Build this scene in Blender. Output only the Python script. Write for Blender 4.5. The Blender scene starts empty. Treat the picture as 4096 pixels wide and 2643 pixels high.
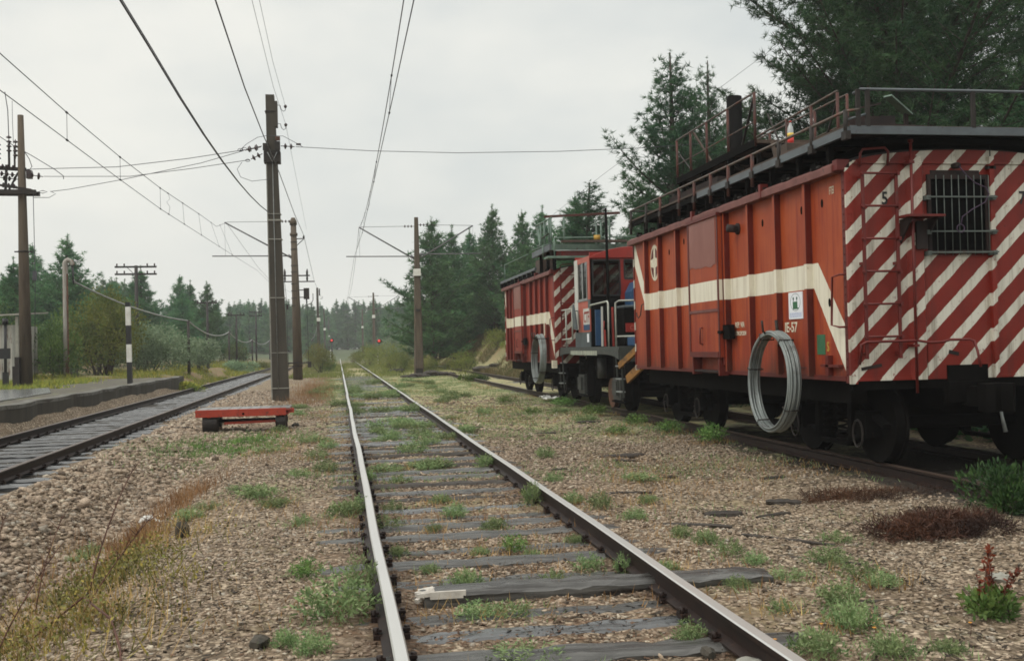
import bpy, math, random
import numpy as np
from mathutils import Vector, Matrix

random.seed(7)
rng = np.random.default_rng(11)
SC = bpy.context.scene
COL = SC.collection
R = math.radians
PI = math.pi

# ------------------------------------------------------------------ mesh helpers
BASE = {}


def basevec(parent):
    return BASE.get(parent.name, Vector((0, 0, 0))) if parent is not None else Vector((0, 0, 0))


class MB:
    """collects shapes in world coordinates; build() links them as one mesh object"""

    def __init__(s):
        s.v, s.f, s.m, s.sm = [], [], [], []

    def add(s, vs, fs, mi=0, smooth=False):
        o = len(s.v)
        s.v += [tuple(v) for v in vs]
        for f in fs:
            s.f.append(tuple(i + o for i in f))
            s.m.append(mi)
            s.sm.append(smooth)
        return s

    def box(s, x0, x1, y0, y1, z0, z1, mi=0):
        return s.add([(x0, y0, z0), (x1, y0, z0), (x1, y1, z0), (x0, y1, z0), (x0, y0, z1), (x1, y0, z1), (x1, y1, z1), (x0, y1, z1)],
                     [(0, 3, 2, 1), (4, 5, 6, 7), (0, 1, 5, 4), (1, 2, 6, 5), (2, 3, 7, 6), (3, 0, 4, 7)], mi)

    def bar(s, p, q, w, h=None, mi=0, up=(0, 0, 1)):
        h = h or w
        p, q = Vector(p), Vector(q)
        d = (q - p).normalized()
        u = Vector(up)
        if abs(d.dot(u)) > .97:
            u = Vector((0, 1, 0)) if abs(d.y) < .9 else Vector((1, 0, 0))
        a = d.cross(u).normalized() * (w / 2)
        b = a.cross(d).normalized() * (h / 2)
        vs = [p - a - b, p + a - b, p + a + b, p - a + b, q - a - b, q + a - b, q + a + b, q - a + b]
        return s.add(vs, [(3, 2, 1, 0), (4, 5, 6, 7), (0, 1, 5, 4), (1, 2, 6, 5), (2, 3, 7, 6), (3, 0, 4, 7)], mi)

    def tube(s, pts, r, n=6, mi=0, closed=False, smooth=True, cap=True):
        pts = [Vector(p) for p in pts]
        k = len(pts)
        rs = r if isinstance(r, (list, tuple)) else [r] * k
        vs, fs = [], []
        prev = None
        for i, p in enumerate(pts):
            if closed:
                t = (pts[(i + 1) % k] - pts[i - 1]).normalized()
            else:
                t = (pts[min(i + 1, k - 1)] - pts[max(i - 1, 0)]).normalized()
            if prev is None:
                u = Vector((0, 0, 1)) if abs(t.z) < .9 else Vector((1, 0, 0))
                a = t.cross(u).normalized()
            else:
                a = (prev - t * prev.dot(t)).normalized()
            prev = a
            b = t.cross(a)
            for j in range(n):
                th = 2 * PI * j / n
                vs.append(p + (a * math.cos(th) + b * math.sin(th)) * rs[i])
        for i in range(k if closed else k - 1):
            i2 = (i + 1) % k
            for j in range(n):
                j2 = (j + 1) % n
                fs.append((i * n + j, i * n + j2, i2 * n + j2, i2 * n + j))
        if cap and not closed:
            fs.append(tuple(range(n - 1, -1, -1)))
            fs.append(tuple((k - 1) * n + j for j in range(n)))
        return s.add(vs, fs, mi, smooth)

    def cyl(s, p, q, r0, r1=None, n=12, mi=0, smooth=True):
        return s.tube([p, q], [r0, r0 if r1 is None else r1], n, mi, smooth=smooth)

    def prism(s, poly, ax, a, b, mi=0, mcap=None, medge=None):
        """extrude a closed 2-D outline along axis ax from a to b; poly in the other two axes (in x,y,z order)"""
        n = len(poly)

        def P(q, t):
            if ax == 0:
                return (t, q[0], q[1])
            if ax == 1:
                return (q[0], t, q[1])
            return (q[0], q[1], t)
        vs = [P(q, a) for q in poly] + [P(q, b) for q in poly]
        s.add(vs, [tuple(range(n)), tuple(range(2 * n - 1, n - 1, -1))], mi if mcap is None else mcap)
        o = len(s.v) - 2 * n
        for i in range(n):
            j = (i + 1) % n
            s.f.append((o + i, o + n + i, o + n + j, o + j))
            s.m.append(mi if medge is None else medge[i])
            s.sm.append(False)
        return s

    def build(s, name, mats, parent=None, bevel=0, base=None, fixn=True):
        me = bpy.data.meshes.new(name)
        B = Vector(base) if base is not None else basevec(parent)
        me.from_pydata([(v[0] - B.x, v[1] - B.y, v[2] - B.z) for v in s.v], [], s.f)
        if not isinstance(mats, (list, tuple)):
            mats = [mats]
        for m in mats:
            me.materials.append(m)
        me.polygons.foreach_set('material_index', s.m)
        me.polygons.foreach_set('use_smooth', s.sm)
        if fixn:
            import bmesh
            bm = bmesh.new()
            bm.from_mesh(me)
            bmesh.ops.recalc_face_normals(bm, faces=bm.faces)
            bm.to_mesh(me)
            bm.free()
        me.update()
        o = bpy.data.objects.new(name, me)
        COL.objects.link(o)
        if parent is not None:
            o.parent = parent
            BASE[o.name] = B
        else:
            o.location = B
            BASE[o.name] = B
        if bevel:
            md = o.modifiers.new('Bevel', 'BEVEL')
            md.width = bevel
            md.segments = 2
            md.limit_method = 'ANGLE'
            md.angle_limit = R(40)
        return o


def npmesh(name, verts, faces, mats, parent=None, base=(0, 0, 0), midx=None, smooth=False):
    """verts (n,3), faces (m,k) arrays -> mesh object (fast path for foliage and stones)"""
    verts = np.asarray(verts, np.float32) - np.asarray(base, np.float32)
    faces = np.asarray(faces, np.int32)
    me = bpy.data.meshes.new(name)
    m, k = faces.shape
    me.vertices.add(len(verts))
    me.vertices.foreach_set('co', verts.ravel())
    me.loops.add(m * k)
    me.loops.foreach_set('vertex_index', faces.ravel())
    me.polygons.add(m)
    me.polygons.foreach_set('loop_start', np.arange(0, m * k, k, dtype=np.int32))
    if not isinstance(mats, (list, tuple)):
        mats = [mats]
    for a in mats:
        me.materials.append(a)
    if midx is not None:
        me.polygons.foreach_set('material_index', np.asarray(midx, np.int32))
    if smooth:
        me.polygons.foreach_set('use_smooth', np.ones(m, bool))
    me.update(calc_edges=True)
    me.validate()
    o = bpy.data.objects.new(name, me)
    COL.objects.link(o)
    if parent is not None:
        o.parent = parent
    else:
        o.location = base
    BASE[o.name] = Vector(base)
    return o


def tag(o, label=None, cat=None, group=None, kind=None):
    if label:
        o['label'] = label
    if cat:
        o['category'] = cat
    if group:
        o['group'] = group
    if kind:
        o['kind'] = kind
    return o


def thing(name, label, cat, base=(0, 0, 0), group=None):
    o = bpy.data.objects.new(name, None)
    COL.objects.link(o)
    o.empty_display_size = .3
    o.location = base
    BASE[o.name] = Vector(base)
    return tag(o, label, cat, group)


def dup(root, loc, rz=0, sc=(1, 1, 1), label=None, rx=0, ry=0):
    c = root.copy()
    COL.objects.link(c)
    c.location = loc
    c.rotation_euler = (rx, ry, rz)
    c.scale = sc if isinstance(sc, (tuple, list)) else (sc, sc, sc)
    if label:
        c['label'] = label
    for ch in list(root.children):
        d = ch.copy()
        COL.objects.link(d)
        d.parent = c
        for g in list(ch.children):
            e = g.copy()
            COL.objects.link(e)
            e.parent = d
    return c


# ------------------------------------------------------------------ noise + ground height
def _h(ix, iy, s):
    n = (ix * 374761393 + iy * 668265263 + s * 974634777) & 0xffffffff
    n = ((n ^ (n >> 13)) * 1274126177) & 0xffffffff
    return ((n ^ (n >> 16)) & 0xffff) / 65535.0


def vn(x, y, s=0):
    x, y = np.asarray(x, float), np.asarray(y, float)
    ix, iy = np.floor(x).astype(np.int64), np.floor(y).astype(np.int64)
    fx, fy = x - ix, y - iy
    fx, fy = fx * fx * (3 - 2 * fx), fy * fy * (3 - 2 * fy)
    a, b, c, d = _h(ix, iy, s), _h(ix + 1, iy, s), _h(ix, iy + 1, s), _h(ix + 1, iy + 1, s)
    return (a + (b - a) * fx) * (1 - fy) + (c + (d - c) * fx) * fy


def ss(a, b, x):
    t = np.clip((np.asarray(x, float) - a) / (b - a), 0, 1)
    return t * t * (3 - 2 * t)


def gh(x, y):
    """ground height"""
    x, y = np.asarray(x, float), np.asarray(y, float)
    h = np.zeros(np.broadcast(x, y).shape)
    h = h - .42 * np.exp(-((x + 2.45) / .72) ** 2) * (1 - ss(14.5, 20.5, y))          # ditch beside the left track
    h = h - .06 * np.exp(-((x - 4.2) / .7) ** 2) - .085 * np.exp(-((x + 2.0) / 1.2) ** 4 - ((y - 22.4) / 1.5) ** 4)
    h = h + .5 * (1 - ss(-8.6, -7.3, x)) * ss(46.2, 48, y)                      # beyond the platform
    h = h + .55 * (1 - ss(-15.5, -13.6, x)) * (1 - ss(46.2, 48, y))
    h = h + 2.4 * ss(8.5, 11.4, x) * ss(40, 58, y) * (1 - ss(105, 140, y))        # bank
    h = h + .30 * (1 - ss(-6.62, -6.38, x)) * ss(-7.6, -7.2, x) * (1 - ss(40, 48, y))
    h = h + .7 * ss(9.3, 11.5, x) * (1 - ss(38, 52, y))
    h = h + 2.0 * ss(140, 320, y) + 1.2 * ss(-14, -30, -np.abs(x)) * 0
    amp = .5 + 1.0 * ss(-1.0, -3.0, x) + .6 * ss(2.6, 3.4, x)
    h = h + (vn(x * 1.7, y * 1.7, 3) - .5) * .05 * amp + (vn(x * 6, y * 6, 4) - .5) * .026 * amp + (vn(x * 17, y * 17, 5) - .5) * .016
    h = h - .03 * ss(-6.4, -6.2, x) * (1 - ss(-4.05, -3.85, x)) - .018 * ss(.30, .42, x) * (1 - ss(1.84, 1.96, x))
    far = ss(9.5, 13, x) + (1 - ss(-12, -8, x)) * ss(44, 48, y)
    h = h + far * (vn(x * .5, y * .5, 6) - .5) * .5
    return h


def g1(x, y):
    return float(gh(x, y))


# ------------------------------------------------------------------ materials
def newmat(name):
    m = bpy.data.materials.new(name)
    m.use_nodes = True
    nt = m.node_tree
    nt.nodes.clear()
    out = nt.nodes.new('ShaderNodeOutputMaterial')
    bs = nt.nodes.new('ShaderNodeBsdfPrincipled')
    nt.links.new(bs.outputs[0], out.inputs[0])
    return m, nt, bs


class NT:
    """tiny node-writing helper"""

    def __init__(s, nt):
        s.nt = nt

    def n(s, t, **kw):
        o = s.nt.nodes.new('ShaderNode' + t)
        for k, v in kw.items():
            setattr(o, k, v)
        return o

    def l(s, a, b):
        s.nt.links.new(a, b)

    def coord(s, scale=(1, 1, 1), obj=True):
        tc = s.n('TexCoord')
        mp = s.n('Mapping')
        mp.inputs['Scale'].default_value = scale
        s.l(tc.outputs['Object'], mp.inputs[0])
        return mp.outputs[0]

    def noise(s, vec, scale, detail=5, rough=.6):
        o = s.n('TexNoise')
        o.inputs['Scale'].default_value = scale
        o.inputs['Detail'].default_value = detail
        o.inputs['Roughness'].default_value = rough
        s.l(vec, o.inputs['Vector'])
        return o.outputs['Fac']

    def ramp(s, fac, a, b):
        o = s.n('MapRange')
        o.inputs[1].default_value = a
        o.inputs[2].default_value = b
        o.clamp = True
        s.l(fac, o.inputs[0])
        return o.outputs[0]

    def mix(s, fac, a, b):
        o = s.n('MixRGB')
        if isinstance(fac, (int, float)):
            o.inputs[0].default_value = fac
        else:
            s.l(fac, o.inputs[0])
        for i, c in ((1, a), (2, b)):
            if isinstance(c, (tuple, list)):
                o.inputs[i].default_value = (*c[:3], 1)
            else:
                s.l(c, o.inputs[i])
        return o.outputs[0]

    def math(s, op, a, b=None, c=None):
        o = s.n('Math', operation=op)
        for i, v in enumerate((a, b, c)):
            if v is None:
                continue
            if isinstance(v, (int, float)):
                o.inputs[i].default_value = v
            else:
                s.l(v, o.inputs[i])
        return o.outputs[0]

    def bump(s, h, bs, strength=.3, dist=.02):
        o = s.n('Bump')
        o.inputs['Strength'].default_value = strength
        o.inputs['Distance'].default_value = dist
        s.l(h, o.inputs['Height'])
        s.l(o.outputs[0], bs.inputs['Normal'])


def M(name, c1, c2=None, scale=6, rough=.65, metal=0, bump=0, bscale=40, stretch=(1, 1, 1), spot=None, spec=.4, rvar=0, lo=.35, hi=.65):
    m, nt, bs = newmat(name)
    h = NT(nt)
    v = h.coord(stretch)
    f = h.ramp(h.noise(v, scale), lo, hi)
    col = h.mix(f, c1, c2 if c2 is not None else tuple(x * .75 for x in c1))
    if spot:
        sc_, sscale, t0, t1 = spot
        g = h.ramp(h.noise(v, sscale, 6, .7), t0, t1)
        col = h.mix(g, col, sc_)
    h.l(col, bs.inputs['Base Color'])
    bs.inputs['Roughness'].default_value = rough
    bs.inputs['Metallic'].default_value = metal
    bs.inputs['Specular IOR Level'].default_value = spec
    if rvar:
        q = h.ramp(h.noise(v, scale * 1.7), .3, .7)
        h.l(h.math('MULTIPLY_ADD', q, rvar, rough - rvar / 2), bs.inputs['Roughness'])
    if bump:
        h.bump(h.noise(v, bscale, 6, .7), bs, bump, .01)
    return m


def leafmat(name, cols, rough=.6, big=.35, spec=.25, trans=.0):
    """foliage: colour varies leaf by leaf (random per island) and clump by clump"""
    m, nt, bs = newmat(name)
    h = NT(nt)
    g = h.n('NewGeometry')
    a = h.mix(g.outputs['Random Per Island'], cols[0], cols[1])
    tc = h.n('TexCoord')
    f = h.ramp(h.noise(tc.outputs['Object'], big, 3), .4, .62)
    col = h.mix(f, a, cols[2])
    oi = h.n('ObjectInfo')
    hs = h.n('HueSaturation')
    h.l(h.math('MULTIPLY_ADD', oi.outputs['Random'], .5, .75), hs.inputs['Value'])
    h.l(h.math('MULTIPLY_ADD', oi.outputs['Random'], .03, .485), hs.inputs['Hue'])
    h.l(col, hs.inputs['Color'])
    h.l(hs.outputs[0], bs.inputs['Base Color'])
    bs.inputs['Roughness'].default_value = rough
    bs.inputs['Specular IOR Level'].default_value = spec
    if trans:
        tr = h.n('BsdfTranslucent')
        h.l(hs.outputs[0], tr.inputs[0])
        mx = h.n('MixShader')
        mx.inputs[0].default_value = trans
        h.l(bs.outputs[0], mx.inputs[1])
        h.l(tr.outputs[0], mx.inputs[2])
        out = [n for n in nt.nodes if n.type == 'OUTPUT_MATERIAL'][0]
        h.l(mx.outputs[0], out.inputs[0])
    return m


# ------------------------------------------------------------------ lettering
def lettering(name, body, parent, loc, size, mat, facing='side', xs=1.0, font_off=0, label=None, bold=0):
    cu = bpy.data.curves.new(name, 'FONT')
    cu.body = body
    cu.size = size
    cu.extrude = .0015
    cu.offset = bold
    cu.align_x = 'LEFT'
    cu.resolution_u = 3
    cu.materials.append(mat)
    tmp = bpy.data.objects.new(name, cu)
    COL.objects.link(tmp)
    me = bpy.data.meshes.new_from_object(tmp)
    bpy.data.objects.remove(tmp)
    me.materials.clear()
    me.materials.append(mat)
    o = bpy.data.objects.new(name, me)
    COL.objects.link(o)
    B = basevec(parent)
    o.parent = parent
    if facing == 'side':      # read from the -x side
        rot = Matrix(((0, 0, -1), (-1, 0, 0), (0, 1, 0))).to_4x4()
    else:                     # read from the -y side
        rot = Matrix(((1, 0, 0), (0, 0, -1), (0, 1, 0))).to_4x4()
    o.matrix_local = Matrix.Translation(Vector(loc) - B) @ rot @ Matrix.Diagonal((xs, 1, 1, 1))
    return o
# ------------------------------------------------------------------ shared materials
m_conc = M('weathered_concrete', (.085, .075, .058), (.15, .13, .10), 3, .8, bump=.25, bscale=30, stretch=(1, 1, .25), spot=((.05, .045, .035), 4, .5, .62))
m_concd = M('dark_wet_concrete', (.035, .03, .022), (.058, .05, .037), 3, .75, bump=.25, bscale=30, stretch=(1, 1, .2), spot=((.025, .025, .02), 5, .55, .65))
m_concl = M('pale_concrete_edge', (.22, .22, .19), (.30, .29, .25), 5, .75)
m_white = M('white_paint', (.72, .72, .68), (.58, .57, .52), 5, .6, spot=((.3, .26, .2), 9, .62, .72))
m_black = M('black_paint', (.012, .012, .013), (.02, .02, .02), 5, .5)
m_iron = M('dark_iron', (.016, .014, .013), (.032, .026, .022), 6, .6, bump=.1, spec=.25)
m_under = M('greasy_black_iron', (.0032, .003, .0028), (.006, .0055, .005), 4, .85, spec=.05)
m_galv = M('galvanised_steel', (.30, .32, .31), (.2, .215, .21), 8, .45, .3)
m_insul = M('brown_porcelain', (.03, .018, .018), (.05, .03, .03), 5, .2)
m_wire = M('wire_metal', (.045, .045, .055), (.06, .06, .07), 5, .5, .2)
m_rust = M('rusty_iron', (.11, .045, .022), (.06, .028, .018), 7, .75, bump=.15, spot=((.2, .09, .04), 12, .55, .65))
m_railside = M('rail_rust', (.022, .012, .009), (.014, .009, .008), 9, .55, bump=.1, spot=((.05, .026, .017), 14, .58, .72), spec=.25)
m_railtop = M('rail_polished', (.70, .69, .66), (.60, .585, .56), .8, .32, .8, stretch=(1, .2, 1))
m_railtop2 = M('rail_dull', (.12, .085, .065), (.08, .055, .045), 3, .36, .5, stretch=(6, .5, 1), rvar=.15)
m_tie = M('weathered_wood', (.034, .033, .03), (.115, .113, .105), 7, .30, bump=.45, bscale=26, stretch=(.18, 3, 3), spot=((.014, .012, .010), 5, .44, .56), spec=.5, rvar=.25)
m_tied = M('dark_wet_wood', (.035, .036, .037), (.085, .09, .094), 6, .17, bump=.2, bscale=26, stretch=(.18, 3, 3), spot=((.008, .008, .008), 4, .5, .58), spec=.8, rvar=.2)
m_tiebl = M('rotten_black_wood', (.02, .016, .013), (.045, .036, .028), 7, .7, bump=.5, bscale=30, stretch=(.3, 3, 3))
m_whitewood = M('splintered_pale_wood', (.55, .52, .46), (.35, .32, .28), 9, .7, bump=.4, bscale=40)


def stone_tree(h, vec, scale):
    vo = h.n('TexVoronoi')
    vo.inputs['Scale'].default_value = scale
    h.l(vec, vo.inputs['Vector'])
    return vo


def ground_material():
    m, nt, bs = newmat('gravel_ground')
    h = NT(nt)
    tc = h.n('TexCoord')
    P = tc.outputs['Object']
    sx = h.n('SeparateXYZ')
    h.l(P, sx.inputs[0])
    X, Y = sx.outputs[0], sx.outputs[1]
    vo = stone_tree(h, P, 24)
    cr = h.n('ValToRGB')
    sep = h.n('SeparateColor')
    h.l(vo.outputs['Color'], sep.inputs[0])
    h.l(sep.outputs[0], cr.inputs[0])
    e = cr.color_ramp.elements
    e[0].position, e[0].color = 0, (.05, .038, .027, 1)
    e[1].position, e[1].color = 1, (.52, .425, .315, 1)
    for p, c in ((.25, (.21, .162, .112)), (.5, (.315, .25, .178)), (.75, (.39, .312, .225))):
        q = cr.color_ramp.elements.new(p)
        q.color = (*c, 1)
    gap = h.ramp(vo.outputs['Distance'], .34, .66)
    col = h.mix(gap, cr.outputs[0], (.115, .085, .055))
    # broad tone changes in the fines
    n1 = h.noise(P, .8, 5, .6)
    col = h.mix(h.ramp(n1, .46, .66), col, h.mix(.6, col, (.13, .088, .052)))
    # brown litter between the rails
    inr = h.math('MULTIPLY', h.ramp(X, -.8, .2), h.ramp(X, 3.0, 2.0))
    lit = h.ramp(h.noise(P, 9, 6, .75), .47, .6)
    col = h.mix(h.math('MULTIPLY', h.math('MULTIPLY', lit, inr), .75), col, (.15, .085, .05))
    # oily bed under the wagons, their shade painted into the dark tone
    oilshade = h.math('MULTIPLY', h.ramp(X, 5.3, 6.0), h.ramp(X, 9.6, 8.6))
    oilshade = h.math('MULTIPLY', oilshade, h.ramp(Y, 36, 33))
    oilshade2 = h.ramp(h.math('ADD', oilshade, h.math('MULTIPLY', h.math('SUBTRACT', h.noise(P, 2.2, 5), .5), .9)), .35, .7)
    oilshade2 = h.math('MULTIPLY', oilshade2, h.ramp(X, 4.9, 5.4))
    oilshade2 = h.math('MULTIPLY', oilshade2, h.ramp(Y, 37, 33))
    col = h.mix(oilshade2, col, (.028, .022, .017))
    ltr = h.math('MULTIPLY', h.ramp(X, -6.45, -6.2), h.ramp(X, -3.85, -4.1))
    col = h.mix(h.math('MULTIPLY', ltr, .96), col, (.02, .017, .013))  # painted shade: gaps between the platform track sleepers coloured near-black
    for rx in (.258, 2.004):
        nr = h.ramp(h.math('ADD', h.math('ABSOLUTE', h.math('SUBTRACT', X, rx)), h.math('MULTIPLY', h.noise(P, 3.5, 5), .35)), .46, .22)
        col = h.mix(h.math('MULTIPLY', nr, .7), col, (.065, .038, .024))
    # green film and low grass: grows denser away from the camera and along the track edges
    ng = h.noise(P, .55, 6, .65)
    ng2 = h.noise(P, 3.2, 6, .7)
    gm = h.math('ADD', h.math('MULTIPLY', ng, .7), h.math('MULTIPLY', ng2, .45))
    far = h.ramp(Y, 12, 42)
    right = h.math('MULTIPLY', h.ramp(X, -.9, .4), far)
    thr = h.math('ADD', h.math('MULTIPLY', right, .36), gm)
    g1m = h.ramp(thr, .60, .78)
    g1m = h.math('MULTIPLY', g1m, h.math('MULTIPLY_ADD', h.ramp(Y, 6, 18), .5, .4))
    # keep the coarse ballast of the left track clean
    clean = h.math('MULTIPLY', h.ramp(X, -1.6, -2.2), h.ramp(Y, 44, 36))
    g1m = h.math('MULTIPLY', g1m, h.math('SUBTRACT', 1, clean))
    gcol = h.mix(h.ramp(h.noise(P, 1.3, 5), .35, .62), (.25, .275, .135), (.36, .30, .165))
    col = h.mix(g1m, col, gcol)
    # the bank, the verge and everything beyond: dry grass and soil
    rough = h.math('MAXIMUM', h.math('MULTIPLY', h.ramp(X, 9.1, 10.2), 1.0), h.ramp(Y, 75, 105))
    rough = h.math('MAXIMUM', rough, h.math('MULTIPLY', h.ramp(X, -6.8, -7.6), h.ramp(Y, 43, 45)))
    rough = h.math('MAXIMUM', rough, h.ramp(X, -13.4, -14.2))
    bcol = h.mix(h.ramp(h.noise(P, .9, 6, .7), .42, .6), (.17, .10, .055), (.135, .15, .05))
    bcol = h.mix(h.ramp(h.noise(P, 4, 6, .7), .5, .65), bcol, (.26, .17, .085))
    bcol = h.mix(h.ramp(Y, 105, 170), bcol, (.045, .07, .03))
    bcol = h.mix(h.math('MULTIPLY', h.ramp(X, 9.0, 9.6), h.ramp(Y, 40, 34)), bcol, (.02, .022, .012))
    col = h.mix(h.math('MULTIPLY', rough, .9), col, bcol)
    h.l(col, bs.inputs['Base Color'])
    bs.inputs['Roughness'].default_value = .85
    bs.inputs['Specular IOR Level'].default_value = .25
    hh = h.math('ADD', h.math('MULTIPLY', h.math('SUBTRACT', .6, vo.outputs['Distance']), 1.0), h.math('MULTIPLY', h.noise(P, 60, 4), .5))
    h.bump(hh, bs, .9, .02)
    return m


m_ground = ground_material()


def build_ground():
    xs = list(np.arange(-5.4, 7.3, .075))
    st = .075
    while xs[-1] < 480:
        st *= 1.11
        xs.append(xs[-1] + st)
    st = .075
    lo = []
    x = -5.4
    while x > -480:
        st *= 1.11
        x -= st
        lo.append(x)
    xs = np.array(lo[::-1] + xs)
    ys = list(np.arange(-60, -6, 9)) + list(np.arange(-6, 3.4, .5)) + list(np.arange(3.5, 11, .075))
    st = .075
    while ys[-1] < 850:
        st *= 1.022
        ys.append(ys[-1] + st)
    ys = np.array(ys)
    Xg, Yg = np.meshgrid(xs, ys)
    Z = gh(Xg, Yg)
    V = np.stack([Xg, Yg, Z], -1).reshape(-1, 3)
    nx, ny = len(xs), len(ys)
    i = (np.arange(ny - 1)[:, None] * nx + np.arange(nx - 1)[None]).ravel()
    F = np.stack([i, i + 1, i + nx + 1, i + nx], 1)
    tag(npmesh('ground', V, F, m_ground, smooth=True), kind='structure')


build_ground()

# ------------------------------------------------------------------ tracks
G = .873


def rail_profile():
    return [(-.065, 0), (.065, 0), (.065, .012), (.012, .028), (.010, .098), (.035, .112), (.036, .138), (.028, .145), (-.028, .145), (-.036, .138),
            (-.035, .112), (-.010, .098), (-.012, .028), (-.065, .012)]


def rail(x, y0, y1, label, top, base_z=.015, plates=(), wob=0.0, tilt=0):
    pr = rail_profile()
    n = len(pr)
    ysl = [y0]
    while ysl[-1] < y1:
        ysl.append(min(y1, ysl[-1] + (1.0 if ysl[-1] < 40 else 5)))
    mb = MB()
    vs = []
    for y in ysl:
        dx = wob * (math.sin(y * .55 + x) * .5 + math.sin(y * 1.3 + 2 * x) * .3)
        vs += [(x + dx + p[0], y, base_z + p[1]) for p in pr]
    fs, mi = [], []
    for k in range(len(ysl) - 1):
        for j in range(n):
            j2 = (j + 1) % n
            fs.append((k * n + j, k * n + j2, (k + 1) * n + j2, (k + 1) * n + j))
            mi.append(1 if j in (6, 7, 8) else 0)
    mb.v, mb.f, mb.m, mb.sm = vs, fs, mi, [False] * len(fs)
    mb.add(vs[:n], [tuple(range(n))])
    o = mb.build('track_rail', [m_railside, top], base=(x, y0, base_z))
    tag(o, label, 'rail', 'steel rails of the three tracks')
    BASE[o.name] = Vector((x, y0, base_z))
    for y in plates:
        for sx in (-1, 1):
            q = MB()
            q.box(x + sx * .065 - .035, x + sx * .065 + .035, y - .05, y + .05, base_z - .012, base_z + .016)
            q.cyl((x + sx * .085, y + .01 * sx, base_z), (x + sx * .085, y + .01 * sx, base_z + .05), .014, .018, 6)
            q.box(x + sx * .078 - .024, x + sx * .078 + .024, y - .022, y + .022, base_z + .026, base_z + .042)
            q.build('rail_clip', m_railside, o)
    return o


TY = [4.45, 5.2, 5.72, 6.1, 6.53, 7.02, 7.6, 8.1, 8.7, 9.2, 9.65, 10.2, 10.94, 11.4, 12.05, 12.7, 13.25, 13.95, 14.75, 15.4]
while TY[-1] < 62:
    TY.append(TY[-1] + random.uniform(.55, .72))
rail(.258 + 0, 3.0, 420, 'shiny pale topped rail of the weedy middle track, the one facing the platform', m_railtop, plates=TY[:22], wob=.012)
rail(2.004, 3.0, 420, 'rail of the weedy middle track showing its tall dark brown web', m_railtop, plates=TY[:22], wob=.012)
rail(-5.12 + G, 2.0, 300, 'rail of the wet platform track bordering the ballast slope', m_railtop2, plates=[13.8 + .62 * k for k in range(24)])
rail(-5.12 - G, 2.0, 300, 'rail of the wet platform track closest to the low platform wall', m_railtop2, plates=[15 + .62 * k for k in range(16)])
rail(7.0 - G, 5.0, 96, 'rusty siding rail under the near wheels of the red wagons', m_railtop2, wob=.01)
rail(7.0 + G, 5.0, 120, 'rusty siding rail under the far wheels of the red wagons', m_railtop2, wob=.01)


def tie_mesh(seed, L=2.66, W=.25, H=.17, nx=26, rot=0.0):
    """a sleeper with worn, split, uneven edges, top at z = 0"""
    rn = random.Random(seed)
    nyy = 5
    vs, fs = [], []
    edge = [[rn.uniform(-.022, .022) for _ in range(nx + 1)] for _ in range(2)]
    for k in range(2):
        for t in range(3):
            edge[k] = [edge[k][0]] + [(edge[k][i - 1] + edge[k][i] * 2 + edge[k][i + 1]) / 4 for i in range(1, nx)] + [edge[k][-1]]
    e0, e1 = rn.uniform(-.05, .03), rn.uniform(-.05, .03)
    ring = []
    for i in range(nx + 1):
        t = i / nx
        x = -L / 2 + L * t + (e0 * (1 - t) ** 8) - (e1 * t ** 8)
        y0, y1 = -W / 2 + edge[0][i], W / 2 + edge[1][i]
        endw = min(1, min(t, 1 - t) * 18)
        row = [(x, y0, -H), (x, y0, -.03 + rn.uniform(-.012, .008))]
        for j in range(1, nyy):
            s = j / nyy
            z = rn.uniform(-.006, .004) - (.02 * rn.random() if rn.random() < .12 else 0) - (1 - endw) * .02
            row.append((x + (rn.uniform(-.03, .03) if i in (0, nx) else 0), y0 + (y1 - y0) * s, z))
        row += [(x, y1, -.03 + rn.uniform(-.012, .008)), (x, y1, -H)]
        ring.append(row)
    n = len(ring[0])
    for r in ring:
        vs += r
    for i in range(nx):
        for j in range(n - 1):
            fs.append((i * n + j, (i + 1) * n + j, (i + 1) * n + j + 1, i * n + j + 1))
    fs.append(tuple(range(n)))
    fs.append(tuple(range(nx * n + n - 1, nx * n - 1, -1)))
    return vs, fs


def tie_proto(seed, mat, **k):
    v, f = tie_mesh(seed, **k)
    mb = MB()
    mb.add(v, f)
    return mb.build('sleeper', mat)


protA = [tie_proto(s, m_tie) for s in (1, 2, 3, 4)] + [tie_proto(5, m_tied), tie_proto(6, m_tiebl), tie_proto(7, m_tied), tie_proto(8, m_tied)]
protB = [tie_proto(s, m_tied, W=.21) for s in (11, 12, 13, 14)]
used = set()


def put_tie(pool, x, y, z, label, group, rz=0, sx=1, k=None):
    p = pool[random.randrange(len(pool)) if k is None else k]
    o = p if p.name not in used else p.copy()
    if p.name in used:
        COL.objects.link(o)
    used.add(p.name)
    o.location = (x, y, z)
    o.rotation_euler = (random.uniform(-.03, .03), random.uniform(-.008, .008), rz)
    o.scale = (sx, random.uniform(.85, 1.1), 1)
    tag(o, label, 'sleeper', group)
    return o


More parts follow.
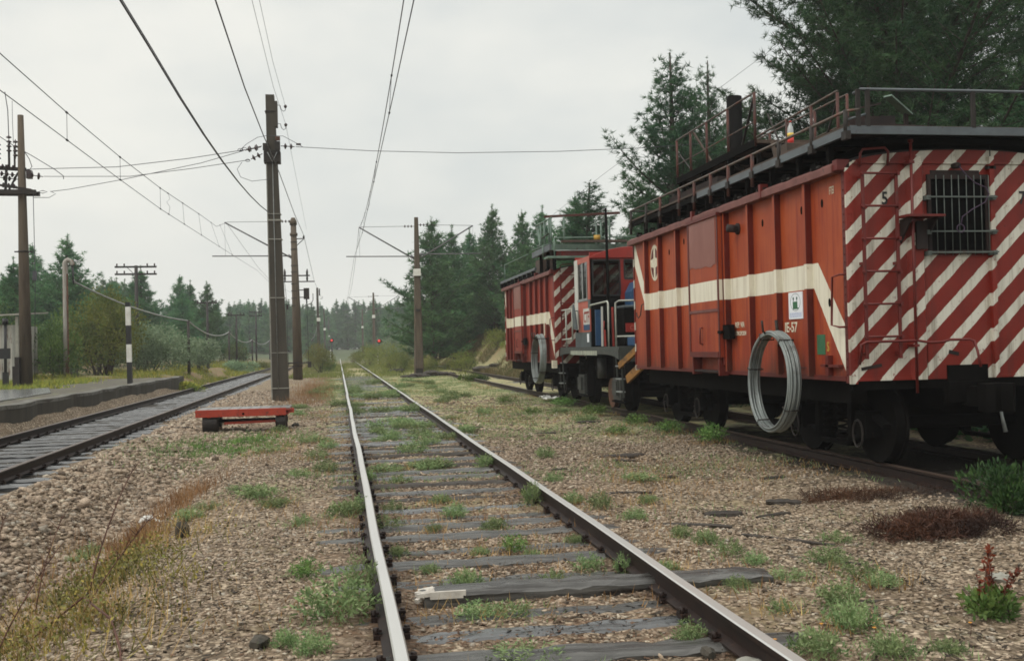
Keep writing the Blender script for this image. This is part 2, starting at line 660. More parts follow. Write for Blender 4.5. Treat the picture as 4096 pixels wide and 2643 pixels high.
GM = 'sleepers of the weedy middle track'
ORD = ['first', 'second', 'third', 'fourth', 'fifth', 'sixth', 'seventh', 'eighth', 'ninth', 'tenth', 'eleventh', 'twelfth', 'thirteenth', 'fourteenth', 'fifteenth', 'sixteenth', 'seventeenth',
       'eighteenth', 'nineteenth', 'twentieth']
NEARLAB = {1: 'broad grey sleeper nearest the bottom edge of the photo, strewn with small stones', 4: 'raised sleeper of the middle track with a splintered white end',
           5: 'dark half buried sleeper just beyond the one with the splintered white end'}
for i, y in enumerate(TY):
    z = random.uniform(-.012, .014) if y < 13 else random.uniform(.0, .03) if y < 26 else random.uniform(-.02, .02)
    k = None
    if i == 4:
        z, k = .075, 1
    if i == 1:
        z, k = .03, 0
    if i in (6, 8, 9):
        k = i % 4
        z = .018
    if i in (2, 5, 7):
        z = -.004
    x = 1.131 + random.uniform(-.08, .08)
    o = put_tie(protA, x, y, z, NEARLAB.get(i, 'weathered sleeper of the weedy middle track, %s beyond the raised splintered one' % ORD[i - 5] if 5 < i < 22 else
                'weathered sleeper half sunk just this side of the raised splintered one' if i == 3 else 'thin strip of sleeper showing between the stone strewn one and the raised one' if i == 2 else
                'sleeper mostly below the photo edge under the weedy middle track' if i == 0 else 'grassed over sleeper in the distance under the weedy middle track'), GM,
                random.uniform(-.02, .02), random.uniform(.94, 1.04), k)
    if i == 4:
        o.location.x = 1.66
        o.scale = (.86, .95, 1)
        BASE[o.name] = Vector(o.location)
        q = MB()
        rr = random.Random(3)
        for a in range(22):
            xx = .03 * rr.random()
            q.bar((-1.30 + xx, rr.uniform(-.11, .05), -.02), (-1.36 - .05 * rr.random(), rr.uniform(-.13, .05), -.02 - .05 * rr.random()), .03, .025)
        q.box(-1.31, -1.05, -.128, -.105, -.05, -.004)
        e = q.build('splintered_end', m_whitewood)
        e.parent = o
GL = 'sleepers of the platform track'
y = 11.0
while y < 78:
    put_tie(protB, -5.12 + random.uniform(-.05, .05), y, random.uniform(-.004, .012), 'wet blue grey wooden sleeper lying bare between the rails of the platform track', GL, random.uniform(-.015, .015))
    y += random.uniform(.64, .72)
GS = 'sleepers of the siding'
for yy in list(np.arange(8.5, 12, .65)) + list(np.arange(32.5, 60, .66)):
    put_tie(protA, 7.0 + random.uniform(-.06, .06), float(yy), random.uniform(-.03, .012), 'dark sleeper half buried under the siding that carries the red wagons', GS, random.uniform(-.03, .03))
# ------------------------------------------------------------------ paint of the wagons
RED_END = (.20, .018, .0105)


def zigzag(h, Y, Z, L):
    """painted zigzag band along the side: 1 inside the band (local y from the near end)"""
    def shift(a, ka, b, kb):
        return h.math('ADD', h.math('MULTIPLY', h.math('MAXIMUM', h.math('SUBTRACT', a, Y), 0), -ka),
                      h.math('MULTIPLY', h.math('MAXIMUM', h.math('SUBTRACT', Y, L - b), 0), kb))
    lo = h.math('SUBTRACT', Z, shift(.83, 1.32, .72, 1.29))
    hi = h.math('SUBTRACT', Z, shift(.71, 1.20, .76, 1.45))
    return h.math('MULTIPLY', h.math('GREATER_THAN', lo, 2.18), h.math('LESS_THAN', hi, 2.47))


def side_paint(name, base, low, L, stripe=True):
    m, nt, bs = newmat(name)
    h = NT(nt)
    tc = h.n('TexCoord')
    P = tc.outputs['Object']
    sx = h.n('SeparateXYZ')
    h.l(P, sx.inputs[0])
    Y, Z = sx.outputs[1], sx.outputs[2]
    st = h.coord((1, 5, .35))
    col = h.mix(h.ramp(h.noise(P, 1.6, 4), .38, .62), base, tuple(c * f for c, f in zip(base, (.86, .74, .7))))
    # streaks of original darker red and of grime running down
    sk = h.noise(st, 2.2, 6, .7)
    lowm = h.ramp(Z, 2.3, 1.15)
    sk2 = h.ramp(h.math('ADD', sk, h.math('MULTIPLY', lowm, .17)), .50, .66)
    col = h.mix(h.math('MULTIPLY', sk2, .85), col, low)
    if stripe:
        zz = zigzag(h, h.math('ADD', Y, h.math('MULTIPLY', h.math('SUBTRACT', h.noise(P, 14, 3), .5), .02)), Z, L)
        wcol = h.mix(h.ramp(h.noise(st, 3.0, 6), .45, .75), (.68, .65, .53), (.50, .45, .35))
        chip = h.ramp(h.noise(P, 22, 6, .75), .66, .72)
        zz = h.math('MULTIPLY', zz, h.math('SUBTRACT', 1, h.math('MULTIPLY', chip, .8)))
        col = h.mix(zz, col, wcol)
    rs = h.ramp(h.noise(P, 11, 7, .75), .64, .72)
    col = h.mix(h.math('MULTIPLY', rs, .7), col, (.05, .022, .014))
    col = h.mix(h.math('MULTIPLY', h.ramp(h.noise(st, 1.2, 6, .7), .56, .78), .3), col, (.12, .045, .025))
    # rust runs and a crust of brake dust along the bottom
    run = h.ramp(h.noise(h.coord((1, 9, .22)), 1.5, 7, .75), .60, .74)
    col = h.mix(h.math('MULTIPLY', run, .5), col, (.085, .03, .015))
    dust = h.ramp(h.math('ADD', h.ramp(Z, 1.75, 1.1), h.math('MULTIPLY', h.math('SUBTRACT', h.noise(st, 1.8, 7, .7), .5), 1.5)), .55, 1.1)
    col = h.mix(h.math('MULTIPLY', dust, .75), col, (.055, .026, .016))
    h.l(col, bs.inputs['Base Color'])
    bs.inputs['Roughness'].default_value = .5
    bs.inputs['Specular IOR Level'].default_value = .3
    h.bump(h.math('ADD', h.noise(P, 3, 4), h.math('MULTIPLY', h.noise(P, 45, 4), .12)), bs, .18, .02)
    return m


def end_paint(name, x0, z0, period=.395, slope=.98, width=.365, red=RED_END):
    """red end wall with diagonal pale stripes"""
    m, nt, bs = newmat(name)
    h = NT(nt)
    tc = h.n('TexCoord')
    P = tc.outputs['Object']
    sx = h.n('SeparateXYZ')
    h.l(P, sx.inputs[0])
    X, Z = sx.outputs[0], sx.outputs[2]
    wob = h.math('MULTIPLY', h.math('SUBTRACT', h.noise(P, 5, 5), .5), .04)
    t = h.math('SUBTRACT', h.math('SUBTRACT', Z, z0), h.math('MULTIPLY', h.math('SUBTRACT', X, x0), slope))
    t = h.math('ADD', t, h.math('ADD', wob, 50 * period + period * width / 2))
    fr = h.math('FRACT', h.math('DIVIDE', t, period))
    mask = h.math('LESS_THAN', fr, width)
    st = h.coord((5, 1, .35))
    col = h.mix(h.ramp(h.noise(P, 1.9, 5), .36, .64), red, tuple(c * .72 for c in red))
    w = h.mix(h.ramp(h.noise(st, 2.6, 6, .7), .45, .72), (.60, .58, .50), (.40, .36, .28))
    chip = h.ramp(h.noise(P, 13, 8, .78), .575, .66)
    mask = h.math('MULTIPLY', mask, h.math('SUBTRACT', 1, h.math('MULTIPLY', chip, .85)))
    col = h.mix(mask, col, w)
    col = h.mix(h.math('MULTIPLY', h.ramp(h.noise(P, 9, 7, .75), .63, .70), .75), col, (.04, .016, .012))
    soot = h.ramp(h.noise(st, 1.3, 6, .7), .52, .74)
    col = h.mix(h.math('MULTIPLY', soot, .5), col, (.035, .02, .016))
    run = h.ramp(h.noise(h.coord((9, 1, .25)), 1.6, 7, .75), .58, .72)
    col = h.mix(h.math('MULTIPLY', run, .45), col, (.09, .035, .016))
    h.l(col, bs.inputs['Base Color'])
    bs.inputs['Roughness'].default_value = .5
    bs.inputs['Specular IOR Level'].default_value = .3
    h.bump(h.noise(P, 2.6, 5), bs, .2, .02)
    return m


m_eave = M('faded_purple_red_paint', (.17, .065, .055), (.115, .04, .033), 5, .6, bump=.1, spot=((.06, .03, .025), 12, .6, .7))
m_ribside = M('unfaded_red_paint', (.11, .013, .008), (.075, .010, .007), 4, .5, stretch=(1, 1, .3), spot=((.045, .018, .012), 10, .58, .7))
m_redend = M('dark_red_paint', (.13, .013, .009), (.09, .010, .008), 5, .5, spot=((.05, .02, .014), 10, .6, .7))
m_roof = M('sooty_roof', (.018, .018, .019), (.03, .028, .027), 4, .7)
m_decksteel = M('grey_blue_steel', (.10, .12, .13), (.07, .08, .088), 5, .5, stretch=(1, .4, 1), spot=((.05, .04, .035), 9, .6, .7))
m_plank = M('scaffold_planks', (.08, .052, .037), (.045, .033, .025), 6, .75, bump=.3, stretch=(2, .3, 2))
m_railp = M('rusty_handrail', (.055, .04, .03), (.10, .085, .07), 9, .6, spot=((.10, .032, .018), 5, .52, .62))
m_railr = M('red_rust_post', (.085, .024, .015), (.05, .018, .013), 7, .65, spot=((.03, .02, .018), 6, .55, .65))
m_green = M('faded_green_paint', (.13, .20, .155), (.085, .125, .10), 6, .6, spot=((.08, .05, .035), 10, .58, .68))
m_glassd = M('black_window_glass', (.002, .002, .0025), (.003, .003, .003), 3, .9, spec=.05)  # black sheet standing in for the unlit wagon interior
m_grille = M('grille_grey', (.10, .12, .108), (.065, .078, .07), 9, .55, spot=((.08, .05, .03), 12, .58, .68))
m_cream = M('cream_lettering', (.66, .62, .48), (.5, .46, .36), 14, .6)
m_yel = M('yellow_lettering', (.40, .24, .04), (.33, .19, .03), 9, .6)
m_grn = M('green_panel_paint', (.035, .13, .06), (.03, .10, .05), 6, .6)
m_paper = M('notice_paper', (.72, .75, .78), (.66, .68, .7), 6, .6)
m_bluel = M('blue_print', (.25, .32, .55), (.3, .36, .58), 8, .7)
m_dgrn = M('dark_green_print', (.03, .08, .06), (.03, .09, .07), 8, .7)
m_doorf = M('bleached_door_paint', (.22, .085, .065), (.18, .06, .042), 2.5, .45, stretch=(1, 1, .4), spot=((.27, .125, .10), 3, .52, .66))
m_hose = M('rubber_hose', (.012, .012, .013), (.02, .02, .02), 5, .5)
m_cable = M('purple_cable', (.05, .03, .06), (.07, .04, .08), 5, .5)
m_soot = M('soot_patch', (.012, .009, .009), (.03, .016, .013), 6, .8)


def bogie(parent, yc, side_x0, side_x1, cx=7.0, axle=.82):
    """arch-bar bogie: frame, springs, axle boxes; four wheels as sub-parts"""
    mb = MB()
    for sx in (-1, 1):
        X = cx + sx * 1.0
        w = .09
        # arch bar: up and over the spring group
        pts = [(-1.18, .60), (-.82, .74), (-.42, 1.00), (-.15, 1.06), (.15, 1.06), (.42, 1.00), (.82, .74), (1.18, .60)]
        for a, b in zip(pts, pts[1:]):
            mb.bar((X, yc + a[0], a[1]), (X, yc + b[0], b[1]), .10, .05)
        pts = [(-1.0, .50), (-.6, .46), (-.35, .34), (.35, .34), (.6, .46), (1.0, .50)]
        for a, b in zip(pts, pts[1:]):
            mb.bar((X, yc + a[0], a[1]), (X, yc + b[0], b[1]), .10, .05)
        for q in (-.42, .42):
            mb.box(X - .05, X + .05, yc + q - .05, yc + q + .05, .36, 1.0)
        for q in (-.17, .17):                       # springs
            hel = [(X + .07 * math.cos(a), yc + q + .07 * math.sin(a), .42 + .40 * a / (10 * PI)) for a in np.arange(0, 10 * PI, .5)]
            mb.tube(hel, .016, 5)
        mb.box(X - .09, X + .09, yc - .3, yc + .3, .82, .92)
        for q in (-axle, axle):                     # axle boxes with lids
            mb.box(X - .12, X + .10, yc + q - .12, yc + q + .12, .46, .76)
            mb.box(X + sx * .12 - .02, X + sx * .12 + .02, yc + q - .10, yc + q + .10, .50, .73)
            # hanging loop
            lp = [(X + sx * .16, yc + q + .11 * math.cos(a), .50 + .16 * math.sin(a)) for a in np.linspace(0, 2 * PI, 13)[:-1]]
            mb.tube(lp, .012, 5, closed=True, mi=1)
    mb.box(cx - 1.0, cx + 1.0, yc - .16, yc + .16, .62, .82)
    f = mb.build('bogie', [m_under, m_iron], parent)
    for q in (-axle, axle):
        for sx in (-1, 1):
            wb = MB()
            X = cx + sx * G
            wb.cyl((X - sx * .075, yc + q, .61), (X - sx * .045, yc + q, .61), .485, n=28, smooth=False)
            wb.cyl((X - sx * .045, yc + q, .61), (X + sx * .06, yc + q, .61), .45, .445, n=28, mi=0, smooth=False)
            wb.cyl((X - sx * .05, yc + q, .61), (X + sx * .2, yc + q, .61), .10, n=10)
            if sx == -1:
                wb.cyl((X, yc + q, .61), (cx + G, yc + q, .61), .075, n=8)
            wb.build('wheel', [m_under, m_iron], f)
    return f


def wagon(yn, L, first):
    X0, X1 = 5.5, 8.32
    XC = (X0 + X1) / 2
    zb, zt, zc = 1.12, 3.46, 3.66
    root = thing('boxcar', 'red boxcar numbered IE-57 with barred end window and scaffold gallery on its roof' if first else
                 'smaller looking red striped boxcar behind the cab vehicle, beside the grassy bank', 'railway wagon', (XC, yn, 0),
                 'red striped boxcars on the siding')
    ex, ez = (5.64 - XC, 2.84) if first else (5.6 - XC, 3.0)
    ob = (.335, .064, .017)
    lo = (.20, .024, .010)
    if not first:
        ob, lo = (.24, .032, .016), (.16, .020, .011)
    msid = side_paint('orange_wagon_side' if first else 'red_wagon_side', ob, lo, L)
    mend = end_paint('striped_end_wall' if first else 'striped_end_wall_far', ex, ez)
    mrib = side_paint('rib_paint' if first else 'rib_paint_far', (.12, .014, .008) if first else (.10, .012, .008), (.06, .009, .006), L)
    # body shell
    mb = MB()
    mb.box(X0, X0 + .06, yn + .02, yn + L - .02, zb + .05, zt, 0)
    mb.box(X1 - .06, X1, yn + .02, yn + L - .02, zb + .05, zt, 1)
    arch = [(X0, zb), (X1, zb), (X1, zt)] + [(XC + (X1 - XC) * math.cos(a), zt + (zc - zt) * math.sin(a)) for a in np.linspace(0, PI, 15)[1:-1]] + [(X0, zt)]
    mb.prism(arch, 1, yn, yn + .05, 1)
    mb.prism(arch, 1, yn + L - .05, yn + L, 1)
    mb.box(X0 + .02, X1 - .02, yn + .06, yn + L - .06, zb + .02, zb + .12, 2)
    mb.build('body', [msid, mend, m_under], root)
    rf = MB()
    rpts = [(XC + (X1 + .02 - XC) * math.cos(a), zt + .03 + (zc - zt) * math.sin(a)) for a in np.linspace(0, PI, 13)]
    rf.prism(rpts + [(X0 + .02, zt - .02), (X1 - .02, zt - .02)], 1, yn + .06, yn + L - .04, 0)
    rf.build('roof', m_roof, root)
    # ribs
    ribs = [.85, 1.70, 2.56, 3.42, 5.55, 6.47, 7.27] if first else [.8, 1.55, 2.3, 3.1, 5.9, 6.6, 7.2]
    d = .078
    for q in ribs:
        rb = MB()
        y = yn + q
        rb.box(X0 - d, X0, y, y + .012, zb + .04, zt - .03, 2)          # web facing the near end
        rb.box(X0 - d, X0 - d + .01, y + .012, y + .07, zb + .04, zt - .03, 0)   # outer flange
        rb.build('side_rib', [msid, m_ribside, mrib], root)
    # corner angles with rivets
    for xa, xb, y0, y1 in ((X1 - .075, X1 + .012, yn - .012, yn + .02), (X0 - .012, X0 + .075, yn + L - .02, yn + L + .012), (X1 - .075, X1 + .012, yn + L - .02, yn + L + .012)):
        cp = MB()
        cp.box(xa, xb, y0, y1, zb - .03, zt - .01, 0)
        cp.build('corner_post', [mend, m_ribside], root)
    cp = MB()
    cp.box(X0 - .012, X0 + .075, yn - .012, yn + .02, zb - .03, zt - .01, 0)
    cp.box(X0 - .014, X0 + .0, yn + .02, yn + .085, zb - .02, zt - .02, 1)
    for k in range(26):
        z = zb + .06 + k * .088
        cp.box(X0 - .022, X0 - .012, yn + .045, yn + .06, z, z + .016, 1)
        cp.box(X0 + .03, X0 + .046, yn - .02, yn - .01, z, z + .016, 0)
    cp.build('corner_post', [mend, m_ribside], root)
    # eave moulding with its stepped brackets
    ev = MB()
    prof = [(X0 - .12, zt - .05), (X0 + .04, zt - .05), (X0 + .04, zt + .07), (X0 - .05, zt + .075), (X0 - .12, zt + .035)]
    ev.prism(prof, 1, yn + .10, yn + L + .02, 0)
    ev.box(X0 - .10, X0 + .05, yn - .0, yn + .11, zt - .035, zt + .085, 1)
    prof = [(2 * XC - a, b) for a, b in prof][::-1]
    ev.prism(prof, 1, yn + .05, yn + L + .02, 0)
    k = 0
    y = yn + .5
    while y < yn + L - .1:
        w = .10
        ev.box(X0 - .11, X0 - .03, y, y + w, zt + .06, zt + .13, 3)
        ev.box(X0 - .10, X0 - .04, y - .07, y + w + .05, zt + .06, zt + .09, 2)
        y += .78
    for yy in (2.0, 4.6):
        ev.box(X0 - .13, X0 - .02, yn + yy, yn + yy + .07, zt - .05, zt + .13, 1)
    ev.build('eave', [m_eave, m_redend, m_iron, m_under], root, bevel=.006)
    # sill band and floor step along the bottom of the side
    sl = MB()
    sl.box(X0 - .02, X0 + .02, yn + .09, yn + L - .05, zb + .0, zb + .055, 0)
    sl.box(X0 + .15, X0 + .35, yn + .3, yn + L - .3, .86, zb, 1)
    sl.box(X1 - .35, X1 - .15, yn + .3, yn + L - .3, .86, zb, 1)
    sl.box(XC - .3, XC + .3, yn + .05, yn + L - .05, .78, zb, 1)
    sl.box(X0 + .02, X1 - .02, yn + .01, yn + .07, zb - .10, zb, 1)
    sl.build('underframe', [m_ribside, m_under], root)
    # sliding door
    d0, d1 = (3.50, 4.77) if first else (4.1, 5.4)
    xd = 5.36
    dr = MB()
    dr.box(xd, xd + .05, yn + d0, yn + d1, 1.36, zt - .07, 0)
    dr.box(xd - .012, xd, yn + d0, yn + d0 + .05, 1.36, zt - .07, 1)
    dr.box(xd - .012, xd, yn + d1 - .05, yn + d1, 1.36, zt - .07, 1)
    dr.box(xd - .02, xd - .0, yn + d0 + .05, yn + d1 - .05, 1.36, 1.44, 1)
    dr.box(xd - .014, xd, yn + d0 + .05, yn + d1 - .05, 2.02, 2.06, 2)
    dr.box(xd + .05, X0, yn + d0 - .02, yn + d0 + .04, 1.25, zt - .06, 1)
    dr.box(xd + .05, X0, yn + d1 - .04, yn + d1, 1.25, zt - .06, 1)
    dr.box(xd - .03, X0, yn + d0 - .02, yn + d1 + .02, zt - .075, zt - .03, 1)
    dob = dr.build('sliding_door', [msid, m_ribside, m_eave], root)
    fb = MB()
    fb.box(xd - .006, xd + .001, yn + d0 + .1, yn + d1 - .06, 2.72, zt - .09, 0)
    bt = [(yn + d0 + .1 + (d1 - d0 - .16) * i / 12, 2.66 + .05 * random.random() + .02 * i / 12) for i in range(13)]
    fb.prism([(a, b) for a, b in bt] + [(bt[-1][0], 2.76), (bt[0][0], 2.76)], 0, xd - .0052, xd + .001, 0)
    fb.build('bleached_patch', m_doorf, dob)
    hd = MB()
    hd.tube([(xd, yn + d0 + .72, 1.80), (xd - .04, yn + d0 + .72, 1.79), (xd - .04, yn + d0 + .72, 1.56), (xd, yn + d0 + .72, 1.55)], .014, 6)
    hd.build('handle', m_redend, dob)
    lk = MB()
    lk.box(xd - .02, xd + .10, yn + d0 - .10, yn + d0 + .06, 1.70, 1.74)
    lk.box(xd + .02, xd + .10, yn + d0 - .30, yn + d0 - .05, 1.62, 1.82)
    lk.build('latch', m_under, dob)
    # step under the door
    sp = MB()
    sp.box(xd + .02, X0 - .04, yn + d0 + .1, yn + d1 - .1, zb + .02, zb + .05, 0)
    sp.box(xd - .0, X0, yn + d0 + .06, yn + d0 + .11, zb - .02, 1.36, 1)
    sp.box(xd - .0, X0, yn + d1 - .11, yn + d1 - .06, zb - .02, 1.36, 1)
    sp.build('door_step', [m_soot, m_ribside], root)
    # ---------------------------------------------------------------- end wall fittings
    er = MB()
    for a, b in ((6.20, 6.41), (7.19, 7.245)) if first else ((6.2, 6.41), (7.2, 7.3)):
        er.prism([(a, yn), (a + .04, yn - .055), (b - .04, yn - .055), (b, yn)] if b - a > .1 else [(a, yn), (a, yn - .06), (b, yn - .06), (b, yn)], 2, zb, 3.58, 0)
    er.box(6.41, 7.19, yn - .012, yn, zb + .01, 1.50, 0)
    er.box(X0 + .08, 7.9, yn - .02, yn, 3.50, 3.53, 0)
    er.box(X0 + .08, X1, yn - .015, yn, zb + .0, zb + .03, 0)
    er.build('end_rib', [mend], root)
    wd = MB()
    wx0, wx1, wz0, wz1 = 6.48, 7.16, 2.52, 3.36
    wd.box(wx0 - .03, wx1 + .03, yn - .03, yn, wz1 - .03, wz1 + .02)
    wd.box(wx0 - .03, wx1 + .03, yn - .03, yn, wz0 - .02, wz0 + .02)
    wd.box(wx0 - .03, wx0 + .01, yn - .03, yn, wz0 + .02, wz1 - .03)
    wd.box(wx1 - .01, wx1 + .03, yn - .03, yn, wz0 + .02, wz1 - .03)
    w = wd.build('window', [m_soot], root)
    pn = MB()
    pn.box(wx0 + .01, wx1 - .01, yn - .012, yn - .003, wz0 + .02, wz1 - .03)
    pn.build('pane', m_glassd, w)
    gr = MB()
    for k in range(8):
        x = wx0 + .03 + k * (wx1 - wx0 - .05) / 7
        gr.tube([(x, yn - .10, wz0 - .04), (x + .003 * (k % 3), yn - .10, wz1 - .0)], .0052, 5)
    for z in (wz0 - .01, wz0 + .22, wz0 + .60):
        gr.bar((wx0 - .06, yn - .112, z), (wx1 + .08, yn - .112, z), .012, .016)
    for x in (wx0 - .06, wx1 + .05):
        for z in (wz0 - .01, wz0 + .22, wz0 + .60):
            gr.box(x - .03, x + .02, yn - .105, yn - .0, z - .03, z + .018)
    gr.build('grille', m_grille, w)
    st = MB()
    st.box(6.46, 7.0, yn - .0045, yn, wz1 + .0, wz1 + .10)
    # ladder
    ld = MB()
    for x in (5.645, 6.04):
        ld.bar((x, yn - .09, 1.36), (x, yn - .09, 3.39), .035, .02, up=(0, 1, 0))
        for z in (1.42, 2.4, 3.34):
            ld.box(x - .015, x + .015, yn - .085, yn, z - .015, z + .015)
    for z in (3.375, 3.02, 2.665, 2.31, 1.955, 1.60):
        ld.tube([(5.615, yn - .11, z), (6.07, yn - .11, z)], .014, 6)
        ld.box(5.62, 5.65, yn - .125, yn - .08, z - .02, z + .02)
        ld.box(6.04, 6.07, yn - .125, yn - .08, z - .02, z + .02)
    ld.build('ladder', m_redend, root)
    gl = MB()
    gl.tube([(5.65, yn - .03, 3.46), (5.65, yn - .05, 3.60), (5.68, yn - .05, 3.645), (5.94, yn - .05, 3.665), (5.98, yn - .05, 3.62), (5.98, yn - .03, 3.47)], .014, 6)
    gl.build('grab_iron', m_redend, root)
    gl = MB()
    gl.tube([(X0 + .01, yn + .03, 2.29), (X0 - .07, yn + .06, 2.29), (X0 - .10, yn + .18, 2.27), (X0 - .10, yn + .22, 1.74), (X0 - .07, yn + .1, 1.715), (X0 + .01, yn + .08, 1.715)], .013, 6)
    gl.build('grab_iron', m_redend, root)
    br = MB()
    br.tube([(6.20, yn - .13, .98), (6.20, yn - .13, 3.74)], .016, 6)
    br.tube([(6.20, yn - .13, 3.71), (6.20, yn - .13, 3.74)], .028, 6)
    for z in (2.86, 1.5, 3.5):
        br.box(6.17, 6.23, yn - .15, yn, z - .02, z + .01)
    br.build('brake_shaft', m_redend, root)
    bs_ = MB()
    bs_.box(6.06, 6.50, yn - .28, yn - .06, 2.885, 2.91, 0)
    for x in (6.12, 6.42):
        bs_.add([(x, yn, 2.62), (x, yn - .24, 2.88), (x, yn, 2.88), (x + .02, yn, 2.62), (x + .02, yn - .24, 2.88), (x + .02, yn, 2.88)],
                [(0, 1, 2), (3, 5, 4), (0, 3, 4, 1), (1, 4, 5, 2), (2, 5, 3, 0)], 1)
    bs_.box(6.27, 6.40, yn - .09, yn - .057, 2.55, 2.86, 1)
    bs_.build('brake_step', [m_redend, m_soot], root)
    cl = MB()
    cl.tube([(5.57, yn - .06, 1.30), (5.58, yn - .10, 1.52), (5.62, yn - .13, 1.545), (6.22, yn - .13, 1.55), (6.36, yn - .13, 1.525), (6.52, yn - .13, 1.53), (6.60, yn - .13, 1.55),
             (6.84, yn - .13, 1.55), (6.88, yn - .15, 1.53), (6.885, yn - .2, 1.42), (6.89, yn - .24, 1.25)], .015, 6)
    cl.build('coupler_lever', m_redend, root)
    cu = MB()
    cu.box(6.63, 7.12, yn - .03, yn - .0, 1.09, 1.27, 0)
    cu.box(6.60, 7.15, yn - .10, yn, .86, 1.09, 0)
    cu.box(6.80, 6.98, yn - .42, yn, .82, 1.04, 0)
    cu.prism([(6.72, yn - .42), (6.98, yn - .42), (7.04, yn - .60), (6.96, yn - .68), (6.90, yn - .56), (6.80, yn - .56), (6.74, yn - .70), (6.66, yn - .66)], 2, .78, 1.08, 0)
    cu.build('coupler', [m_under], root)
    hs = MB()
    hs.tube([(7.19, yn - .06, 1.0), (7.19, yn - .10, .95), (7.215, yn - .11, .70), (7.235, yn - .14, .52)], [.018, .018, .018, .026], 6)
    hs.build('air_hose', m_galv, root)
    # ---------------------------------------------------------------- side fittings of the first wagon
    bogie(root, yn + 1.35, 0, 0)
    bogie(root, yn + L - 1.5, 0, 0)
    return root


W1Y, W1L = 10.45, 8.2
w1 = wagon(W1Y, W1L, True)
W2Y, W2L = 25.85, 7.95
w2 = wagon(W2Y, W2L, False)


